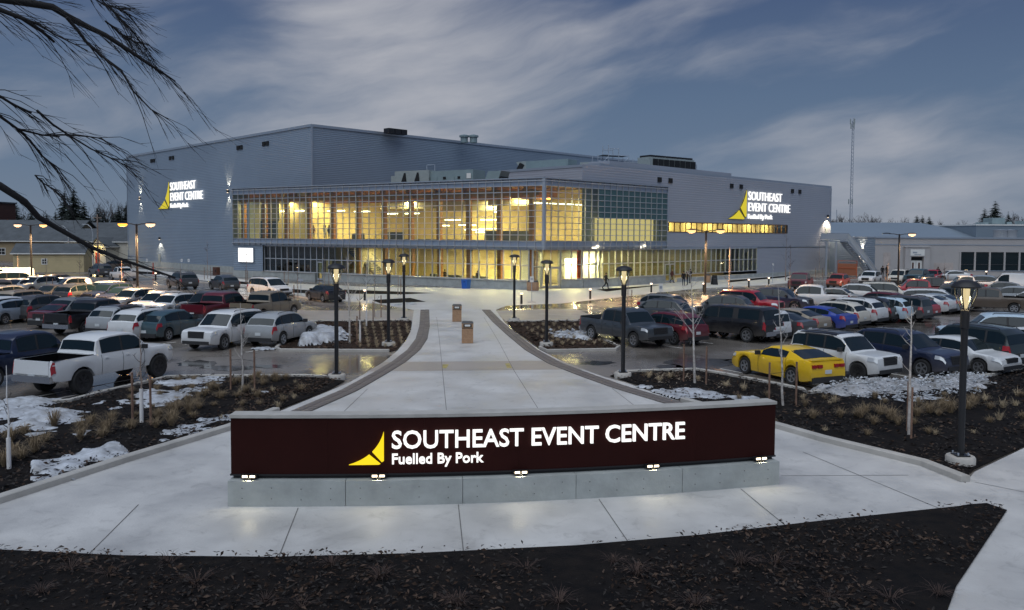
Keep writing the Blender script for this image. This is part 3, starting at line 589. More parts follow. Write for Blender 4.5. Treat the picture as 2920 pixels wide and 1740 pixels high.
for s, n, p in ((1.5, 2.0, 420), (4.5, 2.2, 330), (8, 2.5, 60), (13, 2.5, 35), (19, 2.5, 30), (26, 2.5, 25), (33, 2.5, 20)): lamp('AREA', fW.p(s, -n, 4.1), p * 6, WARM, EC, .9, name='lobby_lamp')
# lower glazing --------------------------------------------------------
def lower_glass(fr, s0, s1, nb, z0, z1, zm, gm, n=0.0, gapd=None):
    mb = MB(); bw = (s1 - s0) / nb
    for i in range(nb + 1): s = s0 + i * bw; fr.box(mb, s - .045, s + .045, n - .08, n + .10, z0, z1)
    for z in (z0 + .05, zm, z1 - .05): fr.box(mb, s0, s1, n - .07, n + .09, z - .05, z + .05)
    w = mb.build('glazing', MT['mullion'], EC)
    for a, b in ((z0 + .1, zm - .05), (zm + .05, z1 - .1)):
        me = MB().box((0, 0, 0), (bw - .09, .024, b - a)).mesh('pane', MT[gm])
        for i in range(nb):
            if gapd and gapd(i, a): continue
            O('pane', me, w, fr.p(s0 + (i + .5) * bw, n, (a + b) / 2), fr.rz)
    return w
s_l = fA.s_at(747)
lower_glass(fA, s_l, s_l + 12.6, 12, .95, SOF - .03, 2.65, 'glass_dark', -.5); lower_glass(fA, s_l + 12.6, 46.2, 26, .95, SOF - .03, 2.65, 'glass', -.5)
fD = Frame((2.2, 88.9), (3.2, 91.7)); fD2 = Frame((3.2, 91.7), (5.4, 92.3)); fD3 = Frame((5.4, 92.3), (7.83, 93.0))
lower_glass(fD, .05, fD.L - .05, 2, .05, SOF - .03, 2.5, 'glass'); lower_glass(fD3, .05, fD3.L, 2, .95, SOF - .03, 2.65, 'glass'); lower_glass(fD2, .05, fD2.L - .05, 2, .05, SOF - .03, 2.35, 'glass', 0, lambda i, a: a < 1)
lower_glass(fW, .05, sQ, 32, .95, SOF - .1, 2.65, 'glass', 0.0, None)
def door(fr, s0, w, h, n=0.0, m='mullion', name='entrance_door'):
    mb = MB()
    for a, b, c, d in ((s0, s0 + .09, .06, h), (s0 + w - .09, s0 + w, .06, h), (s0 + .09, s0 + w - .09, .06, .3), (s0 + .09, s0 + w - .09, h - .12, h)): fr.box(mb, a, b, n - .03, n + .05, c, d)
    o = mb.build(name, MT[m], EC); mb = MB(); fr.box(mb, s0 + .09, s0 + w - .09, n - .01, n + .01, .3, h - .12); mb.build('pane', MT['glass'], o); mb = MB(); fr.box(mb, s0 + w - .2, s0 + w - .16, n + .05, n + .12, .8, 1.5); mb.build('handle', MT['steel'], o)
for s in (.12, 1.15): door(fD2, s, 1.0, 2.3)
door(fA, s_l + 9.55, 1.0, 2.4, -.42); sd1 = fW.s_at(1895)
door(fW, sd1, 1.0, 2.4, .08); door(fW, sd1 + 1.05, 1.0, 2.4, .08)
mb = MB(); fA.box(mb, s_l - .1, s_l + 9.4, -.9, -.15, -.05, .9); fA.box(mb, s_l + 10.8, 46.2, -.9, -.15, -.05, .9); fD3.box(mb, 0, fD3.L + .1, -.3, .35, -.05, .9); fW.box(mb, .05, sd1 - .3, -.3, .35, -.05, .9); fW.box(mb, sd1 + 2.5, fW.L + .05, -.3, .2, -.05, .55); mb.build('plinth', MT['concrete_base'], EC)
mb = MB(); fA.box(mb, s_l - .1, s_l + 9.4, -.95, -.05, .9, .97); fA.box(mb, s_l + 10.8, 46.2, -.95, -.05, .9, .97); fD3.box(mb, 0, fD3.L + .1, -.3, .42, .9, .97); fW.box(mb, .05, sd1 - .3, -.3, .42, .9, .97); mb.build('sill', MT['concrete_kerb'], EC)
mb = MB(); fA.ridges(mb, -.2, s_l - .05, .9, SOF, .25, .04, -.2); mb.build('lower_wall', MT['siding'], EC); mb = MB(); fA.box(mb, -.3, s_l - .02, -.6, -.1, -.05, .9); mb.build('foundation', MT['concrete_base'], EC)
mb = MB(); fA.box(mb, -.2, .0, -8, -.2, 0, SOF); mb.build('lower_wall', MT['siding'], EC)
# lit white box sign on the lower wall
sa, sb = fA.s_at(679), fA.s_at(722); LB = thing('light_box', 'blank glowing white sign box on grey wall left of the lobby windows', 'sign', fA.p(sa, -.15, 2))
LB.location = (0, 0, 0); mb = MB(); fA.box(mb, sa, sb, -.15, .02, 2.05, 4.02); mb.build('casing', MT['trim'], LB); mb = MB(); fA.box(mb, sa + .06, sb - .06, .02, .05, 2.1, 3.97); mb.build('face', MT['sign_white'], LB)
# logo signs on the two walls
def wall_logo(fr, px0, pxt, px1, zs, h, label, side):
    t = thing('wall_sign', label, 'sign'); P = lambda s, n, z: fr.p(s, .10 + n, z)
    a, b, c = fr.s_at(px0), fr.s_at(pxt), fr.s_at(px1); w = b - a - .45
    sail(t, P, a, zs, w, h, 'wall_yellow', 'sign_edge', .12)
    cap = h * .305; W = c - b
    text_on(t, 'EVENT CENTRE', P, b, zs + h * .285, cap, W, 'sign_letter', -.006, .15)
    text_on(t, 'SOUTHEAST', P, b, zs + h * .67, cap, W * .79, 'sign_letter', -.006, .15)
    text_on(t, 'Fuelled By Pork', P, b, zs + h * .03, cap * .52, W * .56, 'sign_letter', .01, .15)
    return t
wall_logo(fHL, 456, 490, 583, 10.1, 4.5, 'glowing white and yellow sail sign high on the left hall wall', 1)
wall_logo(fW, 2072, 2127, 2247, 8.35, 4.1, 'glowing white and yellow sail sign on the right block above the window strip', 2)
# wall lamps throwing light up and down
def sconce(fr, px, z, label, pw=60, up=True, n=.12, out=.16, ang=75):
    s = fr.s_at(px); t = thing('wall_lamp', label, 'lamp', fr.p(s, n, z), fr.rz, 'up-and-down wall lamps')
    MB().box((0, -.14, 0), (.22, .26, .40)).build('casing', MT['black_metal'], t); MB().box((0, -.15, -.215), (.16, .18, .03)).build('lens', MT['lens_bright'], t)
    lamp('SPOT', (0, -out, -.3), pw * 5, (1, .78, .52), t, .05, R(ang), (R(-6), 0, 0))
    if up: MB().box((0, -.15, .215), (.16, .18, .03)).build('lens', MT['lens_bright'], t); lamp('SPOT', (0, -.16, .3), pw * 5, (1, .78, .52), t, .05, R(75), (R(180 + 6), 0, 0))
sconce(fHL, 404, 12.2, 'small wall lamp near the far left corner of the hall', 110); sconce(fHL, 655, 12.3, 'small wall lamp just left of the glass volume', 110)
sconce(fHL, 459, 5.0, 'low wall lamp over the side door of the hall', 130, False, .12, .4, 110)
mb = MB(); s = fHL.s_at(459); fHL.box(mb, s - 1.0, s - .1, .06, .12, .1, 2.3); mb.build('side_door', MT['hvac_pale'], EC)
# square vents near the roof line
vme = MB().box((0, 0, 0), (.75, .12, .6)).mesh('wall_vent', MT['dark_opening'])
for fr, pxs, z in ((fHL, (437, 444, 490, 498, 683, 692, 756, 766), 18.6), (fW, (1876, 1907, 2081, 2108, 2254, 2275), 12.9)):
    for i in pxs: O('wall_vent', vme, EC, fr.p(fr.s_at(i), .10, z), fr.rz)
# soffit lamps at the right face
for i in (8.6, 17.2): q = fE.p(i, .16, 4.75); mb = MB().box(q, (.2, .2, .14)); mb.build('soffit_lamp', MT['lens_bright'], EC); lamp('POINT', q + fE.n * .2 - Vector((0, 0, .2)), 25, (1, .8, .5), EC, .08)

# rooftop equipment: each a thing standing on a roof
def rooftop(name, label, cat, fn, loc, rz, group=None):
    t = thing(name, label, cat, loc, rz, group); fn(t); t.scale = (1, 1, .85 if 'handler' in name else 1); return t
def hv1(t):
    MB().box((0, 0, 1.1), (5.2, 3, 2.2)).build('housing', MT['hvac_pale'], t); MB().box((-3.1, 0, 1.0), (1.0, 2, 1.2)).build('hood', MT['hvac_pale'], t)
    for x in (-1.2, .8): MB().add([(x - .5, -1.53, .1), (x + .5, -1.53, .1), (x + .3, -1.53, 1.9), (x + .1, -1.53, 1.9), (x - .5, -1.6, .1), (x + .5, -1.6, .1), (x + .3, -1.6, 1.9), (x + .1, -1.6, 1.9)], [(0, 1, 2, 3), (7, 6, 5, 4), (0, 4, 5, 1), (1, 5, 6, 2), (2, 6, 7, 3), (3, 7, 4, 0)]).build('louvre', MT['dark_opening'], t)
    mb = MB()
    for x in (1.2, 2.4): mb.bar((x, 0, 2.2), (x, 0, 3.1), .08)
    mb.bar((1.2, 0, 3.1), (2.4, 0, 3.1), .08); mb.build('pipe_frame', MT['steel'], t)
def hv2(t):
    MB().box((0, 0, 1.05), (7.5, 2.6, 2.0)).build('housing', MT['hvac'], t)
    for i in range(6): MB().box((-3.1 + i * 1.25, -1.33, .75), (.9, .05, 1.0)).build('panel', MT['hvac'], t)
    for x in (-2.6, -.3, 1.8): MB().box((x, -1.38, 1.0), (.35, .06, .35)).build('gauge', MT['dark_opening'], t)
    MB().box((3.2, -1.38, 1.2), (.6, .04, .7)).build('notice_plate', MT['white_paint'], t)
def hv3(t):
    for x, k in ((-1.5, -1), (1.5, 1)):
        mb = MB(); mb.add([(x - .9, -1, 0), (x + .9, -1, 0), (x + .9 + k * .6, -1, 1.5), (x - .9 + k * .6, -1, 1.5), (x - .9, 1, 0), (x + .9, 1, 0), (x + .9 + k * .6, 1, 1.5), (x - .9 + k * .6, 1, 1.5)], [(0, 1, 2, 3), (7, 6, 5, 4), (0, 4, 5, 1), (1, 5, 6, 2), (2, 6, 7, 3), (3, 7, 4, 0)]); mb.build('intake_hood', MT['hvac'], t)
        MB().box((x + k * 1.25, 0, .45), (.5, 1.7, .7), 0, 0, -k * .35).build('hood_mouth', MT['dark_opening'], t)
p = fA.p(22.2, -4.0, 11.8); q1_ = AT(1195, 500, 102); rooftop('air_handler', 'pale boxy rooftop unit with two dark tapered louvres above the glass volume', 'rooftop unit', hv1, (q1_.x, q1_.y, 11.8), fA.rz)
q1_ = AT(1292, 500, 99.5); rooftop('air_handler', 'long teal grey rooftop unit with gauges beside the pale louvred one', 'rooftop unit', hv2, (q1_.x, q1_.y, 11.8), fA.rz)
q1_ = AT(1380, 500, 97.5); rooftop('intake_hoods', 'pair of splayed metal intake hoods at the right end of the teal rooftop unit', 'rooftop unit', hv3, (q1_.x, q1_.y, 11.8), fA.rz)
def hv4(t):
    MB().box((2.5, 0, .8), (7, 2.4, 1.7)).build('housing', MT['hvac'], t); mb = MB(); mb.add([(-2.8, -1.1, 1.6), (-1, -1.1, 1.7), (-1, -1.1, 0), (-1.9, -1.1, 0), (-2.8, 1.1, 1.6), (-1, 1.1, 1.7), (-1, 1.1, 0), (-1.9, 1.1, 0)], [(0, 1, 2, 3), (7, 6, 5, 4), (0, 4, 5, 1), (1, 5, 6, 2), (2, 6, 7, 3), (3, 7, 4, 0)]); mb.build('intake_hood', MT['hvac_pale'], t)
    MB().box((-2.0, -1.12, .75), (.9, .1, 1.2), 0, 0, .5).build('hood_mouth', MT['dark_opening'], t); MB().box((9, 0, .5), (2.5, 2, 1.0)).build('end_section', MT['hvac_pale'], t)
q1_ = AT(1530, 472, 118); rooftop('air_handler', 'rooftop unit with slanted dark intake on the block roof behind the parapet', 'rooftop unit', hv4, (q1_.x, q1_.y, 15.0), fKL.rz + R(10))
def hv5(t):
    MB().box((0, 0, .9), (9.5, 2.5, 1.8)).build('housing', MT['hvac_pale'], t)
    for i in range(8): MB().box((-3.6 + i * 1.15, -1.3, .9), (1.0, .1, 1.3)).build('louvre', MT['dark_opening'], t)
    for i in range(8): MB().box((-4 + i * 1.15, 0, 1.95), (.9, 2.2, .3)).build('fan', MT['black_metal'], t)
    MB().bar((5.5, -1, 0), (5.5, -1, 1.2), .08).bar((5.5, -1, 1.2), (4.8, -1, 1.2), .08).build('rail', MT['steel'], t)
q1_ = AT(1900, 470, 124); rooftop('condenser', 'long dark louvred cooling unit on the roof right of the scaffold', 'rooftop unit', hv5, (q1_.x, q1_.y, 15.6), fK.rz - R(8))
def vent2(t):
    for x in (-.7, .7): MB().lathe([(.55, 0), (.55, .8), (.75, .85), (.75, 1.1), (.2, 1.25), (0, 1.25)], 12, (x, 0, 0)).build('cowl', MT['hvac'], t, 40)
q1_ = AT(1337, 412, 125); rooftop('roof_vents', 'pair of round metal vent cowls on the arena roof edge', 'roof vent', vent2, (q1_.x, q1_.y, HZ - .5), 0)
def vent1(t):
    for x in (-1.1, 0, 1.1): MB().box((x, 0, .35), (1.0, 1.2, .7)).build('fan_box', MT['black_metal'], t)
q1_ = AT(1128, 385, 116.5); rooftop('roof_fans', 'low row of black fan boxes on the arena roof edge', 'roof vent', vent1, (q1_.x, q1_.y, HZ - .3), R(45))
# scaffold on the roof
sc_ = thing('scaffold', 'tangle of pipe scaffolding standing on the roof', 'scaffold'); rr = random.Random(8)
q0_ = AT(1705, 455, 126); ax = Vector((1, .35, 0)).normalized(); ay = Vector((-.35, 1, 0)).normalized(); B0 = Vector((q0_.x, q0_.y, 15.8))
hs = [2.4, 4.0, 3.6, 2.2, 2.2]
for i in range(5):
    for j in range(2):
        a = B0 + ax * i * 1.75 + ay * j * 2.0; MB().tube([a, a + Vector((0, 0, hs[i]))], .06, 5).build('standard', MT['steel'], sc_)
        if i < 4:
            for k in range(int(hs[i])): mb = MB().tube([a + Vector((0, 0, .4 + k)), a + ax * 1.75 + Vector((0, 0, .4 + k))], .05, 4); mb.build('ledger', MT['steel'], sc_)
            mb = MB().tube([a + Vector((0, 0, .4 + i % 2)), a + ax * 1.75 + Vector((0, 0, 2.2 - i % 2))], .03, 4); mb.build('brace', MT['steel'], sc_)
MB().box(B0 + ax * 3 + ay + Vector((0, 0, 2.4)), (4.0, 1.8, .1), math.atan2(ax.y, ax.x)).build('deck', MT['black_metal'], sc_)

# outside stair on the right end
ST = thing('fire_stair', 'steel outside stair with landing on the right end of the block', 'stairs')
s0 = fW.s_at(2345); L0 = fW.p(s0, 1.0, 5.6); 
def SP(px, y, z): q = AT(px, 700, y); return Vector((q.x, q.y, z))
a = SP(2345, 128, 5.4); b = SP(2400, 129.5, 5.4); c = SP(2455, 127, 1.9); d = SP(2482, 125.0, 0.0); e_ = SP(2440, 127.6, 2.6)
off = Vector((.5, -1.3, 0))
mb = MB(); mb.hexa([a + off - Vector((0, 0, .2)), b + off - Vector((0, 0, .2)), b - off * .3 - Vector((0, 0, .2)), a - off * .3 - Vector((0, 0, .2)), a + off, b + off, b - off * .3, a - off * .3]); mb.build('landing', MT['steel'], ST)
for o2 in (off, -off * .3):
    MB().bar(b + o2, c + o2, .12, .35).bar(c + o2, d + o2, .12, .35).build('stringer', MT['steel'], ST)
    MB().bar(a + o2 + Vector((0, 0, 1.1)), b + o2 + Vector((0, 0, 1.1)), .06).bar(b + o2 + Vector((0, 0, 1.1)), c + o2 + Vector((0, 0, 1.1)), .06).bar(c + o2 + Vector((0, 0, 1.1)), d + o2 + Vector((0, 0, 1.1)), .06).build('handrail', MT['steel'], ST)
    mb = MB()
    for p_, q_ in ((a, b), (b, c), (c, d)):
        mb.hexa([p_ + o2 + Vector((0, 0, .15)), q_ + o2 + Vector((0, 0, .15)), q_ + o2 + Vector((.03, .03, .15)), p_ + o2 + Vector((.03, .03, .15)), p_ + o2 + Vector((0, 0, 1.05)), q_ + o2 + Vector((0, 0, 1.05)), q_ + o2 + Vector((.03, .03, 1.05)), p_ + o2 + Vector((.03, .03, 1.05))])
    mb.build('guard_panel', MT['mullion'], ST)
tm = MB().box((0, 0, 0), (.32, 1.7, .05)).mesh('tread', MT['steel'])
for i in range(18):
    t_ = i / 18; q = b.lerp(c, t_ / .62) if t_ < .62 else c.lerp(d, (t_ - .62) / .38); O('tread', tm, ST, q + off * .35, math.atan2((c - b).y, (c - b).x))
for q in (a, SP(2372, 128, 0)): MB().bar((q.x + .3, q.y - .9, 0), (q.x + .3, q.y - .9, 5.2), .22).build('post', MT['steel'], ST)
mb = MB(); fW.box(mb, s0 + .6, s0 + 1.6, .03, .09, 5.4, 7.5); mb.build('upper_door', MT['hvac_pale'], EC)
mb = MB(); fW.box(mb, s0 + 1.2, s0 + 2.2, .03, .09, .1, 2.2); mb.build('lower_door', MT['hvac_pale'], EC)
sconce(fW, 2354, 9.3, 'bright wall lamp above the stair landing door', 380, False, .1, .4, 125); sconce(fW, 2378, 3.4, 'bright wall lamp under the outside stair', 300, False, .1, .4, 125)
FN = thing('barrier_fence', 'orange mesh safety fence under the outside stair', 'fence')
pA_, pB_ = SP(2391, 126, 0), SP(2445, 124, 0)
MB().bar(pA_ + Vector((0, 0, 2.3)), pB_ + Vector((0, 0, 2.3)), .08).bar(pA_, pA_ + Vector((0, 0, 2.3)), .08).bar(pB_, pB_ + Vector((0, 0, 2.3)), .08).bar(pA_ + Vector((0, 0, 1.2)), pB_ + Vector((0, 0, 1.2)), .08).build('frame', MT['orange_mesh'], FN)
MB().hexa([pA_ + Vector((0, .05, .1)), pB_ + Vector((0, .05, .1)), pB_ + Vector((0, .08, .1)), pA_ + Vector((0, .08, .1)), pA_ + Vector((0, .05, 1.9)), pB_ + Vector((0, .05, 1.9)), pB_ + Vector((0, .08, 1.9)), pA_ + Vector((0, .08, 1.9))]).build('mesh_panel', mat('orange_net', (.30, .11, .06), .8), FN)
# ---------------------------------------------------------------- vehicles
mat('tyre', (0.018, 0.018, 0.019), 0.85, var=0.3, vscale=5); mat('rim', (0.42, 0.43, 0.45), 0.35, metal=0.8); mat('rim_dark', (0.03, 0.03, 0.033), 0.45, metal=0.3)
mat('car_glass', (0.006, 0.014, 0.018), 0.03, spec=0.45); mat('plastic', (0.022, 0.022, 0.024), 0.6); mat('chrome', (0.6, 0.6, 0.62), 0.15, metal=1.0)
mat('tail_red', (0.30, 0.008, 0.014), 0.22, coat=0.6); mat('head_lens', (0.50, 0.52, 0.54), 0.12, coat=0.6, metal=0.2); mat('plate', (0.55, 0.58, 0.60), 0.5); mat('bed_black', (0.004, 0.004, 0.005), 0.95, spec=.05)
def interp(cv, x):
    if x <= cv[0][0]: return cv[0][1]
    for (x0, z0), (x1, z1) in zip(cv, cv[1:]):
        if x <= x1: return z0 + (z1 - z0) * (x - x0) / (x1 - x0) if x1 > x0 else z1
    return cv[-1][1]
class Car:
    """L, W; belt: shoulder/hood line from tail to nose; roof: greenhouse line from rear-glass foot to cowl; wheels at xr, xf with radius r"""
    def __init__(c, L, W, belt, roof, xr, xf, r, zb=0.24, tumble=0.15, glass=(), ws=None, rw=None, bed=None, tail=None, head=None, grille=None, rails=False, cladding=False, two_tone=False, round_=.10, flare=.0):
        c.__dict__.update(locals()); c.top = max(z for _, z in roof); c.meshes = {}
        c.gh = max(z for _, z in roof) - interp(belt, (roof[0][0] + roof[-1][0]) / 2)
    def zr(c, x):
        if x < c.roof[0][0] or x > c.roof[-1][0]: return interp(c.belt, x)
        return max(interp(c.roof, x), interp(c.belt, x))
    def arch(c, x):
        z = c.zb; Ra = c.r + .075
        for xw in (c.xr, c.xf):
            d = abs(x - xw)
            if d < Ra: z = max(z, c.r + math.sqrt(Ra * Ra - d * d) * 1.0)
        return z
    def ring(c, x, under=True):
        h = c.L / 2; e = h - abs(x); w = c.W / 2
        if e < .55:
            k = 1 - max(e, 0) / .55; w *= 1 - (.13 if x > 0 else .10) * k ** 2.2
        zs = interp(c.belt, x); zt = c.zr(x); t = max(0, min(1, (zt - zs) / max(.01, c.gh)))
        zb = c.arch(x)
        if e < .35: zb = max(zb, c.zb + .10 * (1 - e / .35))
        zb = min(zb, zs - .12)
        rl = zb + (zs - zb) * .05
        p = [(0, zb), (w * .80, zb), (w * .965, rl), (w, zb + (zs - zb) * .45), (w * .992, zb + (zs - zb) * .80), (w * .945, zs)]
        if c.bed and x < c.bed[0] - 1e-6:
            return p + [(w * .86, zs + .01), (w * .85, zs - c.bed[1]), (0, zs - c.bed[1])]
        wr = w * (.90 - c.tumble * t)
        return p + [(wr, zt - .045 * t + .012), (wr * .86, zt + .008 + .012 * t), (0, zt + .03)]
    def stations(c):
        h = c.L / 2; xs = {-h, -h + .02, -h + .07, -h + .18, -h + .35, -h + .6, h, h - .02, h - .07, h - .18, h - .38, h - .65}
        for cv in (c.belt, c.roof): xs |= {x for x, _ in cv if abs(x) <= h}
        Ra = c.r + .075
        for xw in (c.xr, c.xf):
            for i in range(9): xs.add(round(xw + Ra * math.cos(math.pi * i / 8), 3))
            xs |= {xw - Ra - .01, xw + Ra + .01}
        for a, b in zip(c.roof, c.roof[1:]):
            if b[0] - a[0] > .5: xs.add((a[0] + b[0]) / 2)
        if c.bed: xs |= {c.bed[0] - .002, c.bed[0] + .002}
        xs = sorted(x for x in xs if -h <= x <= h); o = [xs[0]]
        for x in xs[1:]:
            if x - o[-1] > .0035: o.append(x)
        return o
    def body(c):
        xs = c.stations(); mb = MB(); n = 9; full = 2 * n - 2
        for x in xs:
            rg = c.ring(x); q = [(x, y, z) for y, z in rg] + [(x, -y, z) for y, z in rg[-2:0:-1]]; mb.v += q
        for i in range(len(xs) - 1):
            for k in range(full): k2 = (k + 1) % full; mb.f.append([i * full + k, i * full + k2, (i + 1) * full + k2, (i + 1) * full + k]); mb.m.append(0)
        for o, rev in ((0, True), ((len(xs) - 1) * full, False)):
            for a in range(0, n - 1):
                b0, b1 = (full - a) % full, (full - a - 1) % full
                q = [o + a, o + a + 1, o + b1, o + b0]
                q = [v for i, v in enumerate(q) if v not in q[:i]]
                mb.f.append(q if not rev else q[::-1]); mb.m.append(0)
        me = mb.mesh('body', MT['plastic'], None); bm = bmesh.new(); bm.from_mesh(me); bmesh.ops.remove_doubles(bm, verts=bm.verts, dist=.0005); bmesh.ops.recalc_face_normals(bm, faces=bm.faces); bm.to_mesh(me); bm.free()
        me.polygons.foreach_set('use_smooth', [True] * len(me.polygons)); me.set_sharp_from_angle(angle=R(32)); return me
    def patch(c, name, fn, nu, nv, m, thick=.012):
        """a slightly proud panel; fn(u,v)->(point, normal)"""
        mb = MB(); vs = []
        for d in (0, 1):
            for i in range(nu + 1):
                for j in range(nv + 1): p, nn = fn(i / nu, j / nv); vs.append(p + nn * (thick if d else -.02))
        N = (nu + 1) * (nv + 1); mb.v = [tuple(p) for p in vs]
        for i in range(nu):
            for j in range(nv):
                a = i * (nv + 1) + j; q = [a, a + 1, a + nv + 2, a + nv + 1]; mb.f += [q[::-1], [v + N for v in q]]; mb.m += [0, 0]
        rim = [i * (nv + 1) for i in range(nu + 1)] + [nu * (nv + 1) + j for j in range(1, nv + 1)] + [i * (nv + 1) + nv for i in range(nu - 1, -1, -1)] + [j for j in range(nv - 1, 0, -1)]
        for a, b in zip(rim, rim[1:] + rim[:1]): mb.f.append([a, b, b + N, a + N]); mb.m.append(0)
        me = mb.mesh(name, MT[m], None); bm = bmesh.new(); bm.from_mesh(me); bmesh.ops.remove_doubles(bm, verts=bm.verts, dist=.0005); bmesh.ops.recalc_face_normals(bm, faces=bm.faces); bm.to_mesh(me); bm.free()
        me.polygons.foreach_set('use_smooth', [True] * len(me.polygons)); me.set_sharp_from_angle(angle=R(40)); return me
    def side_glass(c, x0, x1, s):
        def fn(u, v):
            x = x0 + (x1 - x0) * u; rg = c.ring(x); a, b = Vector((x, rg[5][0], rg[5][1])), Vector((x, rg[6][0], rg[6][1])); q = a.lerp(b, .10 + .80 * v); q.y *= s
            return q, Vector((0, s, .25)).normalized()
        return c.patch('side_window', fn, max(3, int((x1 - x0) / .22)), 2, 'car_glass')
    def end_glass(c, x0, x1, name):
        def fn(u, v):
            x = x0 + (x1 - x0) * u; rg = c.ring(x); y = (v * 2 - 1); w = rg[6][0] * .93; t = abs(y) * w
            z = rg[8][1] + (rg[7][1] - rg[8][1]) * min(1, t / max(.01, rg[7][0])) if t <= rg[7][0] else rg[7][1] + (rg[6][1] - rg[7][1]) * (t - rg[7][0]) / max(.01, rg[6][0] - rg[7][0])
            return Vector((x, y * w, z)), Vector((1 if x0 > 0 else -1, 0, 1)).normalized()
        return c.patch(name, fn, 4, 6, 'car_glass')
    def side_strip(c, x0, x1, k0, k1, s, name, m, thick=.015, f0=0.0, f1=1.0):
        def fn(u, v):
            x = x0 + (x1 - x0) * u; rg = c.ring(x); a, b = Vector((x, rg[k0][0], rg[k0][1])), Vector((x, rg[k1][0], rg[k1][1])); q = a.lerp(b, f0 + (f1 - f0) * v); q.y *= s
            return q, Vector((0, s, 0)) + (Vector((.6 if x > 0 else -.6, 0, 0)) if abs(x) > c.L / 2 - .3 else Vector((0, 0, 0)))
        return c.patch(name, fn, 4, 2, m, thick)
    def get(c, key, fn):
        if key not in c.meshes: c.meshes[key] = fn()
        return c.meshes[key]
def wheel_mesh(r, w=.23, dark=False):
    mb = MB().lathe([(r * .62, -w * .42), (r * .70, -w / 2), (r * .93, -w / 2), (r, -w * .36), (r, w * .36), (r * .93, w / 2), (r * .70, w / 2), (r * .62, w * .42), (0.0, w * .30)], 22, axis='Y'); return mb.mesh('wheel', MT['tyre'], 40)
def rim_mesh(r, s, w=.23, m='rim', n=5):
    mb = MB(); y = w * .40
    mb.lathe([(r * .68, y), (r * .66, y + .02), (r * .58, y + .015), (r * .57, y - .03)], 20, axis='Y'); mb.lathe([(r * .16, y - .03), (r * .15, y + .012), (0.0, y + .014)], 10, axis='Y')
    for k in range(n):
        for dd in (-.13, .13):
            a = 2 * math.pi * k / n + dd; d = Vector((math.cos(a), 0, math.sin(a))); t = Vector((-d.z, 0, d.x)) * r * .045
            p, q = d * r * .12, d * r * .6; vs = []
            for yy in (y - .03, y + .004): vs += [p - t + Vector((0, yy, 0)), p + t + Vector((0, yy, 0)), q + t * 1.2 + Vector((0, yy, 0)), q - t * 1.2 + Vector((0, yy, 0))]
            mb.hexa(vs)
    me = mb.mesh('rim', MT[m], 40); bm = bmesh.new(); bm.from_mesh(me); bmesh.ops.recalc_face_normals(bm, faces=bm.faces); 
    bm.to_mesh(me); bm.free()
    if s < 0:
        me.transform(Matrix.Scale(-1, 4, (0, 1, 0))); me.flip_normals()
    return me
T = {}
T['sedan'] = Car(4.75, 1.82, [(-2.38, .80), (-2.30, 1.02), (-1.75, 1.06), (-.5, .97), (.95, .93), (1.7, .88), (2.18, .79), (2.31, .70), (2.37, .52)], [(-1.85, 1.05), (-1.0, 1.37), (-.35, 1.44), (.15, 1.43), (.45, 1.39), (1.18, .93)], -1.38, 1.40, .33, .21, glass=((-1.25, -.42), (-.34, .72)), ws=(.52, 1.12), rw=(-1.78, -1.08))
T['compact'] = Car(4.35, 1.79, [(-2.17, .72), (-2.10, .98), (-1.5, 1.02), (.9, .94), (1.6, .89), (2.0, .82), (2.12, .72), (2.17, .54)], [(-2.0, 1.0), (-1.65, 1.32), (-1.0, 1.49), (-.2, 1.53), (.3, 1.50), (1.12, .94)], -1.30, 1.32, .33, .22, glass=((-1.45, -.45), (-.36, .72)), ws=(.40, 1.06), rw=(-1.97, -1.66))
T['coupe'] = Car(4.84, 1.95, [(-2.42, .70), (-2.36, 1.03), (-2.1, 1.07), (-1.3, 1.06), (-.5, .97), (.7, .96), (1.5, .95), (2.15, .87), (2.35, .76), (2.42, .52)], [(-2.05, 1.06), (-1.05, 1.33), (-.55, 1.38), (-.1, 1.37), (.15, 1.34), (.88, .96)], -1.42, 1.44, .36, .19, tumble=.20, glass=((-1.05, .42),), ws=(.22, .82), rw=(-1.95, -1.10))
T['suv'] = Car(4.62, 1.87, [(-2.31, .78), (-2.25, 1.08), (-1.6, 1.12), (.85, 1.05), (1.55, 1.03), (2.08, .96), (2.24, .86), (2.31, .60)], [(-2.12, 1.10), (-1.85, 1.45), (-1.45, 1.64), (-.4, 1.69), (.12, 1.66), (.42, 1.60), (1.12, 1.04)], -1.34, 1.34, .36, .27, glass=((-1.95, -1.42), (-1.32, -.42), (-.33, .72)), ws=(.48, 1.06), rw=(-2.10, -1.86), rails=True, cladding=True)
T['big_suv'] = Car(5.15, 1.99, [(-2.57, .80), (-2.50, 1.16), (-1.6, 1.17), (1.05, 1.12), (1.85, 1.10), (2.38, 1.05), (2.52, .96), (2.57, .66)], [(-2.45, 1.16), (-2.28, 1.60), (-2.0, 1.80), (-.4, 1.87), (.25, 1.84), (.50, 1.79), (1.20, 1.12)], -1.48, 1.50, .39, .30, tumble=.12, glass=((-2.28, -1.48), (-1.38, -.42), (-.32, .80)), ws=(.58, 1.14), rw=(-2.44, -2.29), rails=True)
T['boxy'] = Car(4.42, 1.89, [(-2.20, .80), (-2.16, 1.12), (-1.5, 1.14), (.85, 1.10), (1.6, 1.08), (2.06, 1.05), (2.17, .97), (2.21, .66)], [(-2.13, 1.13), (-2.02, 1.60), (-1.85, 1.74), (-.3, 1.78), (.22, 1.75), (.40, 1.70), (.98, 1.09)], -1.32, 1.34, .37, .29, tumble=.09, glass=((-1.98, -1.30), (-1.20, -.38), (-.28, .66)), ws=(.46, .93), rw=(-2.13, -2.03), rails=True, cladding=True)
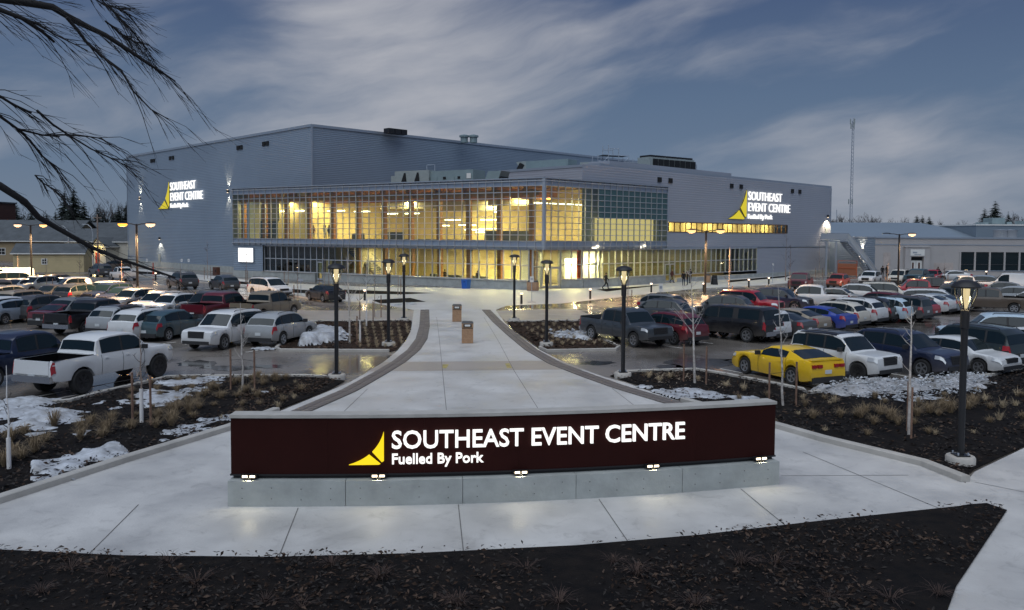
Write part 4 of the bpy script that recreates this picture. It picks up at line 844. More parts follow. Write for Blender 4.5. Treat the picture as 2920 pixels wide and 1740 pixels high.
T['minivan'] = Car(5.15, 1.98, [(-2.57, .75), (-2.50, 1.02), (-1.7, 1.04), (1.1, .99), (1.9, .92), (2.38, .82), (2.52, .70), (2.57, .50)], [(-2.48, 1.03), (-2.30, 1.45), (-1.95, 1.68), (-.5, 1.75), (.35, 1.72), (.65, 1.65), (1.62, .96)], -1.52, 1.55, .34, .20, tumble=.13, glass=((-2.26, -1.45), (-1.35, -.32), (-.22, 1.05)), ws=(.72, 1.52), rw=(-2.47, -2.30), rails=True)
T['pickup'] = Car(5.90, 2.02, [(-2.95, 1.02), (-2.90, 1.24), (-.98, 1.24), (-.97, 1.20), (1.35, 1.17), (2.2, 1.16), (2.78, 1.12), (2.91, 1.04), (2.95, .70)], [(-1.02, 1.21), (-.86, 1.72), (-.65, 1.88), (.25, 1.92), (.72, 1.89), (.95, 1.82), (1.55, 1.17)], -1.78, 1.88, .40, .40, tumble=.12, glass=((-.72, .12), (.22, 1.12)), ws=(1.02, 1.48), rw=(-.98, -.87), bed=(-1.05, .50))
T['lifted'] = Car(6.25, 2.06, [(-3.12, 1.18), (-3.06, 1.42), (-1.10, 1.42), (-1.09, 1.38), (1.45, 1.36), (2.4, 1.35), (2.96, 1.30), (3.09, 1.20), (3.125, .84)], [(-1.14, 1.40), (-.98, 1.92), (-.75, 2.06), (.3, 2.10), (.80, 2.06), (1.02, 2.0), (1.66, 1.36)], -1.76, 2.16, .48, .58, tumble=.11, glass=((-.82, .15), (.25, 1.2)), ws=(1.10, 1.58), rw=(-1.10, -.99), bed=(-1.18, .55))
T['capped'] = Car(5.85, 2.02, [(-2.92, 1.02), (-2.86, 1.24), (-.98, 1.22), (1.35, 1.17), (2.2, 1.16), (2.76, 1.12), (2.88, 1.04), (2.925, .70)], [(-2.84, 1.24), (-2.66, 1.80), (-2.45, 1.93), (.25, 1.93), (.72, 1.90), (.95, 1.83), (1.55, 1.17)], -1.76, 1.86, .40, .38, tumble=.11, glass=((-2.5, -1.15), (-.78, .12), (.22, 1.12)), ws=(1.02, 1.48), rw=(-2.82, -2.66))
T['work_pickup'] = Car(5.50, 1.95, [(-2.75, .95), (-2.70, 1.16), (-.52, 1.16), (-.51, 1.12), (1.25, 1.09), (2.0, 1.07), (2.58, 1.02), (2.71, .94), (2.75, .64)], [(-.56, 1.13), (-.42, 1.62), (-.25, 1.74), (.35, 1.77), (.65, 1.74), (.85, 1.68), (1.42, 1.09)], -1.65, 1.75, .37, .36, tumble=.12, glass=((-.30, .20), (.28, 1.02)), ws=(.92, 1.36), rw=(-.53, -.43), bed=(-.60, .46))
T['van'] = Car(5.40, 2.0, [(-2.70, .80), (-2.65, 1.10), (1.1, 1.08), (1.95, 1.0), (2.50, .88), (2.66, .76), (2.70, .54)], [(-2.66, 1.10), (-2.60, 1.90), (-2.45, 2.05), (.6, 2.08), (.95, 2.02), (1.80, 1.02)], -1.62, 1.72, .35, .24, tumble=.10, glass=((.30, 1.30),), ws=(1.08, 1.72), rw=(-2.655, -2.61))
SMALLW = {}
LETT_PLATE = None
def car(kind, col, pos, ang, label, cat, near=False, group='cars parked in the lots', rim='rim', roofcol=None, metal=0.0, dirt=.32, sc=1.0, name=None):
    c = T[kind]; t = thing(name or {'pickup': 'pickup_truck', 'lifted': 'pickup_truck', 'capped': 'pickup_truck', 'work_pickup': 'pickup_truck', 'minivan': 'minivan', 'van': 'panel_van'}.get(kind, 'parked_car'), label, cat, (pos[0], pos[1], 0), ang, group)
    if sc != 1.0: t.scale = (sc, sc, sc)
    cn = col if isinstance(col, str) else 'c%02x%02x%02x' % tuple(int(v * 255) for v in col); rgb = COLS[col] if isinstance(col, str) else col
    pm = paint(cn + ('m' if metal else '') + str(dirt), rgb, metal, dirt)
    def part(nm, me, m=None, par=None, loc=None, rz=0):
        o = O(nm, me, par or t, loc, rz)
        if m is not None: o.material_slots[0].link = 'OBJECT'; o.material_slots[0].material = m
        return o
    part('body', c.get('body', c.body), pm); h = c.L / 2; w = c.W / 2
    for a, b in c.glass:
        for s in (1, -1): part('side_window', c.get(('sg', a, s), lambda: c.side_glass(a, b, s)))
    part('windscreen', c.get('ws', lambda: c.end_glass(c.ws[0], c.ws[1], 'windscreen'))); part('rear_window', c.get('rw', lambda: c.end_glass(c.rw[0], c.rw[1], 'rear_window')))
    wm_ = c.get('wheel', lambda: wheel_mesh(c.r, .30 if kind == 'lifted' else .23)); ww = .30 if kind == 'lifted' else .23
    for xw in (c.xr, c.xf):
        for s in (1, -1):
            o = part('wheel', wm_, loc=(xw, s * (w - ww / 2 - (.0 if kind == 'lifted' else .015)), c.r))
            if s < 0: o.rotation_euler = (0, 0, math.pi)
            part('rim', c.get(('rim', rim), lambda: rim_mesh(c.r, 1, ww, rim, 6 if kind in ('pickup', 'lifted') else 5)), par=o)
    zs = lambda x: interp(c.belt, x); tr = c.kind_t = kind
    # lamps
    tx = -h + .04; truck = c.bed or kind == 'capped'
    for s in (1, -1):
        if kind == 'coupe':
            for y_ in (.42, .70): part('taillight', c.get(('tl', s, y_), lambda: MB().box((-h + .0, s * y_, .86), (.08, .22, .13)).mesh('taillight', MT['tail_red'])))
        elif truck: part('taillight', c.get(('tl', s), lambda: c.side_strip(-h, -h + .16, 3, 5, s, 'taillight', 'tail_red', .02, -.05, .92)))
        else: part('taillight', c.get(('tl', s), lambda: c.side_strip(-h, -h + .34, 4, 5, s, 'taillight', 'tail_red', .018, -.35, .95)))
        part('headlight', c.get(('hl', s), lambda: c.side_strip(h - .42, h - .035, 4, 5, s, 'headlight', 'head_lens', .02, -.25, .75)))
        def mirror():
            mb = MB(); xm = c.roof[-1][0] - .42; mb.box((xm, s * (w + .09), zs(xm) + .10), (.12, .22, .17)); return mb.mesh('wing_mirror', MT['plastic'])
        part('wing_mirror', c.get(('mi', s), mirror), None if not near else None)
    def rear_face(y0, y1, z0, z1, m, nm, d=.03):
        return MB().box((-h - .004, (y0 + y1) / 2, (z0 + z1) / 2), (d, y1 - y0, z1 - z0)).mesh(nm, MT[m])
    zt = interp(c.belt, -h + .05)
    part('number_plate', c.get('np', lambda: rear_face(-.16, .16, zt - .42 if not truck else c.zb + .22, zt - .27 if not truck else c.zb + .36, 'plate', 'number_plate', .05)))
    part('rear_bumper', c.get('rb', lambda: MB().box((-h + .05, 0, c.zb + (.13 if not truck else .16)), (.24, c.W * (.84 if not truck else .9), .20 if not truck else .24)).mesh('rear_bumper', MT['chrome' if truck else 'plastic'])))
    zf = zs(h - .20)
    def grille():
        z1 = zf - .03; z0 = zf - (.36 if truck or kind in ('big_suv', 'boxy', 'suv') else .22)
        mb = MB().box((h - .06, 0, (z0 + z1) / 2), (.14, c.W * .46, z1 - z0))
        for i in range(3): mb.box((h + .015, 0, z0 + (z1 - z0) * (i + .5) / 3), (.02, c.W * .44, .025))
        return mb.mesh('grille', MT['plastic'])
    part('grille', c.get('gr', grille)); part('front_bumper', c.get('fb', lambda: MB().box((h - .05, 0, c.zb + .16), (.20, c.W * .78, .16)).mesh('front_bumper', MT['plastic'])))
    if c.cladding or truck:
        for s in (1, -1): part('sill_trim', c.get(('sill', s), lambda: c.side_strip(c.xr + c.r + .1, c.xf - c.r - .1, 1, 3, s, 'sill_trim', 'plastic', .012, .3, .75)))
    if c.rails and near is not None:
        def rail(s):
            x0, x1 = c.roof[2][0] + .05, c.roof[-3][0]; q = [Vector((x, s * (c.ring(x)[6][0] - .10), c.ring(x)[7][1] + (.0 if x in (x0, x1) else .055))) for x in (x0, x0 + .1, (x0 + x1) / 2, x1 - .1, x1)]
            return MB().tube(q, .018, 5).mesh('roof_rail', MT['plastic'])
        for s in (1, -1): part('roof_rail', c.get(('rl', s), lambda: rail(s)))
    if roofcol:
        def rf():
            x0, x1 = c.roof[0][0] + .06, c.roof[-1][0] - .5
            def fn(u, v):
                x = c.roof[2][0] - .1 + (c.roof[-2][0] + .05 - c.roof[2][0] + .1) * u; rg = c.ring(x); y = v * 2 - 1; a = abs(y)
                q = Vector((x, 0, rg[8][1])).lerp(Vector((x, rg[7][0], rg[7][1])), a / .86) if a < .86 else Vector((x, rg[7][0], rg[7][1])).lerp(Vector((x, rg[6][0], rg[6][1])), (a - .86) / .14)
                q.y *= 1 if y >= 0 else -1; return q, Vector((0, 0, 1))
            return c.patch('roof', fn, 8, 14, 'plastic', .008)
        part('roof_panel', c.get('rf', rf), paint(roofcol + 'roof', COLS[roofcol], 0, .1))
    if kind != 'van' and not roofcol:
        for s in (1, -1):
            part('pillar_trim', c.get(('pt', s), lambda: c.side_strip(c.glass[0][0] - .02, c.glass[-1][1] + .02, 5, 6, s, 'pillar_trim', 'plastic', .005, .07, .93)))
    if roofcol:
        for s in (1, -1):
            def pil(): return c.side_strip(c.roof[0][0] + .12, c.roof[-1][0] - .30, 5, 6, s, 'pillar_trim', 'plastic', .004, .03, .99)
            part('pillar_trim', c.get(('pil', s), pil))
    if kind == 'coupe':
        part('rear_valance', c.get('rv', lambda: MB().box((-h + .01, 0, .36), (.10, c.W * .74, .16)).mesh('rear_valance', MT['plastic'])))
        part('spoiler', c.get('sp', lambda: MB().box((-h + .14, 0, 1.085), (.22, c.W * .80, .035)).mesh('spoiler', MT['plastic'])), pm)
    if c.bed:
        def liner():
            mb = MB(); x0, x1 = -h + .10, c.bed[0] - .04; z1 = interp(c.belt, -h + .5) - .015; z0 = z1 - c.bed[1] + .03; yy = w * .845
            mb.box(((x0 + x1) / 2, 0, z0), (x1 - x0, 2 * yy, .02))
            for s in (1, -1): mb.box(((x0 + x1) / 2, s * yy, (z0 + z1) / 2), (x1 - x0, .02, z1 - z0)); mb.box(((x0 + x1) / 2, s * w * .90, z1 + .03), (x1 - x0, w * .10, .02))
            mb.box((x1 + .01, 0, (z0 + z1) / 2), (.02, 2 * yy, z1 - z0)); return mb.mesh('bed_liner', MT['bed_black'])
        part('bed_liner', c.get('liner', liner))
        part('tailgate', c.get('tg', lambda: MB().box((-h + .025, 0, zt - .18 - .02), (.09, c.W * .80, .50)).mesh('tailgate', MT['plastic'])), pm)
    if near:
        for a, b in c.glass[-2:]:
            for s in (1, -1):
                xm = a + .18; rg = c.ring(xm)
                part('door_handle', c.get(('dh', a, s), lambda: MB().box((xm, s * (rg[4][0] + .015), rg[4][1] + .02), (.20, .03, .035)).mesh('door_handle', MT['plastic'])), pm)
        def seams():
            mb = MB()
            for (a, b) in c.glass[-2:]:
                for x in ((a - .05), (b + .12 if (a, b) == c.glass[-1] else None)):
                    if x is None: continue
                    rg = c.ring(x)
                    for s in (1, -1):
                        for k in (2, 3, 4): mb.bar((x, s * (rg[k][0] + .001), rg[k][1]), (x, s * (rg[k + 1][0] + .001), rg[k + 1][1]), .012, .012)
            return mb.mesh('door_seams', MT['plastic'])
        part('door_seams', c.get('seams', seams))
    return t
COLS = {'white': (.66, .67, .68), 'cream': (.62, .58, .50), 'silver': (.34, .36, .38), 'grey': (.15, .16, .17), 'dark_grey': (.055, .058, .065), 'black': (.012, .013, .016), 'navy': (.012, .020, .050), 'blue': (.02, .05, .32), 'teal': (.035, .075, .095), 'green': (.018, .028, .030), 'red': (.38, .012, .025), 'maroon': (.11, .012, .022), 'brown': (.085, .062, .045), 'beige': (.30, .25, .19), 'tan': (.20, .165, .12), 'slate': (.045, .055, .068), 'yellow': (.80, .50, .004), 'pale_blue': (.50, .62, .72), 'rust': (.25, .04, .03), 'silver_blue': (.26, .31, .37)}
def hd(deg): return Vector((math.cos(R(deg)), math.sin(R(deg)), 0))
def by_roof(kind, px, py, deg, *a, **k):
    c = T[kind]; sc = k.get('sc', 1.0); q = G(px, py, c.top * sc + .02); xm = c.roof[len(c.roof) // 2][0] if not c.bed else -.1
    q = q - hd(deg) * xm * sc * .8; return car(kind, a[0], q, R(deg), *a[1:], **k)
def by_wheel(kind, px, py, deg, end, side, *a, **k):
    """placed by the ground contact of one wheel: end 'r'/'f', side +1 left / -1 right"""
    c = T[kind]; sc = k.get('sc', 1.0); q = G(px, py); d = hd(deg); n = Vector((-d.y, d.x, 0)); x = c.xr if end == 'r' else c.xf
    q = q - d * x * sc - n * side * (c.W / 2 - .06) * sc; return car(kind, a[0], q, R(deg), *a[1:], **k)
def C_(l, cat='car', **k): return (l, cat), k
RL = 'cars parked in the right-hand lot'; LLG = 'cars parked in the left-hand lot'
def rr_(mode, kind, px, py, deg, col, label, cat='car', **k):
    k.setdefault('group', RL if px > 1460 else LLG)
    if mode == 'roof': return by_roof(kind, px, py, deg, col, label, cat, **k)
    return by_wheel(kind, px, py, deg, mode[0], mode[1], col, label, cat, **k)
# right lot, nearest row
YC = rr_(('r', 1), 'coupe', 2257, 1098, 113, 'yellow', 'bright yellow sports coupe with dark rear window', near=True, dirt=.12)
rr_(('f', -1), 'boxy', 2446, 1086, -58, 'white', 'white square off-roader with dark roof beside the yellow coupe', near=True, roofcol='black', rim='rim_dark')
rr_(('f', -1), 'suv', 2628, 1076, -58, 'navy', 'navy blue crossover parked between white off-roader and white sedan', near=True, sc=1.06)
rr_(('f', -1), 'sedan', 2790, 1068, -58, 'white', 'white luxury sedan parked behind the tall right lamp post', near=True)
rr_('roof', 'big_suv', 2775, 924, 120, 'green', 'large dark green four-by-four at the right edge', near=True, dirt=.3)
rr_('roof', 'big_suv', 2860, 893, 160, 'pale_blue', 'long pale blue-white four-by-four behind the dark green one', near=True, sc=1.06)
rr_('roof', 'sedan', 2925, 932, 118, 'white', 'white car cut off by the right edge of the photo')
# second row
rr_(('r', -1), 'pickup', 1686, 969, -58, 'slate', 'dark slate pickup with chrome grille facing the road', 'pickup truck', near=True)
rr_('roof', 'suv', 1915, 888, 125, 'maroon', 'maroon crossover between slate pickup and black pickup', near=True)
rr_('roof', 'capped', 2075, 868, 130, 'black', 'black pickup with a black bed cap', 'pickup truck', near=True, dirt=.3)
rr_('roof', 'boxy', 2152, 880, 130, 'white', 'small white boxy crossover next to the black capped pickup', near=True, sc=.97)
rr_('roof', 'sedan', 2200, 887, 132, 'dark_grey', 'dark grey sedan between white boxy crossover and beige sedan')
rr_('roof', 'sedan', 2246, 878, 132, 'beige', 'dusty beige-grey sedan beside the blue sedan', dirt=.8)
rr_('roof', 'sedan', 2322, 872, 132, 'blue', 'bright blue sedan with gold-tinted rear wheel', dirt=.2)
rr_('roof', 'suv', 2385, 858, 132, 'cream', 'cream crossover right of the bright blue sedan', sc=.98)
rr_('roof', 'suv', 2433, 848, 132, 'white', 'silver-white crossover right of the cream one', sc=1.04)
rr_('roof', 'suv', 2476, 846, 132, 'black', 'black crossover between two white ones in the second row')
rr_('roof', 'suv', 2522, 846, 132, 'pale_blue', 'icy white crossover with black bumper behind the blue car row')
rr_('roof', 'boxy', 2566, 842, 132, 'dark_grey', 'charcoal square crossover left of the red hatchback')
rr_('roof', 'compact', 2590, 845, 132, 'red', 'red hatchback with white sedan to its right')
rr_('roof', 'sedan', 2622, 838, 132, 'white', 'white sedan with small round red taillights')
rr_('roof', 'sedan', 2656, 836, 132, 'silver_blue', 'blue-grey sedan beside the white minivan front')
rr_('roof', 'minivan', 2652, 823, -30, 'white', 'white minivan with nose turned to the right', 'minivan')
rr_(('r', 1), 'pickup', 2790, 877, 152, 'dark_grey', 'dark grey muddy pickup with red taillight behind tall lamp post', 'pickup truck', dirt=.4)
rr_('roof', 'pickup', 2822, 820, 150, 'brown', 'dark brown pickup right of the muddy dark grey one', 'pickup truck')
rr_('roof', 'suv', 2722, 819, 132, 'green', 'dark green-grey crossover behind the white minivan', near=None)
rr_('roof', 'suv', 2896, 816, 135, 'silver', 'silver crossover at right edge beside the brown pickup', near=None)
rr_('roof', 'sedan', 2935, 830, 135, 'white', 'white car mostly cut by right edge near the silver crossover', near=None)
# third row
rr_('roof', 'suv', 1900, 838, -35, 'grey', 'grey crossover behind the slate blue one near the bollards')
rr_('roof', 'suv', 1886, 851, 148, 'slate', 'slate blue crossover with chrome window line, tail to the right', near=True)
rr_('roof', 'suv', 2066, 840, 150, 'dark_grey', 'dark grey estate-like crossover with roof rails under the lamp', near=True)
rr_('roof', 'boxy', 2132, 827, -35, 'red', 'bright red off-roader facing right', near=True, sc=1.05)
rr_('roof', 'suv', 2215, 820, -35, 'navy', 'dark navy crossover right of the bright red off-roader', near=True, sc=1.05)
rr_('roof', 'pickup', 2320, 812, 155, 'white', 'white crew-cab pickup with red taillight in third row', 'pickup truck')
rr_('roof', 'sedan', 2396, 821, -35, 'silver', 'silver sedan just right of the white crew-cab pickup')
rr_('roof', 'suv', 2458, 809, -35, 'white', 'white crossover with sloping roof ahead of the cream truck')
rr_('roof', 'big_suv', 2522, 804, -25, 'cream', 'cream-lit large four-by-four in front of lamp post')  # white body; the lamplight's cream tint is put into its paint
rr_('roof', 'suv', 2512, 832, 132, 'maroon', 'maroon boxy car roof showing above white crossovers')
rr_('roof', 'sedan', 2540, 842, 132, 'rust', 'rust red sedan roof behind the icy white crossover')
rr_('roof', 'pickup', 2622, 796, 160, 'red', 'red pickup truck right of the cream four-by-four', 'pickup truck')
rr_('roof', 'pickup', 2662, 791, 160, 'black', 'black pickup behind the red pickup', 'pickup truck', near=None)
rr_('roof', 'sedan', 2738, 797, 160, 'slate', 'slate sedan below the white single-cab pickup', near=None)
rr_('roof', 'work_pickup', 2762, 786, 165, 'white', 'white work pickup beyond the slate sedan', 'pickup truck', near=None)
rr_('roof', 'suv', 2812, 785, -30, 'silver_blue', 'blue-silver crossover in front of the white panel van', near=None)
rr_('roof', 'compact', 2856, 803, 150, 'grey', 'grey hatchback with dark wheel near the panel van', near=None)
rr_('roof', 'van', 2872, 779, 150, 'white', 'white panel van below the low building windows', 'van', near=None)
rr_('roof', 'sedan', 2915, 790, 150, 'cream', 'cream car at right edge beyond the white panel van', near=None)
# row along the low building
rr_('roof', 'pickup', 2284, 777, -118, 'maroon', 'maroon pickup facing out beside the plain grey wall', 'pickup truck')
rr_('roof', 'suv', 2392, 780, -126, 'rust', 'rust red crossover facing out below the outside stair', sc=.95)
rr_('roof', 'suv', 2484, 772, -128, 'white', 'white crossover facing out right of the outside stair')
rr_('roof', 'minivan', 2568, 768, -128, 'cream', 'cream-white minivan facing out left of the wall entrance', 'minivan')
rr_('roof', 'pickup', 2622, 766, -135, 'teal', 'dark teal pickup facing out in front of the wall entrance', 'pickup truck', near=None)
rr_('roof', 'suv', 2662, 769, -128, 'red', 'red car half hidden behind a person in black', near=None, sc=.92)
rr_('roof', 'sedan', 2712, 771, 170, 'white', 'white sedan under the low building windows', near=None)
# left lot, nearest row
rr_(('r', -1), 'lifted', 237, 1124, 71, 'white', 'big lifted white pickup with empty black bed beside the snow', 'pickup truck', near=True, sc=.965, rim='rim_dark', dirt=.15)
rr_('roof', 'pickup', 40, 946, 72, 'navy', 'dark blue pickup at left edge beside the lifted white one', 'pickup truck', near=True, dirt=.2)
rr_(('r', -1), 'suv', 807, 986, 74, 'silver', 'silver-beige crossover with tail to the camera next to snow pile', near=True, dirt=.75)
rr_('roof', 'big_suv', 655, 884, -106, 'white', 'white large crossover facing the camera with black grille', near=True, sc=.98)
rr_(('r', -1), 'compact', 481, 972, 74, 'teal', 'teal grey hatchback with dark wheel arches', near=True, sc=1.04)
rr_('roof', 'suv', 415, 878, 74, 'white', 'white crossover left of the teal hatchback', near=True)
rr_('roof', 'suv', 350, 868, 74, 'silver', 'light silver crossover with black roof spoiler', near=True, roofcol='black')
rr_('roof', 'pickup', 268, 852, 74, 'black', 'black pickup with raked cab beside light silver crossover', 'pickup truck', near=True, dirt=.3)
rr_('roof', 'sedan', 200, 862, 74, 'maroon', 'dark maroon sedan partly hidden by the black pickup')
rr_('roof', 'suv', 208, 848, -106, 'grey', 'grey crossover facing the camera with chrome headlights', sc=1.03)
rr_('roof', 'suv', 118, 840, 74, 'dark_grey', 'dark grey crossover with bright roof and red taillights')
rr_('roof', 'compact', 28, 852, 74, 'silver_blue', 'pale blue hatchback at left edge')
rr_('roof', 'boxy', 72, 826, 74, 'beige', 'beige boxy off-roader near the left edge')
rr_('roof', 'suv', 18, 813, 74, 'silver', 'silver crossover cut by the left edge above the beige one')
# second row, noses toward the camera
rr_(('f', -1), 'pickup', 838, 903, 72, 'tan', 'tan brown pickup near the left snowy bed', 'pickup truck', near=True, dirt=.8)
rr_('roof', 'pickup', 628, 832, 72, 'maroon', 'maroon pickup left of the tan brown one', 'pickup truck', near=True)
rr_('roof', 'big_suv', 606, 829, -108, 'dark_grey', 'dark grey four-by-four facing left behind the maroon pickup')
rr_('roof', 'sedan', 552, 839, -108, 'grey', 'grey sedan with lit headlamps left of the dark four-by-four')
rr_('roof', 'suv', 500, 836, -108, 'white', 'white crossover right of another white one at the lamp foot', sc=.95)
rr_('roof', 'suv', 464, 830, -108, 'white', 'white crossover directly beside the left lamp post')
rr_('roof', 'sedan', 432, 828, -108, 'navy', 'dark navy sedan left of the lamp post')
rr_('roof', 'suv', 388, 822, -108, 'silver', 'pale silver crossover between two dark cars', sc=.96)
rr_('roof', 'sedan', 350, 818, -108, 'navy', 'midnight blue sedan facing the camera in second left row')
rr_('roof', 'suv', 318, 806, -108, 'navy', 'navy crossover facing the camera in second left row')
rr_('roof', 'suv', 226, 808, 72, 'slate', 'slate crossover with red taillight ahead of white pickup')
rr_('roof', 'sedan', 280, 810, -108, 'silver_blue', 'grey-blue sedan left of the navy crossover')
rr_('roof', 'pickup', 225, 789, -140, 'white', 'white crew pickup facing left in third left row', 'pickup truck')
rr_('roof', 'sedan', 180, 791, -108, 'silver', 'silver sedan left of the white crew pickup')
rr_('roof', 'suv', 152, 783, -108, 'dark_grey', 'charcoal crossover facing the camera beside the far lamp post')
rr_('roof', 'suv', 112, 786, -108, 'silver', 'silver crossover at the far left lamp post')
rr_('roof', 'sedan', 88, 779, -108, 'navy', 'dark blue car in front of the yellow shed', near=None)
rr_('roof', 'minivan', 24, 774, -150, 'white', 'white minivan at left edge below the tan house', 'minivan', near=None)
rr_('roof', 'van', 2, 764, -150, 'white', 'white van roof at the left edge behind the minivan', 'van', near=None)
rr_('roof', 'pickup', -8, 797, 140, 'dark_grey', 'dark pickup with bright red taillight cut by left edge', 'pickup truck', near=None)
# extra cars that fill the third left row
for i, (px, py, k_, c_, l_) in enumerate(((305, 801, 'suv', 'white', 'white crossover roof behind the navy cars'), (55, 795, 'sedan', 'silver', 'light silver sedan right of the dark pickup at left edge'), (10, 845, 'suv', 'white', 'white crossover at left edge under the silver roof'), (150, 812, 'sedan', 'dark_grey', 'dark sedan roof between the second and third left rows'))):
    rr_('roof', k_, px, py, -108 if i != 2 else 74, c_, l_, near=None)
# row along the hall
rr_('roof', 'suv', 288, 752, 133, 'dark_grey', 'dark crossover with muddy side below the white house', sc=1.03)
rr_('roof', 'work_pickup', 352, 761, 133, 'white', 'white compact pickup beside the hall wall', 'pickup truck', sc=.95)
rr_('roof', 'suv', 522, 775, 131, 'dark_grey', 'dark grey crossover parked alone before the hall', sc=1.06)
rr_('roof', 'compact', 640, 784, 130, 'slate', 'small slate crossover left of the white minivan', sc=1.03)
rr_('roof', 'minivan', 762, 790, -42, 'white', 'clean white minivan facing right before the lobby windows', 'minivan', near=True, dirt=.1)
rr_('roof', 'sedan', 925, 811, 128, 'black', 'black sedan with red taillights right of the white minivan', near=True)
rr_('roof', 'sedan', 322, 745, 150, 'navy', 'blue car far behind the white compact pickup', near=None); rr_('roof', 'suv', 338, 741, 150, 'brown', 'brown car far behind beside the hall corner', near=None)
# ---------------------------------------------------------------- the big sign at the front
SG = thing('entrance_sign', 'long dark brown curved sign wall with glowing letters on a concrete base', 'sign')
P0, P1, P2 = G(649, 1445), G(1302, 1438), G(2222, 1382)
def circle(a, b, c):
    ax, ay, bx, by, cx_, cy_ = a.x, a.y, b.x, b.y, c.x, c.y; d = 2 * (ax * (by - cy_) + bx * (cy_ - ay) + cx_ * (ay - by))
    ux = ((ax * ax + ay * ay) * (by - cy_) + (bx * bx + by * by) * (cy_ - ay) + (cx_ * cx_ + cy_ * cy_) * (ay - by)) / d
    uy = ((ax * ax + ay * ay) * (cx_ - bx) + (bx * bx + by * by) * (ax - cx_) + (cx_ * cx_ + cy_ * cy_) * (bx - ax)) / d
    return Vector((ux, uy, 0)), math.hypot(ax - ux, ay - uy)
SC, SR = circle(P0, P1, P2)
aa = [math.atan2(p.y - SC.y, p.x - SC.x) for p in (P0, P2)]; aa = [a if a < 0 else a - 2 * math.pi for a in aa]
SL = SR * (aa[1] - aa[0])
def SPT(s, n, z):
    a = aa[0] + s / SR; return Vector((SC.x + (SR + n) * math.cos(a), SC.y + (SR + n) * math.sin(a), z))
def s_sign(px, n=0.0):
    lo, hi = -.5, SL + .5
    for _ in range(40):
        m_ = (lo + hi) / 2; q = SPT(m_, n, 1.2) - CO; x = 1460 + FPX * q.dot(cr) / q.dot(cf)
        if x < px: lo = m_
        else: hi = m_
    return lo
def arcbox(mb, s0, s1, n0, n1, z0, z1, k=1):
    for i in range(k):
        a, b = s0 + (s1 - s0) * i / k, s0 + (s1 - s0) * (i + 1) / k
        o = len(mb.v); mb.v += [tuple(SPT(s, n, z)) for s in (a, b) for n, z in ((n0, z0), (n1, z0), (n1, z1), (n0, z1))]
        q = [(0, 4, 5, 1), (1, 5, 6, 2), (2, 6, 7, 3), (3, 7, 4, 0)] + ([(0, 1, 2, 3)] if i == 0 else []) + ([(7, 6, 5, 4)] if i == k - 1 else [])
        for f in q: mb.f.append([v + o for v in f]); mb.m.append(0)
    return mb
nb = 5
for i in range(nb):
    mb = arcbox(MB(), SL * i / nb + .006, SL * (i + 1) / nb - .006, -.62, 0.0, -.05, .56, 4); bk = mb.build('base_block', MT['concrete_base'], SG); mb = MB()
    for k in range(4):
        for z_ in (.17, .40):
            s_ = SL * (i + (k + .5) / 4) / nb; p_ = SPT(s_, .004, z_ + rnd.uniform(-.02, .02)); a_ = aa[0] + s_ / SR; mb.box(p_, (.010, .020, .018), a_)
    mb.build('tie_holes', MT['joint'], bk, kind='stuff')
arcbox(MB(), 0.05, SL - .05, -.50, -.24, .56, 1.88, 12).build('backing', MT['black_metal'], SG)
for i in range(6):
    mb = arcbox(MB(), .02 + (SL - .04) * i / 6 + .001, .02 + (SL - .04) * (i + 1) / 6 - .001, -.52, -.18, .64, 1.90, 4); mb.build('panel', MT['corten'], SG)
arcbox(MB(), .0, SL, -.56, -.15, 1.90, 1.97, 16).build('cap', MT['concrete_kerb'], SG)
arcbox(MB(), .0, SL, -.53, -.165, .63, .665, 16).build('lower_rail', MT['black_metal'], SG)
PS = lambda s, n, z: SPT(s, -.18 + .03 + n, z)
sA, sB, sC = s_sign(996, -.18), s_sign(1116, -.18), s_sign(1950, -.18)
def zsign(px, py):
    s = s_sign(px, -.18); q = SPT(s, -.18, 0); return AT(px, py, q.y).z
zb0, zt0 = zsign(1060, 1323), zsign(1094, 1229)
sail(SG, PS, sA, zb0, s_sign(1095, -.18) - sA, zt0 - zb0, 'sign_yellow', None, .05)
zc0 = zsign(1125, 1277); zc1 = zsign(1125, 1226)
text_on(SG, 'SOUTHEAST EVENT CENTRE', PS, sB, zc0 + .0, (zc1 - zc0) * .97, sC - sB, 'sign_letter', .012, .05)
text_on(SG, 'Fuelled By Pork', PS, sB, zsign(1125, 1321), (zc1 - zc0) * .56, s_sign(1376, -.18) - sB, 'sign_letter', .016, .05)
for i, (px, lb) in enumerate(((706, 'small floodlight under the left end of the brown sign'), (1078, 'small floodlight under the yellow sail of the sign'), (1487, 'small floodlight under the middle of the brown sign'), (1866, 'small floodlight under the right half of the lettering'), (2176, 'small floodlight under the right end of the brown sign'))):
    s = s_sign(px); q = SPT(s, -.08, .57); f = thing('floodlight', lb, 'lamp', q, aa[0] + s / SR + math.pi / 2, 'floodlights on the sign base')
    MB().box((0, 0, .02), (.10, .10, .05)).build('bracket', MT['black_metal'], f); MB().box((0, .03, .075), (.34, .12, .07)).build('housing', MT['black_metal'], f)
    MB().box((-.08, -.035, .078), (.11, .012, .045)).box((.08, -.035, .078), (.11, .012, .045)).build('lens', MT['lens_bright'], f)
    lamp('SPOT', (0, -.06, .09), 8, (1, .9, .6), f, .03, R(130), (R(-25), 0, 0), blend=.8)

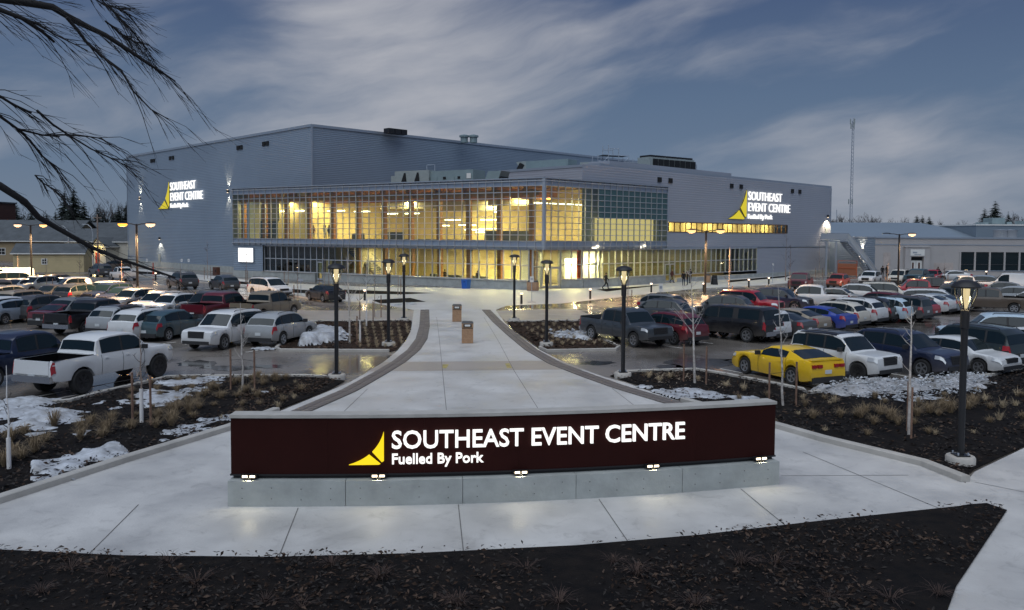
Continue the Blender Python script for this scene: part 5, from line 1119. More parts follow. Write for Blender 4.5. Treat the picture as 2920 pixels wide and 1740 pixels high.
# ---------------------------------------------------------------- parking lot lamps
def lot_lamp(px, py, ztop, label, arm, heads, zrot=0.0, pw=6500):
    q = G(px, py); t = thing('parking_lamp', label, 'street lamp', q, zrot, 'tall twin-head parking lamps')
    MB().lathe([(.28, -.05), (.28, .72), (.25, .76), (0, .76)], 16).build('footing', MT['concrete_kerb'], t, 40)
    MB().lathe([(.20, .76), (.20, .80), (.10, .82), (.085, ztop), (0, ztop)], 12).build('pole', MT['black_metal'], t, 40)
    for s, m in ((-1, heads[0]), (1, heads[1])):
        mb = MB(); mb.tube([(0, 0, ztop - .1), (s * arm * .5, 0, ztop + .02), (s * arm, 0, ztop + .04)], [.05, .04, .04], 6); mb.build('arm', MT['black_metal'], t)
        h = MB(); h.lathe([(0, .10), (.25, .08), (.42, .02), (.43, -.03), (.0, -.03)], 14, (s * (arm + .25), 0, ztop + .06)); h.build('head', MT['black_metal'], t, 40)
        if m: MB().lathe([(.36, -.035), (.36, -.14), (.28, -.24), (.20, -.27)], 14, (s * (arm + .25), 0, ztop + .06)).build('lens', MT[m], t, 40); MB().lathe([(.20, -.272), (0, -.275)], 14, (s * (arm + .25), 0, ztop + .06)).build('lamp_glass', MT['lamp_core'], t)
        if m: lamp('SPOT', (s * (arm + .25), 0, ztop - .62), pw * (1.3 if m == 'lamp_orange' else 1.0), (1, .60, .28), t, .25, R(150), blend=.5)
lot_lamp(91, 822, 6.7, 'twin parking lamp in front of the yellow shed', 1.1, ('lamp_pink', 'lamp_warm'))
lot_lamp(393, 868, 6.65, 'twin parking lamp with one very orange head by the hall corner', .9, ('lamp_orange', 'lamp_pink'))
lot_lamp(2010, 868, 6.4, 'twin parking lamp in front of the lower right windows', 1.0, ('lamp_warm', 'lamp_warm'))
lot_lamp(2560, 835, 6.25, 'twin parking lamp in front of the low building entrance', 1.1, (None, 'lamp_pink'))

# ---------------------------------------------------------------- post-top lamps along the path
def post_lamp(px, py, label, H_=4.65, pw=30):
    q = G(px, py); t = thing('post_lamp', label, 'street lamp', q, 0, 'black post lamps along the path')
    MB().lathe([(.36, -.05), (.36, .20), (.33, .24), (0, .24)], 20).build('footing', MT['concrete_kerb'], t, 40)
    MB().box((0, 0, .26), (.34, .34, .03)).build('base_plate', MT['black_metal'], t)
    for x in (-.13, .13):
        for y in (-.13, .13): MB().lathe([(.025, .27), (.025, .34), (0, .34)], 6, (x, y, 0)).build('bolt', MT['steel'], t)
    z0 = H_ - .80
    MB().lathe([(.085, .27), (.085, z0 - .5), (.11, z0 - .48), (.11, z0 - .02), (.05, z0), (0, z0)], 12).build('pole', MT['black_metal'], t, 40)
    for k in range(4):
        a = R(45 + 90 * k); c, s = math.cos(a), math.sin(a); MB().tube([(.07 * c, .07 * s, z0 - .05), (.16 * c, .16 * s, z0 + .14), (.26 * c, .26 * s, z0 + .38), (.27 * c, .27 * s, z0 + .58)], .016, 5).build('cage_arm', MT['black_metal'], t)
    MB().lathe([(.05, z0 + .0), (.10, z0 + .12), (.17, z0 + .32), (.215, z0 + .56), (.0, z0 + .57)], 14).build('lens', MT['glass_dark'], t, 50)
    MB().lathe([(.045, z0 + .03), (.085, z0 + .25), (.10, z0 + .54)], 10).build('lamp_tube', MT['lamp_warm'] if False else emat('tube_glow', (1.0, .70, .38), 1.7), t, 50)
    MB().lathe([(.34, z0 + .56), (.36, z0 + .60), (.28, z0 + .70), (.12, z0 + .76), (0, z0 + .77)], 18).build('cap', MT['black_metal'], t, 50)
    for r_ in (.12,): pass
    lamp('POINT', (0, 0, z0 + .30), pw * 5, (1, .72, .42), t, .22)
for px, py, l, h in ((960, 1083, 'black post lamp on the left of the path at the big snowy bed', 4.75), (1776, 1078, 'black post lamp on the right of the path by the big right bed', 4.70), (1108, 988, 'middle of the three black post lamps left of the path', 4.65), (1558, 988, 'middle black post lamp right of the path, at the small bed', 4.65), (1152, 917, 'farthest black post lamp on the left of the path', 4.65), (1466, 917, 'farthest black post lamp on the right of the path', 4.65), (2738, 1325, 'nearest tall black post lamp in the right bed on a round concrete foot', 4.85)):
    post_lamp(px, py, l, h)
# ---------------------------------------------------------------- bollard lights
def bollard(px, py, label, pw=26, hh=1.05):
    q = G(px, py); t = thing('bollard_light', label, 'bollard', q, 0, 'lit bollards round the entrance plaza')
    MB().lathe([(.10, 0), (.10, hh - .22), (0, hh - .22)], 10).build('post', MT['black_metal'], t, 40); MB().lathe([(.09, hh - .22), (.12, hh - .12), (.12, hh - .08), (0, hh - .08)], 10).build('lens', MT['bollard_glow'], t, 40); MB().lathe([(.13, hh - .08), (.11, hh), (0, hh)], 10).build('cap', MT['mullion'], t, 40)
    lamp('POINT', (0, 0, hh - .15), pw, (1, .74, .42), t, .16)
for px, py, l in ((1487, 867, 'lit bollard beside the white post sign on the plaza'), (1683, 853, 'lit bollard on the plaza right of the walking man'), (1857, 834, 'lit bollard behind the two right-lot crossovers'), (2006, 833, 'lit bollard at the foot of the parking lamp'), (2135, 820, 'lit bollard behind the bright red off-roader'), (2192, 814, 'lit bollard beside the plain grey wall'), (1040, 857, 'lit bollard behind the left birches'), (444, 800, 'unlit-looking bollard by the lone dark grey crossover'), (108, 773, 'lit bollard in front of the yellow shed'), (2812, 792, 'lit bollard in front of the low building windows')):
    bollard(px, py, l, 70)
# ---------------------------------------------------------------- litter bins and small furniture
def litter_bin(px, py, label):
    q = G(px, py); t = thing('litter_bin', label, 'litter bin', q, R(3), 'tan litter bins on the path')
    MB().box((0, 0, .42), (.62, .62, .80)).build('body', MT['bin_tan'], t)
    MB().box((0, 0, .84), (.60, .60, .05)).build('recess_band', MT['dark_opening'], t); MB().box((0, 0, .98), (.64, .64, .24)).build('hood', MT['bin_tan'], t)
    MB().add([(-.33, -.33, 1.10), (.33, -.33, 1.10), (.33, .33, 1.10), (-.33, .33, 1.10), (-.26, -.24, 1.18), (.26, -.24, 1.18), (.26, .24, 1.18), (-.26, .24, 1.18)], [(3, 2, 1, 0), (4, 5, 6, 7), (0, 1, 5, 4), (1, 2, 6, 5), (2, 3, 7, 6), (3, 0, 4, 7)]).build('lid', MT['bin_lid'], t)
    MB().box((0, -.325, .98), (.44, .02, .17)).build('opening', MT['dark_opening'], t); MB().box((0, -.34, .99), (.30, .02, .10)).build('flap', MT['white_paint'], t)
litter_bin(1333, 978, 'nearer tan litter bin with dark lid on the path'); litter_bin(1303, 917, 'farther tan litter bin with dark lid on the path')
q = G(1329, 823); t = thing('blue_bin', 'bright blue recycling bin against the lobby plinth', 'recycling bin', q, fA.rz); MB().add([(-.34, -.32, 0), (.34, -.32, 0), (.34, .32, 0), (-.34, .32, 0), (-.40, -.38, .95), (.40, -.38, .95), (.40, .38, .95), (-.40, .38, .95)], [(3, 2, 1, 0), (4, 5, 6, 7), (0, 1, 5, 4), (1, 2, 6, 5), (2, 3, 7, 6), (3, 0, 4, 7)]).build('body', MT['blue_plastic'], t); MB().box((0, 0, .99), (.84, .80, .08)).build('lid', MT['blue_plastic'], t); MB().box((0, -.36, .75), (.25, .03, .06)).build('handle', MT['black_metal'], t)
def round_bin(px, py, label):
    q = G(px, py); t = thing('round_bin', label, 'litter bin', q)
    MB().lathe([(.36, 0), (.38, .05), (.38, .85), (.34, .9), (0, .9)], 16).build('body', MT['bin_tan'], t, 40); MB().lathe([(.36, .92), (.30, 1.08), (.14, 1.12), (0, 1.12)], 16).build('lid', MT['bin_lid'], t, 40)
round_bin(1512, 829, 'round speckled litter bin left of the entrance doors'); round_bin(1526, 829, 'second round litter bin beside the entrance doors'); round_bin(2018, 806, 'round litter bin behind the lamp post near the board')
def post_sign(px, py, h, w, hh, label, m='white_paint', foot=True, n=1):
    q = G(px, py); t = thing('post_sign', label, 'sign', q)
    MB().lathe([(.03, 0), (.03, h), (0, h)], 8).build('post', MT['steel'], t, 40); MB().box((0, -.05, h - hh / 2), (w, .03, hh)).build('plate', MT[m], t)
    if foot: MB().lathe([(.38, 0), (.36, .07), (.06, .12), (0, .12)], 14).build('foot', MT['concrete_kerb'], t, 40)
    MB().box((0, -.07, h - hh * .45), (w * .6, .012, hh * .35)).build('pictogram', MT['steel'], t)
post_sign(1516, 863, 2.3, .34, .5, 'white parking sign on a post with round foot before the doors')
post_sign(1883, 890, 2.2, .32, .6, 'white sign on a thin post behind the maroon crossover', foot=False)
post_sign(858, 842, 1.6, .5, .25, 'small low plate sign on a post before the lobby wall', 'steel', False)
post_sign(2203, 808, 2.5, .14, .2, 'slim white marker post beside the plain grey wall', foot=False)
for px, l in ((420, 'slim white post by the red hydrant near the hall'), (519, 'slim white post behind the lone dark grey crossover'), (539, 'second slim white post behind the lone dark crossover')): post_sign(px, 785, 2.3, .25, .4, l, foot=False)
q = G(437, 783); t = thing('hydrant', 'red standpipe hydrant at the hall side door', 'hydrant', q); MB().lathe([(.16, 0), (.16, .1), (.11, .12), (.11, .7), (.15, .74), (.1, .9), (0, .95)], 10).build('barrel', MT['red_fabric'], t, 40); MB().lathe([(.06, -.24), (.06, .24)], 8, (0, 0, .62), axis='Y').build('outlet', MT['red_fabric'], t, 40); MB().bar((0, 0, .9), (0, 0, 1.7), .10).build('marker', MT['red_fabric'], t)
q = G(617, 784); t = thing('utility_box', 'small brown utility cabinet at the foot of the hall wall', 'cabinet', q + Vector((0, 0, .0)), R(-45)); MB().box((0, 0, .55), (1.3, .5, 1.1)).build('cabinet', MT['brick_red'], t); MB().box((.3, -.26, .6), (.3, .04, .3)).build('vent', MT['dark_opening'], t)
q = G(2037, 812); t = thing('sandwich_board', 'black folding board sign on the pavement by the lower windows', 'sign', q, R(12))
for s in (-1, 1): MB().hexa([Vector((-.34, s * .32, 0)), Vector((.34, s * .32, 0)), Vector((.34, s * .29, 0)), Vector((-.34, s * .29, 0)), Vector((-.30, s * .05, 1.15)), Vector((.30, s * .05, 1.15)), Vector((.30, s * .02, 1.15)), Vector((-.30, s * .02, 1.15))]).build('board', MT['black_metal'], t)
for z in (.45, .75): MB().box((0, -.24 + z * .13, z), (.36, .04, .12)).build('notice', MT['bin_lid'], t)
# ---------------------------------------------------------------- people
SKIN = mat('skin', (.38, .22, .15), .6)
def person(px, py, face, label, coat, legs, hat=None, stride=.0, h=1.76, pos=None, hair=(.03, .02, .015), lean=0.0):
    q = pos or G(px, py); t = thing('person', label, 'person', q, face, 'people near the entrance')
    k = h / 1.76; st = stride
    J = {'pel': (0, 0, .95), 'waist': (.01, 0, 1.10), 'chest': (.02 + lean, 0, 1.32), 'neck': (.03 + lean, 0, 1.50), 'head': (.05 + lean, 0, 1.60), 'top': (.05 + lean, 0, 1.72)}
    for s, n in ((1, 'l'), (-1, 'r')):
        f = st * s; J['hip' + n] = (.0, s * .10, .90); J['knee' + n] = (f * .5 + abs(f) * .25, s * .11, .50 + abs(f) * .02); J['ank' + n] = (f * .95 - (.12 if f < 0 else 0), s * .11, .09 + (.10 if f < 0 else 0)); J['toe' + n] = (J['ank' + n][0] + .18, s * .13, .03 + (.02 if f < 0 else 0))
        J['sho' + n] = (.01 + lean, s * .20, 1.43); J['elb' + n] = (-f * .35 - .03 + lean, s * .26, 1.15); J['wri' + n] = (-f * .5 + .10 + lean, s * .24, .92)
    rad = {'pel': .155, 'waist': .145, 'chest': .165, 'neck': .062, 'head': .10, 'top': .075}
    for n in 'lr': rad.update({'hip' + n: .105, 'knee' + n: .068, 'ank' + n: .048, 'toe' + n: .045, 'sho' + n: .075, 'elb' + n: .056, 'wri' + n: .042})
    keys = list(J); E = [('pel', 'waist'), ('waist', 'chest'), ('chest', 'neck'), ('neck', 'head'), ('head', 'top')] + [e for n in 'lr' for e in (('pel', 'hip' + n), ('hip' + n, 'knee' + n), ('knee' + n, 'ank' + n), ('ank' + n, 'toe' + n), ('chest', 'sho' + n), ('sho' + n, 'elb' + n), ('elb' + n, 'wri' + n))]
    me = bpy.data.meshes.new('skel'); me.from_pydata([Vector(J[x]) * k for x in keys], [(keys.index(a), keys.index(b)) for a, b in E], [])
    o = bpy.data.objects.new('skel', me); COL.objects.link(o); md = o.modifiers.new('s', 'SKIN'); 
    for i, x in enumerate(keys): me.skin_vertices[0].data[i].radius = (rad[x] * k, rad[x] * k * (1.0 if x not in ('chest', 'pel', 'waist') else .8)); me.skin_vertices[0].data[i].use_root = x == 'pel'
    sb = o.modifiers.new('d', 'SUBSURF'); sb.levels = 1; sb.render_levels = 1
    bpy.context.view_layer.update(); bme = bpy.data.meshes.new_from_object(o.evaluated_get(bpy.context.evaluated_depsgraph_get())); bpy.data.objects.remove(o)
    for m_ in (coat, legs, SKIN, MT['black_metal']): bme.materials.append(m_)
    hands = [Vector(J['wri' + n]) * k for n in 'lr']
    for p in bme.polygons:
        c = p.center; p.use_smooth = True
        if c.z > 1.475 * k: p.material_index = 2
        elif min((c - w_).length for w_ in hands) < .05 * k: p.material_index = 2
        elif c.z < .10 * k: p.material_index = 3
        elif c.z < .84 * k and abs(c.y) < .20 * k: p.material_index = 1
    O('body', bme, t)
    hc = Vector(J['head']) * k
    hb = MB(); hb.lathe([(0, .135), (.07, .12), (.105, .06), (.112, 0), (.10, -.05)], 12, (hc.x - .012, 0, hc.z + .03)); hb.build('hair', hat or mat('hair%d' % int(hair[0] * 1000), hair, .8), t, 60)
    for s in (1, -1):
        w_ = Vector(J['wri' + ('l' if s > 0 else 'r')]) * k; mb = MB()
        for i, L in enumerate((.075, .085, .08, .065)): mb.tube([w_ + Vector((-.03 + i * .02, 0, -.04)), w_ + Vector((-.03 + i * .021, -s * .01, -.04 - L * .6)), w_ + Vector((-.02 + i * .021, -s * .03, -.04 - L))], .010, 5)
        mb.tube([w_ + Vector((.035, 0, -.02)), w_ + Vector((.06, -s * .01, -.06)), w_ + Vector((.055, -s * .02, -.09))], .011, 5); mb.build('hand', SKIN, t, 60)
    mb = MB(); mb.tube([hc + Vector((.095, 0, .03)), hc + Vector((.125, 0, -.01)), hc + Vector((.10, 0, -.02))], [.012, .018, .012], 5); mb.build('nose', SKIN, t, 60)
    return t
CB = mat('cloth_black', (.012, .012, .014), .9); CJ = mat('cloth_jeans', (.03, .04, .06), .9); CR = mat('cloth_maroon', (.10, .03, .03), .9); CW = mat('cloth_white', (.5, .5, .5), .9)
person(1727, 825, R(14), 'person in black walking right past the bright lower windows', CB, CB, stride=.34, h=1.86)
person(1916, 807, R(15), 'person in a maroon jacket walking by the side doors', CR, CB, stride=.26, hair=(.25, .16, .08))
person(1949, 815, R(-80), 'person in dark jacket with white stripes standing with a companion', CB, CJ); person(1960, 814, R(160), 'person in black standing close to the one in a striped jacket', CB, CJ, h=1.65); person(1968, 808, R(200), 'tall person in black behind the two standing on the pavement', CB, CB, h=1.84)
person(2516, 792, R(-90), 'person in black standing right of the white crossover facing out', CB, CB); person(2528, 790, R(-60), 'person in dark clothes next to another beside the cream minivan', CB, CJ)
person(2674, 794, R(-90), 'person in black by the half hidden red car', CB, CB, h=1.7)
for s, n, l, c_, z in ((13.4, 1.5, 'person in plaid standing behind the upstairs glass', CR, ROW0), (15.3, 1.7, 'person in pale top behind the upstairs glass', CW, ROW0), (16.1, 1.6, 'person in black beside the pale top upstairs', CB, ROW0), (19.6, 4.4, 'person coming down the lobby stairs', CB, 2.1), (33.2, 3.0, 'person in a long dark coat standing in the lobby', CB, .06), (38.2, 2.6, 'person in black by the lobby counter', CB, .06)):
    p = fA.p(s, -n, z); person(0, 0, fA.rz - R(90) + (s % 2), l, c_, CB, pos=p)
# ---------------------------------------------------------------- neighbouring buildings
def gable(name, label, cx, cy, L, D, wall, eave, ridge, rz, wm, rm, over=.35, wins=(), cat='house', boards=0.0):
    t = thing(name, label, cat, (cx, cy, 0), rz); h, d = L / 2, D / 2
    mb = MB(); mb.add([(-h, -d, 0), (h, -d, 0), (h, d, 0), (-h, d, 0), (-h, -d, eave), (h, -d, eave), (h, d, eave), (-h, d, eave), (-h, 0, ridge), (h, 0, ridge)], [(0, 1, 5, 4), (1, 2, 6, 9, 5), (2, 3, 7, 6), (3, 0, 4, 8, 7)]); mb.build('wall', MT[wm], t)
    if boards:
        for i in range(int(eave / boards)):
            MB().box((0, -d - .012, (i + .5) * boards), (L, .02, boards * .9)).build('board', MT[wm], t)
    for s in (-1, 1):
        k = (ridge - eave) / d; zo = eave - k * over
        MB().add([(-h - over, s * (d + over), zo), (h + over, s * (d + over), zo), (h + over, 0, ridge), (-h - over, 0, ridge), (-h - over, s * (d + over), zo + .16), (h + over, s * (d + over), zo + .16), (h + over, 0, ridge + .16), (-h - over, 0, ridge + .16)], [(0, 1, 2, 3), (7, 6, 5, 4), (0, 4, 5, 1), (1, 5, 6, 2), (2, 6, 7, 3), (3, 7, 4, 0)]).build('roof', MT[rm], t)
    MB().box((0, -d - over - .02, eave - (ridge - eave) / d * over + .04), (L + 2 * over, .05, .16)).build('gutter', MT['white_paint'], t)
    for x, z, w, hh in wins:
        f = MB().box((x, -d - .03, z), (w + .25, .06, hh + .25)).build('window', MT['white_paint'], t); MB().box((x, -d - .065, z), (w, .02, hh)).build('pane', MT['dark_opening'], f); MB().box((x, -d - .08, z), (.06, .02, hh)).box((x, -d - .08, z), (w, .02, .06)).build('glazing_bar', MT['white_paint'], f)
    return t
gable('shed', 'long low pale yellow boarded shed with a grey roof', -69.3, 124.5, 9.6, 4.2, 0, 2.9, 4.1, R(12), 'wall_yellow_board', 'roof_dark', .3, ((-.6, 1.6, .55, .65),), 'shed', .36)
gable('house', 'large house with a broad dark roof behind the yellow shed', -108, 176, 36, 14, 0, 4.4, 8.4, R(-4), 'wall_tan', 'roof_dark', .6, ((-8, 2, 1.4, 1.2), (4, 2, 1.4, 1.2)))
wh = gable('white_hall', 'white low building with a green hanging sign and dark roof', -79, 165, 16, 10, 0, 4.3, 6.6, R(-6), 'wall_white', 'roof_dark', .4, ((-2, 2, 1.2, 1.0),), 'building')
bx = MB().box((-1, -5.06, 3.5), (6, .05, .5)).build('name_board', MT['wall_white'], wh)
ph = gable('house', 'house with a lit gabled porch beside the hall corner', -82, 178, 26, 12, 0, 4.4, 8.0, R(-10), 'wall_white', 'roof_dark', .4, ((6, 2.2, 1.3, 1.2), (10, 2.2, 1.3, 1.2)))
q = AT(310, 720, 160); pg = gable('porch', 'small gabled porch with a glowing lamp and red door', q.x, 160, 4.6, 4, 0, 3.4, 4.9, R(90 - 25), 'wall_white', 'roof_dark', .3, (), 'porch')
MB().box((-2.34, .2, 1.1), (.06, 1.1, 2.1)).build('red_door', MT['red_fabric'], pg); MB().lathe([(0, .1), (.5, .05), (.6, -.05), (0, -.12)], 12, (-2.6, 0, 3.3)).build('porch_light', emat('porch_glow', (1, .72, .2), 3), pg); lamp('POINT', (-3.2, 0, 2.9), 200, (1, .75, .3), pg, .3)
t = thing('brick_tower', 'tall red brown brick block at the far left edge', 'building', (-114, 182, 0)); MB().box((-6, 0, 6.2), (14, 12, 12.4)).build('wall', MT['brick_red'], t); MB().box((-6, 0, 12.5), (14.4, 12.4, .3)).build('roof_edge', MT['roof_dark'], t)
for px, py, y, l in ((262, 640, 150, 'grey curved-arm street light behind the white hall'), (192, 645, 160, 'second grey curved-arm street light left of the utility pole')):
    q = AT(px + 3, 700, y); t = thing('street_light', l, 'street lamp', (q.x, y, 0)); z = AT(px, py, y).z
    MB().tube([(0, 0, 0), (0, 0, z - 1.5), (-.25, 0, z - .6), (-.9, 0, z), (-1.3, 0, z)], [.10, .08, .06, .05, .05], 6).build('pole', MT['mullion'], t, 60); MB().box((-1.5, 0, z), (.7, .25, .14)).build('head', MT['mullion'], t)
q = AT(279, 700, 148); t = thing('utility_pole', 'weathered wooden utility pole behind the white hall', 'pole', (q.x, 148, 0)); MB().lathe([(.16, 0), (.12, 9.2), (0, 9.2)], 8).build('pole', MT['young_bark'], t, 40); MB().box((0, 0, 8.6), (1.6, .1, .12)).build('crossarm', MT['young_bark'], t)
# low building on the right
LBd = thing('low_building', 'long low stucco building with a row of dark windows on the right', 'building'); yf = 125.0
def XR(px, y=yf): return AT(px, 700, y).x
xa, xb = XR(2496), XR(2920) + 25
fL = Frame((xa, yf), (xb, yf)); mb = MB(); w0, w1 = XR(2736) - xa, XR(2736) - xa + 22.5
fL.box(mb, 0, w0, -8, 0, 0, 5.75); fL.box(mb, w0, w1, -8, 0, 0, .95); fL.box(mb, w0, w1, -8, 0, 3.75, 5.75); fL.box(mb, w1, fL.L, -8, 0, 0, 5.75); mb.build('wall', MT['stucco'], LBd)
mb = MB(); fL.box(mb, -.05, fL.L, -8, .12, 5.75, 5.98); fL.box(mb, -.05, fL.L, .0, .05, 4.75, 4.88); fL.box(mb, w0 - .1, w1, .0, .08, .85, .97); mb.build('cornice', MT['trim'], LBd)
nw = 10; bw = (w1 - w0) / nw
for i in range(nw):
    s = w0 + i * bw; mb = MB(); fL.box(mb, s + .05, s + .3, -.15, .02, .97, 3.75); f = mb.build('window', MT['stucco'], LBd); mb = MB(); fL.box(mb, s + .3, s + bw + .05, -.14, -.10, .97, 3.75); mb.build('pane', MT['car_glass'], f)
    mb = MB(); fL.box(mb, s + .3, s + bw + .05, -.10, -.06, 1.85, 1.90); mb.build('glazing_bar', MT['bin_lid'], f)
e0, e1 = XR(2578) - xa, XR(2648) - xa
mb = MB(); fL.box(mb, e0, e0 + .9, .0, .5, 0, 4.4); fL.box(mb, e1 - .9, e1, 0, .5, 0, 4.4); fL.box(mb, e0 + .9, e1 - .9, 0, .5, 3.0, 4.4); fL.box(mb, e0 - .1, e1 + .1, 0, .6, 4.4, 4.55); mb.build('portal', MT['stucco'], LBd)
mb = MB(); fL.box(mb, e0 + .75, e1 - .85, .5, .58, 3.15, 4.1); mb.build('name_board', MT['white_paint'], LBd)
mb = MB(); fL.box(mb, e0 + 1.1, e1 - 2.0, .58, .60, 3.55, 3.75); fL.box(mb, e0 + 1.3, e1 - 1.4, .58, .60, 3.3, 3.4); mb.build('lettering', MT['steel'], LBd)
for s in (e0 + .95, (e0 + e1) / 2 + .02):
    mb = MB(); fL.box(mb, s, s + (e1 - e0) / 2 - 1.0, .02, .08, 0, 2.4); d_ = mb.build('door', MT['white_paint'], LBd); mb = MB(); fL.box(mb, s + .3, s + (e1 - e0) / 2 - 1.3, .08, .10, .9, 2.1); mb.build('pane', MT['brick_red'], d_)
mb = MB(); fL.box(mb, e0 + .95, e1 - .95, .02, .06, 2.45, 2.95); mb.build('transom', MT['dark_opening'], LBd)
for a, b in ((2520, 2540), (2665, 2720)):
    mb = MB(); fL.box(mb, XR(a) - xa, XR(b) - xa, .0, .04, .3 if a > 2600 else .4, 2.1 if a > 2600 else 3.6); mb.build('faded_panel', mat('stucco_pale', (.43, .38, .36), .85, var=.15, vscale=1.5), LBd)
mb = MB(); fs_ = Frame((52.4, 136.0), (xa, yf)); fs_.ridges(mb, 0.05, fs_.L, 0, 5.75, .3, .02); mb.build('side_wall', MT['siding'], LBd); mb = MB(); fs_.box(mb, 0, fs_.L - .02, -.4, .06, 5.75, 5.96); mb.build('parapet_cap', MT['trim'], LBd)
sconce(fs_, 2459, 3.6, 'wall lamp on the dark side wall above the lower stair flight', 160, True, .04)
MR = thing('metal_roof_hall', 'long pale blue metal-roofed hall behind the low building', 'building'); xr0, xr1 = XR(2340, 158), XR(2815, 158)
mb = MB(); mb.add([(xr0, 150, 5.5), (xr1, 150, 5.5), (xr1 - 9, 166, 8.85), (xr0, 166, 8.85), (xr1, 184, 5.5), (xr0, 184, 5.5)], [(0, 1, 2, 3), (3, 2, 4, 5), (1, 4, 2)]); mb.build('roof', MT['roof_metal'], MR); MB().box(((xr0 + xr1) / 2, 167, 2.7), (xr1 - xr0, 34, 5.4)).build('wall', MT['stucco'], MR)
FB = thing('flat_roof_hall', 'white flat-roofed block with rooftop units at the far right', 'building'); xq = XR(2800, 150)
MB().box((xq + 30, 160, 4.1), (60, 16, 8.2)).build('wall', MT['white_paint'] if False else MT['roof_metal'], FB); MB().box((xq + 30, 160, 8.3), (60.3, 16.3, .25)).build('parapet_cap', MT['white_paint'], FB)
for i, (px, w_, h_) in enumerate(((2834, 2.4, 1.4), (2800, .8, .5), (2865, .9, .6), (2915, 1.0, .8))): q = AT(px, 640, 156); MB().box((q.x, 156, 8.4 + h_ / 2), (w_ if i == 0 else w_, 3, h_ * .8)).build('rooftop_unit', MT['hvac'], FB)
for px in (2853, 2880): q = AT(px, 660, 146); MB().lathe([(1.1, 0), (1.1, 1.3), (1.2, 1.5), (0, 1.6)], 12, (q.x, 146, 5.8)).build('roof_drum', MT['mullion'], FB, 40)
# radio mast
q = AT(2425, 640, 420); t = thing('radio_mast', 'tall thin lattice radio mast against the sky', 'mast', (q.x, 420, 0)); zt = AT(2433, 345, 420).z
mb = MB()
for k in range(3): a = R(90 + 120 * k); mb.tube([(.8 * math.cos(a), .8 * math.sin(a), 0), (.55 * math.cos(a), .55 * math.sin(a), zt)], .13, 4)
mb.build('legs', MT['steel'], t)
mb = MB(); n = 34
for i in range(n):
    z0, z1 = zt * i / n, zt * (i + 1) / n
    for k in range(3):
        a, b = R(90 + 120 * k), R(90 + 120 * (k + 1)); mb.tube([(.7 * math.cos(a), .7 * math.sin(a), z0), (.7 * math.cos(b), .7 * math.sin(b), z1)], .07, 3, cap=False)
mb.build('lattice', MT['steel'], t)
for z, r_ in ((zt * .997, 1.2), (zt * .96, .9), (zt * .37, 1.1)):
    for k in range(3): a = R(30 + 120 * k); MB().box((r_ * math.cos(a), r_ * math.sin(a), z), (.4, .4, 2.6)).build('antenna', MT['hvac_pale'], t)
q = AT(2385, 640, 300); t = thing('flag_pole', 'short thin pole rising behind the metal roof', 'pole', (q.x, 300, 0)); MB().lathe([(.18, 0), (.12, AT(2385, 598, 300).z), (0, AT(2385, 598, 300).z)], 6).build('pole', MT['steel'], t)
# ---------------------------------------------------------------- parking lines
def line(px0, px1, w=.10): strip('parking_line', [px0, px1], w, .004, 'line_paint')
def stalls(a, b, n, length, ang, skip=()):
    A, B = G(*a), G(*b)
    for i in range(n):
        if i in skip: continue
        p = A.lerp(B, i / (n - 1)); q = p + hd(ang) * length; strip('parking_line', [(p.x, p.y), (q.x, q.y)], .11, .004, 'line_paint', True)
stalls((1945, 993), (2700, 880), 14, 5.2, 131); stalls((2330, 1105), (2915, 1035), 6, 5.2, 121); stalls((700, 1005), (120, 930), 9, 5.3, 62); stalls((235, 1140), (0, 1150), 3, 5.6, 64)
stalls((880, 850), (470, 815), 8, 4.5, 130); stalls((600, 990), (330, 950), 4, -1.5, 62); stalls((1700, 905), (2250, 850), 8, 4.8, 148)
for a, b in (((1600, 1030), (1640, 1029)), ((560, 1040), (700, 1040)), ((1100, 1010), (1000, 1026))): pass
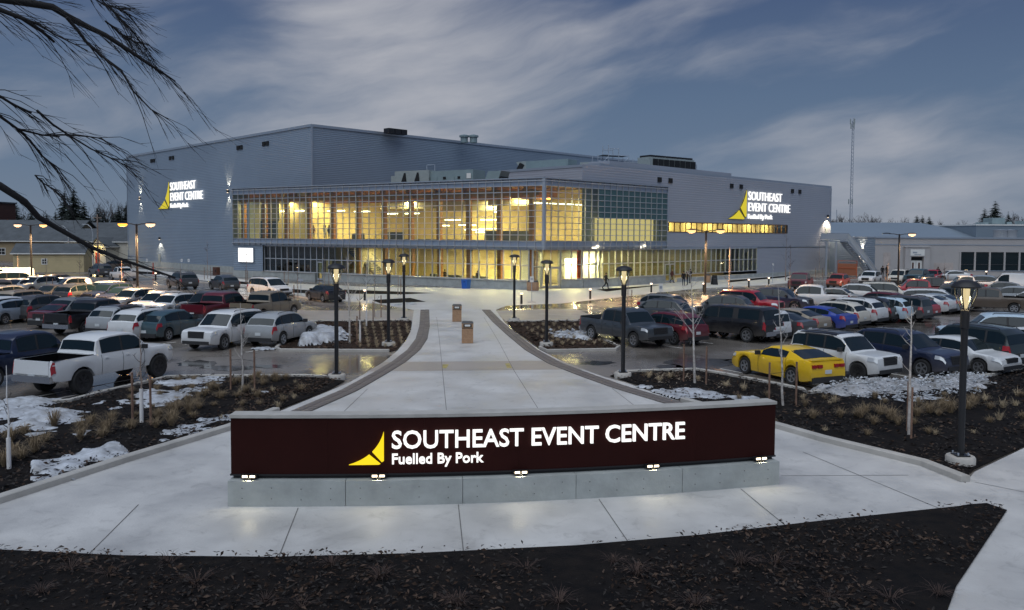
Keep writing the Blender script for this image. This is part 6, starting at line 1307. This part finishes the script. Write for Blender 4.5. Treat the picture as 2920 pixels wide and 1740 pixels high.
# ---------------------------------------------------------------- snow
def in_poly(x, y, q):
    c = False; j = len(q) - 1
    for i in range(len(q)):
        xi, yi = q[i]; xj, yj = q[j]
        if (yi > y) != (yj > y) and x < (xj - xi) * (y - yi) / (yj - yi) + xi: c = not c
        j = i
    return c
def snow(px, label, seed, th=.0, freq=.7, hgt=.10, cell=.16, m='snow', z=.07, lump=0.0, sx=1.0, edge=.8):
    q = PG(px); x0, x1 = min(p[0] for p in q), max(p[0] for p in q); y0, y1 = min(p[1] for p in q), max(p[1] for p in q)
    nx, ny = int((x1 - x0) / cell) + 2, int((y1 - y0) / cell) + 2; hh = {}; mb = MB(); idx = {}
    def f(i, j):
        if (i, j) not in hh:
            x, y = x0 + i * cell, y0 + j * cell
            d = min(1.0, min(((x - (a[0] + (b[0] - a[0]) * t)) ** 2 + (y - (a[1] + (b[1] - a[1]) * t)) ** 2) ** .5 for a, b in zip(q, q[1:] + q[:1]) for t in (0, .25, .5, .75)) / .9) if in_poly(x, y, q) else -1.0
            v = noise.fractal(Vector((x * freq * sx + seed, y * freq, seed)), 1.0, 2.0, 4) + .45 * noise.noise(Vector((x * 3, y * 3, seed)))
            hh[i, j] = (v - th + (d - .75) * edge) if d > -.5 else -1
        return hh[i, j]
    def vert(i, j):
        if (i, j) not in idx:
            x, y = x0 + i * cell, y0 + j * cell; h = max(0, f(i, j)); r_ = lump * abs(noise.noise(Vector((x * 2.3, y * 2.3, seed + 5)))) * 1.8 + lump * .5 * noise.noise(Vector((x * 6, y * 6, seed)))
            idx[i, j] = len(mb.v); mb.v.append((x + cell * .4 * noise.noise(Vector((x * 9, y * 9, 1))), y + cell * .4 * noise.noise(Vector((x * 9, y * 9, 2))), z + min(h, 1.1) ** 1.1 * hgt + (max(0, r_) if h > .1 else 0) - (.05 if h <= 0 else 0)))
        return idx[i, j]
    for i in range(nx):
        for j in range(ny):
            if sum(f(a, b) > 0 for a, b in ((i, j), (i + 1, j), (i + 1, j + 1), (i, j + 1))) >= 2: mb.f.append([vert(i, j), vert(i + 1, j), vert(i + 1, j + 1), vert(i, j + 1)]); mb.m.append(0)
    if mb.f: mb.build('snow', MT[m], None, 60, kind='stuff')
snow([(-40, 1130), (150, 1120), (190, 1160), (260, 1180), (200, 1260), (60, 1250), (-40, 1260)], '', 1, -.30, .6, .22, .12)
snow([(250, 1160), (480, 1085), (650, 1070), (640, 1100), (560, 1130), (500, 1165), (300, 1175)], '', 2, -.22, .7, .12, .11)
snow([(90, 1330), (330, 1275), (375, 1305), (210, 1370), (90, 1405)], '', 3, -.75, .7, .18, .09)
snow([(430, 1245), (640, 1175), (720, 1165), (650, 1215), (560, 1240), (440, 1275)], '', 4, -.30, .8, .08, .09)
snow([(180, 1210), (350, 1220), (300, 1270), (120, 1260)], '', 5, .05, .9, .06, .10)
snow([(600, 1112), (680, 1115), (620, 1145), (560, 1140)], '', 6, -.1, .8, .06, .09); snow([(735, 1110), (810, 1112), (800, 1126), (740, 1124)], '', 16, -.2, .8, .06, .09)
snow([(865, 955), (900, 943), (960, 950), (1010, 958), (990, 978), (900, 990), (850, 992)], '', 7, -.6, .5, .42, .14, z=.1, lump=.05, edge=2.2)
snow([(840, 930), (1000, 935), (1000, 948), (850, 946)], '', 17, .0, .8, .1, .15)
snow([(1555, 955), (1600, 945), (1690, 950), (1720, 965), (1680, 975), (1570, 965)], '', 8, -.3, .6, .2, .12)
snow([(1790, 1100), (1900, 1105), (2060, 1120), (2200, 1140), (2180, 1160), (2040, 1150), (1960, 1150), (1850, 1118)], '', 9, -.25, .8, .08, .09)
snow([(2290, 1118), (2420, 1085), (2600, 1095), (2720, 1070), (2800, 1075), (2860, 1095), (2780, 1120), (2640, 1130), (2480, 1150), (2420, 1140), (2330, 1128)], '', 10, -.35, .7, .22, .12, 'snow_dirty', .08, .05, edge=1.2)
snow([(2480, 1140), (2640, 1130), (2780, 1135), (2740, 1155), (2560, 1155)], '', 11, -.3, .7, .07, .10)
snow([(2430, 1225), (2500, 1240), (2600, 1290), (2560, 1285), (2440, 1255)], '', 12, -.2, .9, .05, .08)
snow([(700, 990), (790, 985), (800, 1000), (700, 1002)], '', 13, .05, .9, .06, .12); snow([(1085, 866), (1215, 861), (1190, 872), (1100, 874)], '', 14, .2, .8, .05, .2)
def chunks(px, n, smin, smax, m, z=.1, seed=2):
    r = random.Random(seed); q = PG(px); x0, x1 = min(p[0] for p in q), max(p[0] for p in q); y0, y1 = min(p[1] for p in q), max(p[1] for p in q); mb = MB(); k = 0
    while k < n:
        x, y = r.uniform(x0, x1), r.uniform(y0, y1)
        if not in_poly(x, y, q): continue
        k += 1; s = r.uniform(smin, smax) * r.choice((.6, 1, 1.3)); o = Vector((x, y, z + r.uniform(0, .28))); vs = []
        for a, b, c in ((1, 0, 0), (-1, 0, 0), (0, 1, 0), (0, -1, 0), (0, 0, .7), (0, 0, -.7)): vs.append(o + Vector((a, b, c)) * s * r.uniform(.6, 1.2) + Vector((r.uniform(-.3, .3), r.uniform(-.3, .3), r.uniform(-.2, .2))) * s)
        mb.add(vs, [(0, 2, 4), (2, 1, 4), (1, 3, 4), (3, 0, 4), (2, 0, 5), (1, 2, 5), (3, 1, 5), (0, 3, 5)])
    mb.build('snow_lumps', MT[m], None, 50, kind='stuff')
chunks([(2330, 1128), (2420, 1095), (2600, 1100), (2720, 1078), (2830, 1085), (2780, 1112), (2640, 1122), (2480, 1140)], 1300, .02, .065, 'snow_chunk')
chunks([(2420, 1145), (2640, 1130), (2780, 1118), (2800, 1128), (2600, 1146)], 260, .02, .07, 'snow', .05, 5); chunks([(870, 958), (960, 952), (1000, 962), (980, 976), (870, 988)], 60, .06, .16, 'snow', .12, 6); chunks([(1565, 955), (1690, 952), (1690, 968), (1580, 966)], 40, .05, .12, 'snow', .1, 7)
# ---------------------------------------------------------------- mulch chips
rc = random.Random(3)
def chips(px, n, ms, smin, smax, name='mulch_chips', dens=None):
    q = PG(px); x0, x1 = min(p[0] for p in q), max(p[0] for p in q); y0, y1 = min(p[1] for p in q), max(p[1] for p in q); mb = MB(); k = 0
    while k < n:
        x, y = rc.uniform(x0, x1), rc.uniform(y0, y1)
        if not in_poly(x, y, q): continue
        k += 1
        if noise.noise(Vector((x * .5, y * .5, 4))) + rc.uniform(-.4, .4) < -.1: continue
        s = rc.uniform(smin, smax); a = rc.uniform(0, 6.28); t = Vector((math.cos(a), math.sin(a), rc.uniform(-.4, .4))) * s; w = Vector((-math.sin(a), math.cos(a), rc.uniform(-.5, .5))) * s * .35; p = Vector((x, y, .06 + rc.uniform(.0, .10)))
        mb.add([p - t, p - w, p + t, p + w + Vector((0, 0, s * .3))], [(0, 1, 2), (0, 2, 3)], rc.randrange(len(ms)))
    mb.build(name, [MT[m] for m in ms], None, kind='stuff')
for px, n in ((BED_L1[1:10] + [(-60, 1200), (-60, 1440)] + BED_L1[12:], 9000), (BED_R1[:11] + [(2950, 1060), (2950, 1262)] + BED_R1[13:], 9000)): chips(px, n, ('chip', 'chip_dark', 'mulch_brown', 'chip_dark', 'chip_dark'), .03, .09)
chips(BED_F[:10] + [(-20, 1575), (-20, 1780), (2640, 1780)], 11000, ('chip_dark', 'mulch_brown', 'chip', 'chip_dark', 'mulch_brown'), .012, .07)
for b in (BED_L2, BED_R2): chips(b, 2600, ('chip', 'chip_dark', 'mulch_brown'), .05, .14)
chips([(1000, 1075), (760, 1180), (640, 1200), (700, 1110), (850, 1085)], 2500, ('chip', 'mulch_brown', 'chip'), .03, .08); chips([(1800, 1070), (1960, 1070), (2100, 1110), (1960, 1130)], 1800, ('chip', 'mulch_brown', 'chip_pale'), .03, .08)
# ---------------------------------------------------------------- ornamental grass
def tuft_mesh(seed, n=170, h=.62, sp=.52):
    r = random.Random(seed); mb = MB()
    for _ in range(n):
        a = r.uniform(0, 6.28); d = Vector((math.cos(a), math.sin(a), 0)); L = h * r.uniform(.6, 1.1); o = d * r.uniform(0, .09); k = r.uniform(.1, 1.0) ** .8 * sp; w = Vector((-d.y, d.x, 0)) * r.uniform(.003, .006)
        p0 = o; p1 = o + d * k * .4 + Vector((0, 0, L * .6)); p2 = o + d * k * 1.0 + Vector((0, 0, L * r.uniform(.3, .95)))
        mb.add([p0 - w, p0 + w, p1 + w, p1 - w, p2], [(0, 1, 2, 3), (3, 2, 4)])
    return mb
TM = [tuft_mesh(i).mesh('grass_clump', MT['straw']) for i in range(4)]; TP = [tuft_mesh(9 + i, 60, .45, .3).mesh('grass_clump', MT['straw_pale']) for i in range(2)]
rg_ = random.Random(5)
ORD = 'first second third fourth fifth sixth seventh eighth ninth tenth eleventh twelfth thirteenth fourteenth fifteenth sixteenth'.split()
def tufts(pts, label, group, big=1.0, ms=TM, rows=False):
    for i_, (px, py) in enumerate(sorted(pts)):
        q = G(px, py, .06); k = big * rg_.uniform(.8, 1.2); O('grass_clump', rg_.choice(ms), None, q, rg_.uniform(0, 6.28), label if len(pts) > 16 else label + ', %s from the left' % ORD[i_], 'grass clump', group, scale=(k, k, k * rg_.uniform(.85, 1.15)))
tufts([(30, 1262), (70, 1240), (130, 1260), (155, 1215), (235, 1235), (260, 1210), (303, 1235), (318, 1200), (40, 1295), (100, 1290), (375, 1225), (15, 1330), (60, 1310), (230, 1255), (290, 1250)], 'bushy tan grass clump at the left edge bed', 'tan grass clumps in the big left bed', .85)
tufts([(450, 1195), (480, 1170), (500, 1180), (535, 1150), (560, 1155), (585, 1130), (600, 1115), (540, 1180), (630, 1140), (490, 1215), (445, 1220)], 'tan grass clump amid left bed stakes', 'tan grass clumps in the big left bed', .8)
tufts([(720, 1085), (750, 1100), (752, 1092), (785, 1090), (700, 1120), (665, 1098), (735, 1080), (815, 1085)], 'small tan grass clump by left post lamp', 'small grass clumps by the left post lamp', .8)
tufts([(2318, 1195), (2396, 1190), (2452, 1195), (2468, 1180), (2510, 1185), (2540, 1200), (2650, 1180), (2690, 1170), (2710, 1180), (2760, 1170), (2775, 1160), (2560, 1215), (2615, 1190)], 'tan grass clump before the dirty snow pile', 'tan grass clumps in the big right bed', .85)
tufts([(2120, 1115), (2070, 1105), (2290, 1140), (2380, 1150), (2860, 1165), (2895, 1160), (2850, 1200), (2900, 1130), (2810, 1145), (1990, 1085), (1880, 1090), (1910, 1080), (1850, 1080)], 'thin greyish grass clump in right bed', 'thin grass clumps in the big right bed', .9, TP)
rows = []
for r in range(7):
    for c in range(7):
        rows.append((1015 + c * 24 + r * 2, 930 + r * 10, r, c)); rows.append((1490 + c * 30 + r * 14, 930 + r * 9, r, c))
L2 = PG(BED_L2); R2 = PG(BED_R2)
for px, py, r_, c_ in rows:
    xy = tuple(G(px, py)[:2]); sd_ = 'left' if in_poly(*xy, L2) else 'right' if in_poly(*xy, R2) else None
    if sd_: k = .75 * rg_.uniform(.8, 1.2); O('grass_clump', rg_.choice(TP), None, G(px, py, .06), rg_.uniform(0, 6), 'low pale tuft, small %s bed, %s row back, %s from the left' % (sd_, ORD[r_], ORD[c_]), 'grass clump', 'pale tufts in the small %s bed' % sd_, scale=(k, k, k))
rows2 = [(850 - c * 58 + rg_.randint(-14, 14), 1093 + r_ * 24 + rg_.randint(-6, 6)) for r_ in range(5) for c in range(9)]; BL, BR = PG(BED_L1), PG(BED_R1)
for bedp, nm, pts in ((BL, 'left', rows2), (BR, 'right', [(2080 + c * 105 + rg_.randint(-45, 45), 1130 + r_ * 34 + rg_.randint(-14, 14)) for r_ in range(4) for c in range(9)])):
    tufts([p for p in pts if in_poly(*G(*p)[:2], bedp)], 'small thin grass sprig in the big %s bed' % nm, 'thin grass sprigs in the big %s bed' % nm, .55, TM + TP)
tufts([(120 + i * 125 + rg_.randint(-60, 60), 1655 + rg_.randint(-55, 85)) for i in range(21)], 'flattened brown grass wisp in front bed', 'flattened wisps in the front bed', .8, [tuft_mesh(31, 60, .3, .6).mesh('grass_clump', mat('dry_plant', (.06, .037, .03), .9, var=.5, vscale=4)), tuft_mesh(32, 40, .22, .7).mesh('grass_clump', mat('dry_plant', (.10, .06, .045), .9))])
# ---------------------------------------------------------------- young trees with stakes
def young_tree(px, py, h, label, kind='bark', stakes=2, seed=0, lean=0.0, wrap=0.0, spread=.5, nbr=10, rad=.035, group='young staked trees'):
    r = random.Random(seed + int(px)); q = G(px, py, .03); t = thing('young_tree', label, 'tree', q, r.uniform(0, 6), group)
    tm = {'birch': 'birch', 'bark': 'young_bark', 'pale': 'wrap'}[kind]; top = Vector((lean, r.uniform(-.1, .1), h)); n = 7
    tp = [Vector((lean * (i / n) ** 1.5 + r.uniform(-.02, .02), r.uniform(-.02, .02), h * i / n)) for i in range(n + 1)]
    MB().tube(tp, [rad * (1 - .8 * i / n) for i in range(n + 1)], 7).build('trunk', MT[tm], t, 60)
    if wrap: MB().lathe([(rad * 1.5, 0), (rad * 1.45, wrap), (rad, wrap)], 9).build('trunk_wrap', MT['wrap'], t, 50)
    mb = MB()
    for i in range(nbr):
        z = h * r.uniform(.32, .95); a = r.uniform(0, 6.28); L = spread * h * .32 * (1.25 - z / h) * r.uniform(.7, 1.3); p = Vector((lean * (z / h) ** 1.5, 0, z)); d = Vector((math.cos(a), math.sin(a), 1.1)).normalized()
        e = p + d * L; mid = p + d * L * .5 + Vector((0, 0, -.03)); mb.tube([p, mid, e], [.012, .008, .003], 4)
        for _ in range(3): b = p.lerp(e, r.uniform(.4, .9)); mb.tube([b, b + Vector((r.uniform(-1, 1), r.uniform(-1, 1), r.uniform(.2, 1))).normalized() * L * .4], [.006, .002], 3)
    mb.build('branches', MT['twig' if kind != 'birch' else 'birch'], t)
    for k in range(stakes):
        a = math.pi * k; x, y = .5 * math.cos(a), .5 * math.sin(a); MB().box((x, y, .75), (.05, .05, 1.6)).build('stake', MT['stake'], t)
        MB().bar((x, y, 1.15), (0, 0, 1.2), .012).build('tie', MT['black_metal'], t)
    return t
BT = 'young birches'
young_tree(692, 1116, 3.3, 'white birch sapling with stakes left of the left post lamp', 'birch', 2, 1, .05, 0, .6, 12, .045, BT)
young_tree(404, 1210, 3.0, 'sapling with white trunk wrap in the middle of the left bed', 'bark', 2, 2, 0, 1.1, .5, 9, .04)
young_tree(26, 1340, 2.6, 'sapling at the lower left edge of the left bed', 'pale', 1, 3, 0, .8, .4, 6)
young_tree(1981, 1096, 4.6, 'leaning white birch between two stakes left of the yellow coupe', 'birch', 2, 4, .30, 0, .8, 18, .055, BT)
young_tree(2231, 1160, 4.2, 'slim white birch with stakes in front of the yellow coupe', 'birch', 2, 5, .25, 0, .45, 9, .045, BT)
young_tree(2592, 1245, 4.0, 'curved white birch with stakes in front of the navy crossover', 'birch', 2, 6, -.25, 0, .5, 10, .055, BT)
young_tree(998, 980, 4.6, 'tall multi-branched birch in the small left bed', 'birch', 0, 7, .15, 0, .9, 20, .06, BT); young_tree(1027, 981, 3.0, 'sapling with a short white wrap beside the tall birch', 'bark', 1, 8, 0, 1.3, .5, 8)
young_tree(1045, 930, 4.3, 'white wrapped sapling at the top of the small left bed', 'pale', 2, 9, 0, 1.0, .5, 8); young_tree(1068, 905, 3.0, 'thin dark sapling behind the small left bed', 'bark', 1, 10)
for i, (px, py, h, l) in enumerate(((849, 865, 3.8, 'bare sapling right of the tan brown pickup'), (703, 808, 4.2, 'bare sapling under the light box sign'), (822, 812, 4.4, 'bare sapling before the dark lobby windows'), (925, 820, 3.6, 'spreading bare sapling behind the black sedan'), (1135, 842, 5.0, 'sapling with stakes left of the farthest left post lamp'), (592, 796, 5.0, 'tall bare sapling by the brown utility cabinet'), (134, 842, 3.6, 'sapling standing among the second left row of cars'), (52, 818, 3.4, 'sapling at the left edge among parked cars'), (229, 842, 3.8, 'sapling beside the white crew pickup'), (348, 856, 3.6, 'sapling left of the very orange lamp'), (516, 893, 3.6, 'sapling in a stake frame before the dark four-by-four'), (1790, 880, 5.5, 'tall thin sapling right of the near right post lamps'), (2078, 866, 5.0, 'pale thin sapling above the dark estate car'), (2251, 878, 5.2, 'pale sapling between the red off-roader and the navy crossover'), (2240, 800, 7.0, 'tall bare sapling by the plain grey wall'), (2335, 795, 6.0, 'tall bare sapling left of the outside stair'), (2692, 822, 3.4, 'sapling frame behind the red pickup'), (2530, 832, 3.2, 'sapling among cars left of the low building lamp'))):
    young_tree(px, py, h, l, 'bark', 2 if i % 2 else 1, 20 + i, 0, 0, .55, 11, .04)
# ---------------------------------------------------------------- far trees
def spruce_mesh(seed, h=12.0, wd=3.0, dens=1.0):
    r = random.Random(seed); mb = MB(); z = h * .06
    while z < h * .985:
        k = 1 - z / h; R_ = wd * (k ** .85) * r.uniform(.75, 1.15) + .12
        for i in range(int((7 + 10 * k) * dens)):
            a = r.uniform(0, 6.28); L = R_ * r.uniform(.6, 1.1); d = Vector((math.cos(a), math.sin(a), 0)); s = Vector((-d.y, d.x, 0))
            p = Vector((0, 0, z + r.uniform(-.2, .2))); dr = r.uniform(.10, .35) * L
            for j in range(3):
                f0, f1 = j / 3, (j + 1.15) / 3; c0 = p + d * L * f0 - Vector((0, 0, dr * f0)); c1 = p + d * L * f1 - Vector((0, 0, dr * f1 ** 1.5)); w = L * .17 * (1.15 - f0) * r.uniform(.6, 1.3)
                mb.add([c0 + s * w * .4, c1 + s * w - Vector((0, 0, w * .7)), c1 + d * w * .6, c1 - s * w - Vector((0, 0, w * .7)), c0 - s * w * .4], [(0, 1, 2), (0, 2, 4), (4, 2, 3)])
        z += h * .028 * r.uniform(.7, 1.3)
    return mb.mesh('crown', MT['needles'])
SPR = [spruce_mesh(i, 12, w * 1.25, 1.9) for i, w in enumerate((2.6, 3.2, 2.9))]
def spruce(px, top, y, label, i=0, wk=1.0, group='spruces beyond the lot'):
    q = AT(px, 700, y); z = AT(px, top, y).z; t = thing('spruce_tree', label, 'tree', (q.x, y, 0), px, group); k = z / 12.0
    O('crown', SPR[i % 3], t, scale=(k * wk, k * wk, k)); MB().tube([(0, 0, 0), (0, 0, z * .95)], [.2, .02], 6).build('trunk', MT['bark_dark'], t)
for px, top, y, l, i, w in ((187, 534, 190, 'tall narrow left spruce of the pair behind the white hall', 0, .9), (213, 530, 185, 'tallest dark spruce behind the white hall', 1, .95), (242, 570, 188, 'shorter spruce right of the tallest one', 2, 1.0), (50, 575, 195, 'dark spruce near the brick tower', 0, 1.0), (20, 605, 200, 'low spruce beside the brick tower', 1, 1.2), (160, 600, 185, 'small spruce left of the tall pair', 2, .8), (280, 590, 192, 'spruce behind the utility pole', 1, 1.0), (340, 582, 190, 'wide dark spruce by the hall corner', 2, 1.2), (362, 574, 196, 'spruce touching the hall corner', 0, 1.0), (110, 612, 195, 'rounded dark spruce behind the large house', 1, 1.4), (310, 620, 186, 'low spruce behind the gabled porch', 2, 1.4), (90, 600, 205, 'distant spruce behind the twin lamp', 1, 1.3), (260, 618, 200, 'low dark spruce between the tall pair and the pole', 2, 1.5), (200, 610, 205, 'bushy dark spruce below the tall pair', 0, 1.6),
        (135, 606, 192, 'dense dark spruce right of the small spruce', 1, 1.5), (70, 610, 190, 'squat dark spruce beside the twin lamp', 2, 1.6), (295, 606, 188, 'squat dark spruce above the gabled porch', 0, 1.5), (228, 600, 195, 'dark spruce filling behind the tall pair', 2, 1.7), (0, 600, 190, 'dark spruce cut by the left edge', 2, 1.5), (325, 612, 186, 'squat spruce left of the hall corner', 1, 1.6),
        (2834, 570, 260, 'tall dark spruce behind the far right flat roof', 1, 1.1), (2805, 592, 262, 'broad dark spruce left of the tall right one', 2, 1.4), (2872, 602, 265, 'smaller spruce at the right of the far group', 0, 1.1), (2612, 612, 300, 'clipped dark evergreen above the metal roof', 2, 1.6), (2648, 616, 300, 'small evergreen next to the clipped dark one', 1, 1.3), (2628, 613, 305, 'evergreen in the middle of the small far clump', 0, 1.6)): spruce(px, top, y, l, i, w)
def bare_mesh(seed, h=10.0, depth=5):
    r = random.Random(seed); mb = MB()
    def br(p, d, L, rad, k):
        q = p + d * L * .5 + Vector((r.uniform(-1, 1), r.uniform(-1, 1), .3)) * L * .06; e = q + d * L * .5
        mb.tube([p, q, e], [rad, rad * .85, rad * .65], 4 if k < depth - 1 else 5, cap=False)
        if k == 0: return
        for _ in range(3 if k > 1 else 4):
            nd = (d + Vector((r.uniform(-1, 1), r.uniform(-1, 1), r.uniform(-.3, .7))) * .75).normalized(); br(e if r.random() < .6 else q, nd, L * r.uniform(.6, .82), rad * .6, k - 1)
    br(Vector((0, 0, 0)), Vector((0, 0, 1)), h * .30, h * .016, depth); return mb.mesh('limbs', MT['twig'])
BARE = [bare_mesh(i) for i in range(3)]
bz = [max(v.co.z for v in m.vertices) for m in BARE]
def bare(px, top, y, label, i=0, wk=1.1):
    q = AT(px, 700, y); z = AT(px, top, y).z; t = thing('bare_tree', label, 'tree', (q.x, y, 0), px * 1.3, 'bare trees on the skyline'); k = z / bz[i % 3]; O('limbs', BARE[i % 3], t, scale=(k * wk, k * wk, k))
for n, (px, top, y, l) in enumerate(((320, 565, 200, 'wide bare tree between spruces left of the hall'), (300, 580, 205, 'bare tree behind the lit porch'), (345, 570, 210, 'bare tree near the hall corner'), (75, 590, 210, 'bare tree left of the tall spruces'), (130, 598, 215, 'bare tree behind the dark house roof'), (15, 585, 215, 'bare tree at the far left edge'), (265, 575, 215, 'bare tree right of the tall pair'), (2385, 610, 250, 'bare tree just right of the block'), (2410, 606, 255, 'bare tree at the foot of the mast'), (2440, 612, 250, 'bare tree right of the mast foot'), (2470, 604, 255, 'tall bare tree right of the mast'), (2490, 612, 255, 'bare tree beside the tall one right of the mast'), (2565, 618, 280, 'low bare tree left of the evergreens'), (2590, 620, 285, 'low bare tree touching the evergreens'), (2690, 622, 290, 'low bare tree right of the evergreens'), (2740, 626, 300, 'far bare tree over the roof hip'), (2900, 608, 270, 'bare tree at the far right edge'), (2885, 600, 275, 'bare tree behind the small right spruce'))): bare(px, top, y, l, n)
mb = MB(); rt = random.Random(12)
for i in range(520):
    x = rt.uniform(-420, 420); y = rt.uniform(330, 480); k = rt.uniform(3, 7); s = rt.uniform(1.5, 4)
    for _ in range(3): mb.add([(x - s, y, 0), (x + s, y + rt.uniform(-2, 2), 0), (x + s * rt.uniform(-.6, .6), y, k * rt.uniform(.7, 1.2))], [(0, 1, 2)])
mb.build('far_woods', MT['twig'], None, kind='stuff')
# ---------------------------------------------------------------- the bare tree whose limbs hang into the upper left
FT = thing('foreground_tree', 'bare dark tree with drooping limbs reaching in at the upper left', 'tree', (0, 0, 0))
rb = random.Random(21)
tx, ty = -8.2, 7.2
MB().tube([(tx, ty, -.1), (tx + .05, ty, 2), (tx + .1, ty - .05, 5), (tx + .3, ty, 8), (tx + .4, ty + .1, 11)], [.34, .28, .24, .18, .08], 10).build('trunk', MT['bark_dark'], FT, 60)
def limb(px, r0, r1, y0, y1, z_root, nt, tl=(.25, .8), droop=.35):
    r0 *= .55; r1 *= .7; nt = int(nt * .5); tl = (tl[0] * .8, tl[1] * .72)
    pts = [AT(x, y, y0 + (y1 - y0) * i / (len(px) - 1)) for i, (x, y) in enumerate(px)]
    full = [Vector((tx + .1, ty, z_root)), Vector((tx, ty, z_root)).lerp(pts[0], .5) + Vector((0, 0, .15))] + pts if z_root else pts
    mb = MB(); n = len(full); mb.tube(full, [r0 + (r1 - r0) * i / (n - 1) for i in range(n)], 7)
    fl = resample(pts, .05)
    for _ in range(nt):
        i = rb.randrange(len(fl) - 1); p = fl[i]; d = (fl[min(i + 1, len(fl) - 1)] - fl[max(i - 1, 0)]).normalized(); L = rb.uniform(*tl); sgn = rb.choice((-1, 1))
        e = (d * 1.2 + Vector((0, 0, sgn * rb.uniform(.0, .55) - droop * .5)) + Vector((0, rb.uniform(-.6, .6), 0))).normalized(); m_ = p + e * L * .5 + Vector((0, 0, .02)); q = p + e * L + Vector((0, 0, -droop * L * .25)); w = rb.uniform(.0022, .0048)
        mb.tube([p, m_, q], [w, w * .8, w * .35], 4, cap=False)
        for _2 in range(rb.randint(1, 4)):
            b = m_.lerp(q, rb.random()); e2 = (e + Vector((rb.uniform(-.2, .4), rb.uniform(-.5, .5), rb.uniform(-.6, .25)))).normalized(); mb.tube([b, b + e2 * L * rb.uniform(.25, .55)], [.0022, .001], 3, cap=False)
    mb.build('limb', MT['bark_dark'], FT, 60)
limb([(-120, -20), (60, 5), (150, 20), (215, 60), (300, 100), (370, 145), (420, 180), (470, 212), (500, 232)], .085, .008, 7.0, 7.8, 8.4, 60, (.3, .9))
limb([(-100, 0), (0, 28), (70, 55), (120, 90), (155, 120)], .055, .015, 6.6, 7.0, 7.6, 30, (.3, .9))
limb([(190, 50), (220, 85), (250, 125), (290, 160), (345, 200), (380, 260), (430, 312), (480, 340)], .028, .006, 7.1, 7.6, None, 45, (.25, .8)); limb([(70, 55), (110, 70), (150, 95), (250, 145)], .02, .006, 6.8, 7.0, None, 14, (.2, .6))
limb([(-80, 250), (0, 275), (40, 300), (90, 322)], .03, .012, 6.6, 6.9, 7.0, 20, (.3, .8)); limb([(-80, 290), (0, 332), (50, 368), (120, 385), (170, 390)], .035, .008, 6.6, 7.2, 6.8, 26, (.3, .8))
limb([(105, 315), (150, 355), (200, 388), (260, 425), (330, 458), (400, 492)], .020, .005, 6.9, 7.5, None, 34, (.2, .7)); limb([(50, 368), (85, 400), (115, 440), (160, 480), (185, 520)], .020, .006, 6.9, 7.3, None, 34, (.2, .6)); limb([(150, 385), (220, 385), (290, 395), (340, 430)], .014, .005, 7.0, 7.4, None, 18, (.2, .6))
limb([(-120, 470), (0, 530), (70, 575), (110, 620), (180, 660), (260, 705), (340, 738), (420, 765), (500, 792)], .070, .012, 6.4, 7.6, 5.6, 40, (.2, .6), .2)
limb([(290, 0), (330, 40), (370, 80), (400, 120)], .014, .005, 7.6, 7.8, None, 60, (.2, .5)); limb([(220, -40), (290, 10), (350, 30), (380, 60)], .02, .006, 7.6, 7.9, 9.0, 70, (.2, .5))
limb([(100, 500), (120, 520), (180, 560)], .012, .005, 6.9, 7.1, None, 40, (.15, .4)); limb([(300, 60), (350, 100), (400, 130)], .016, .005, 7.4, 7.7, None, 60, (.2, .55))
bpy.data.objects.remove(_fo)
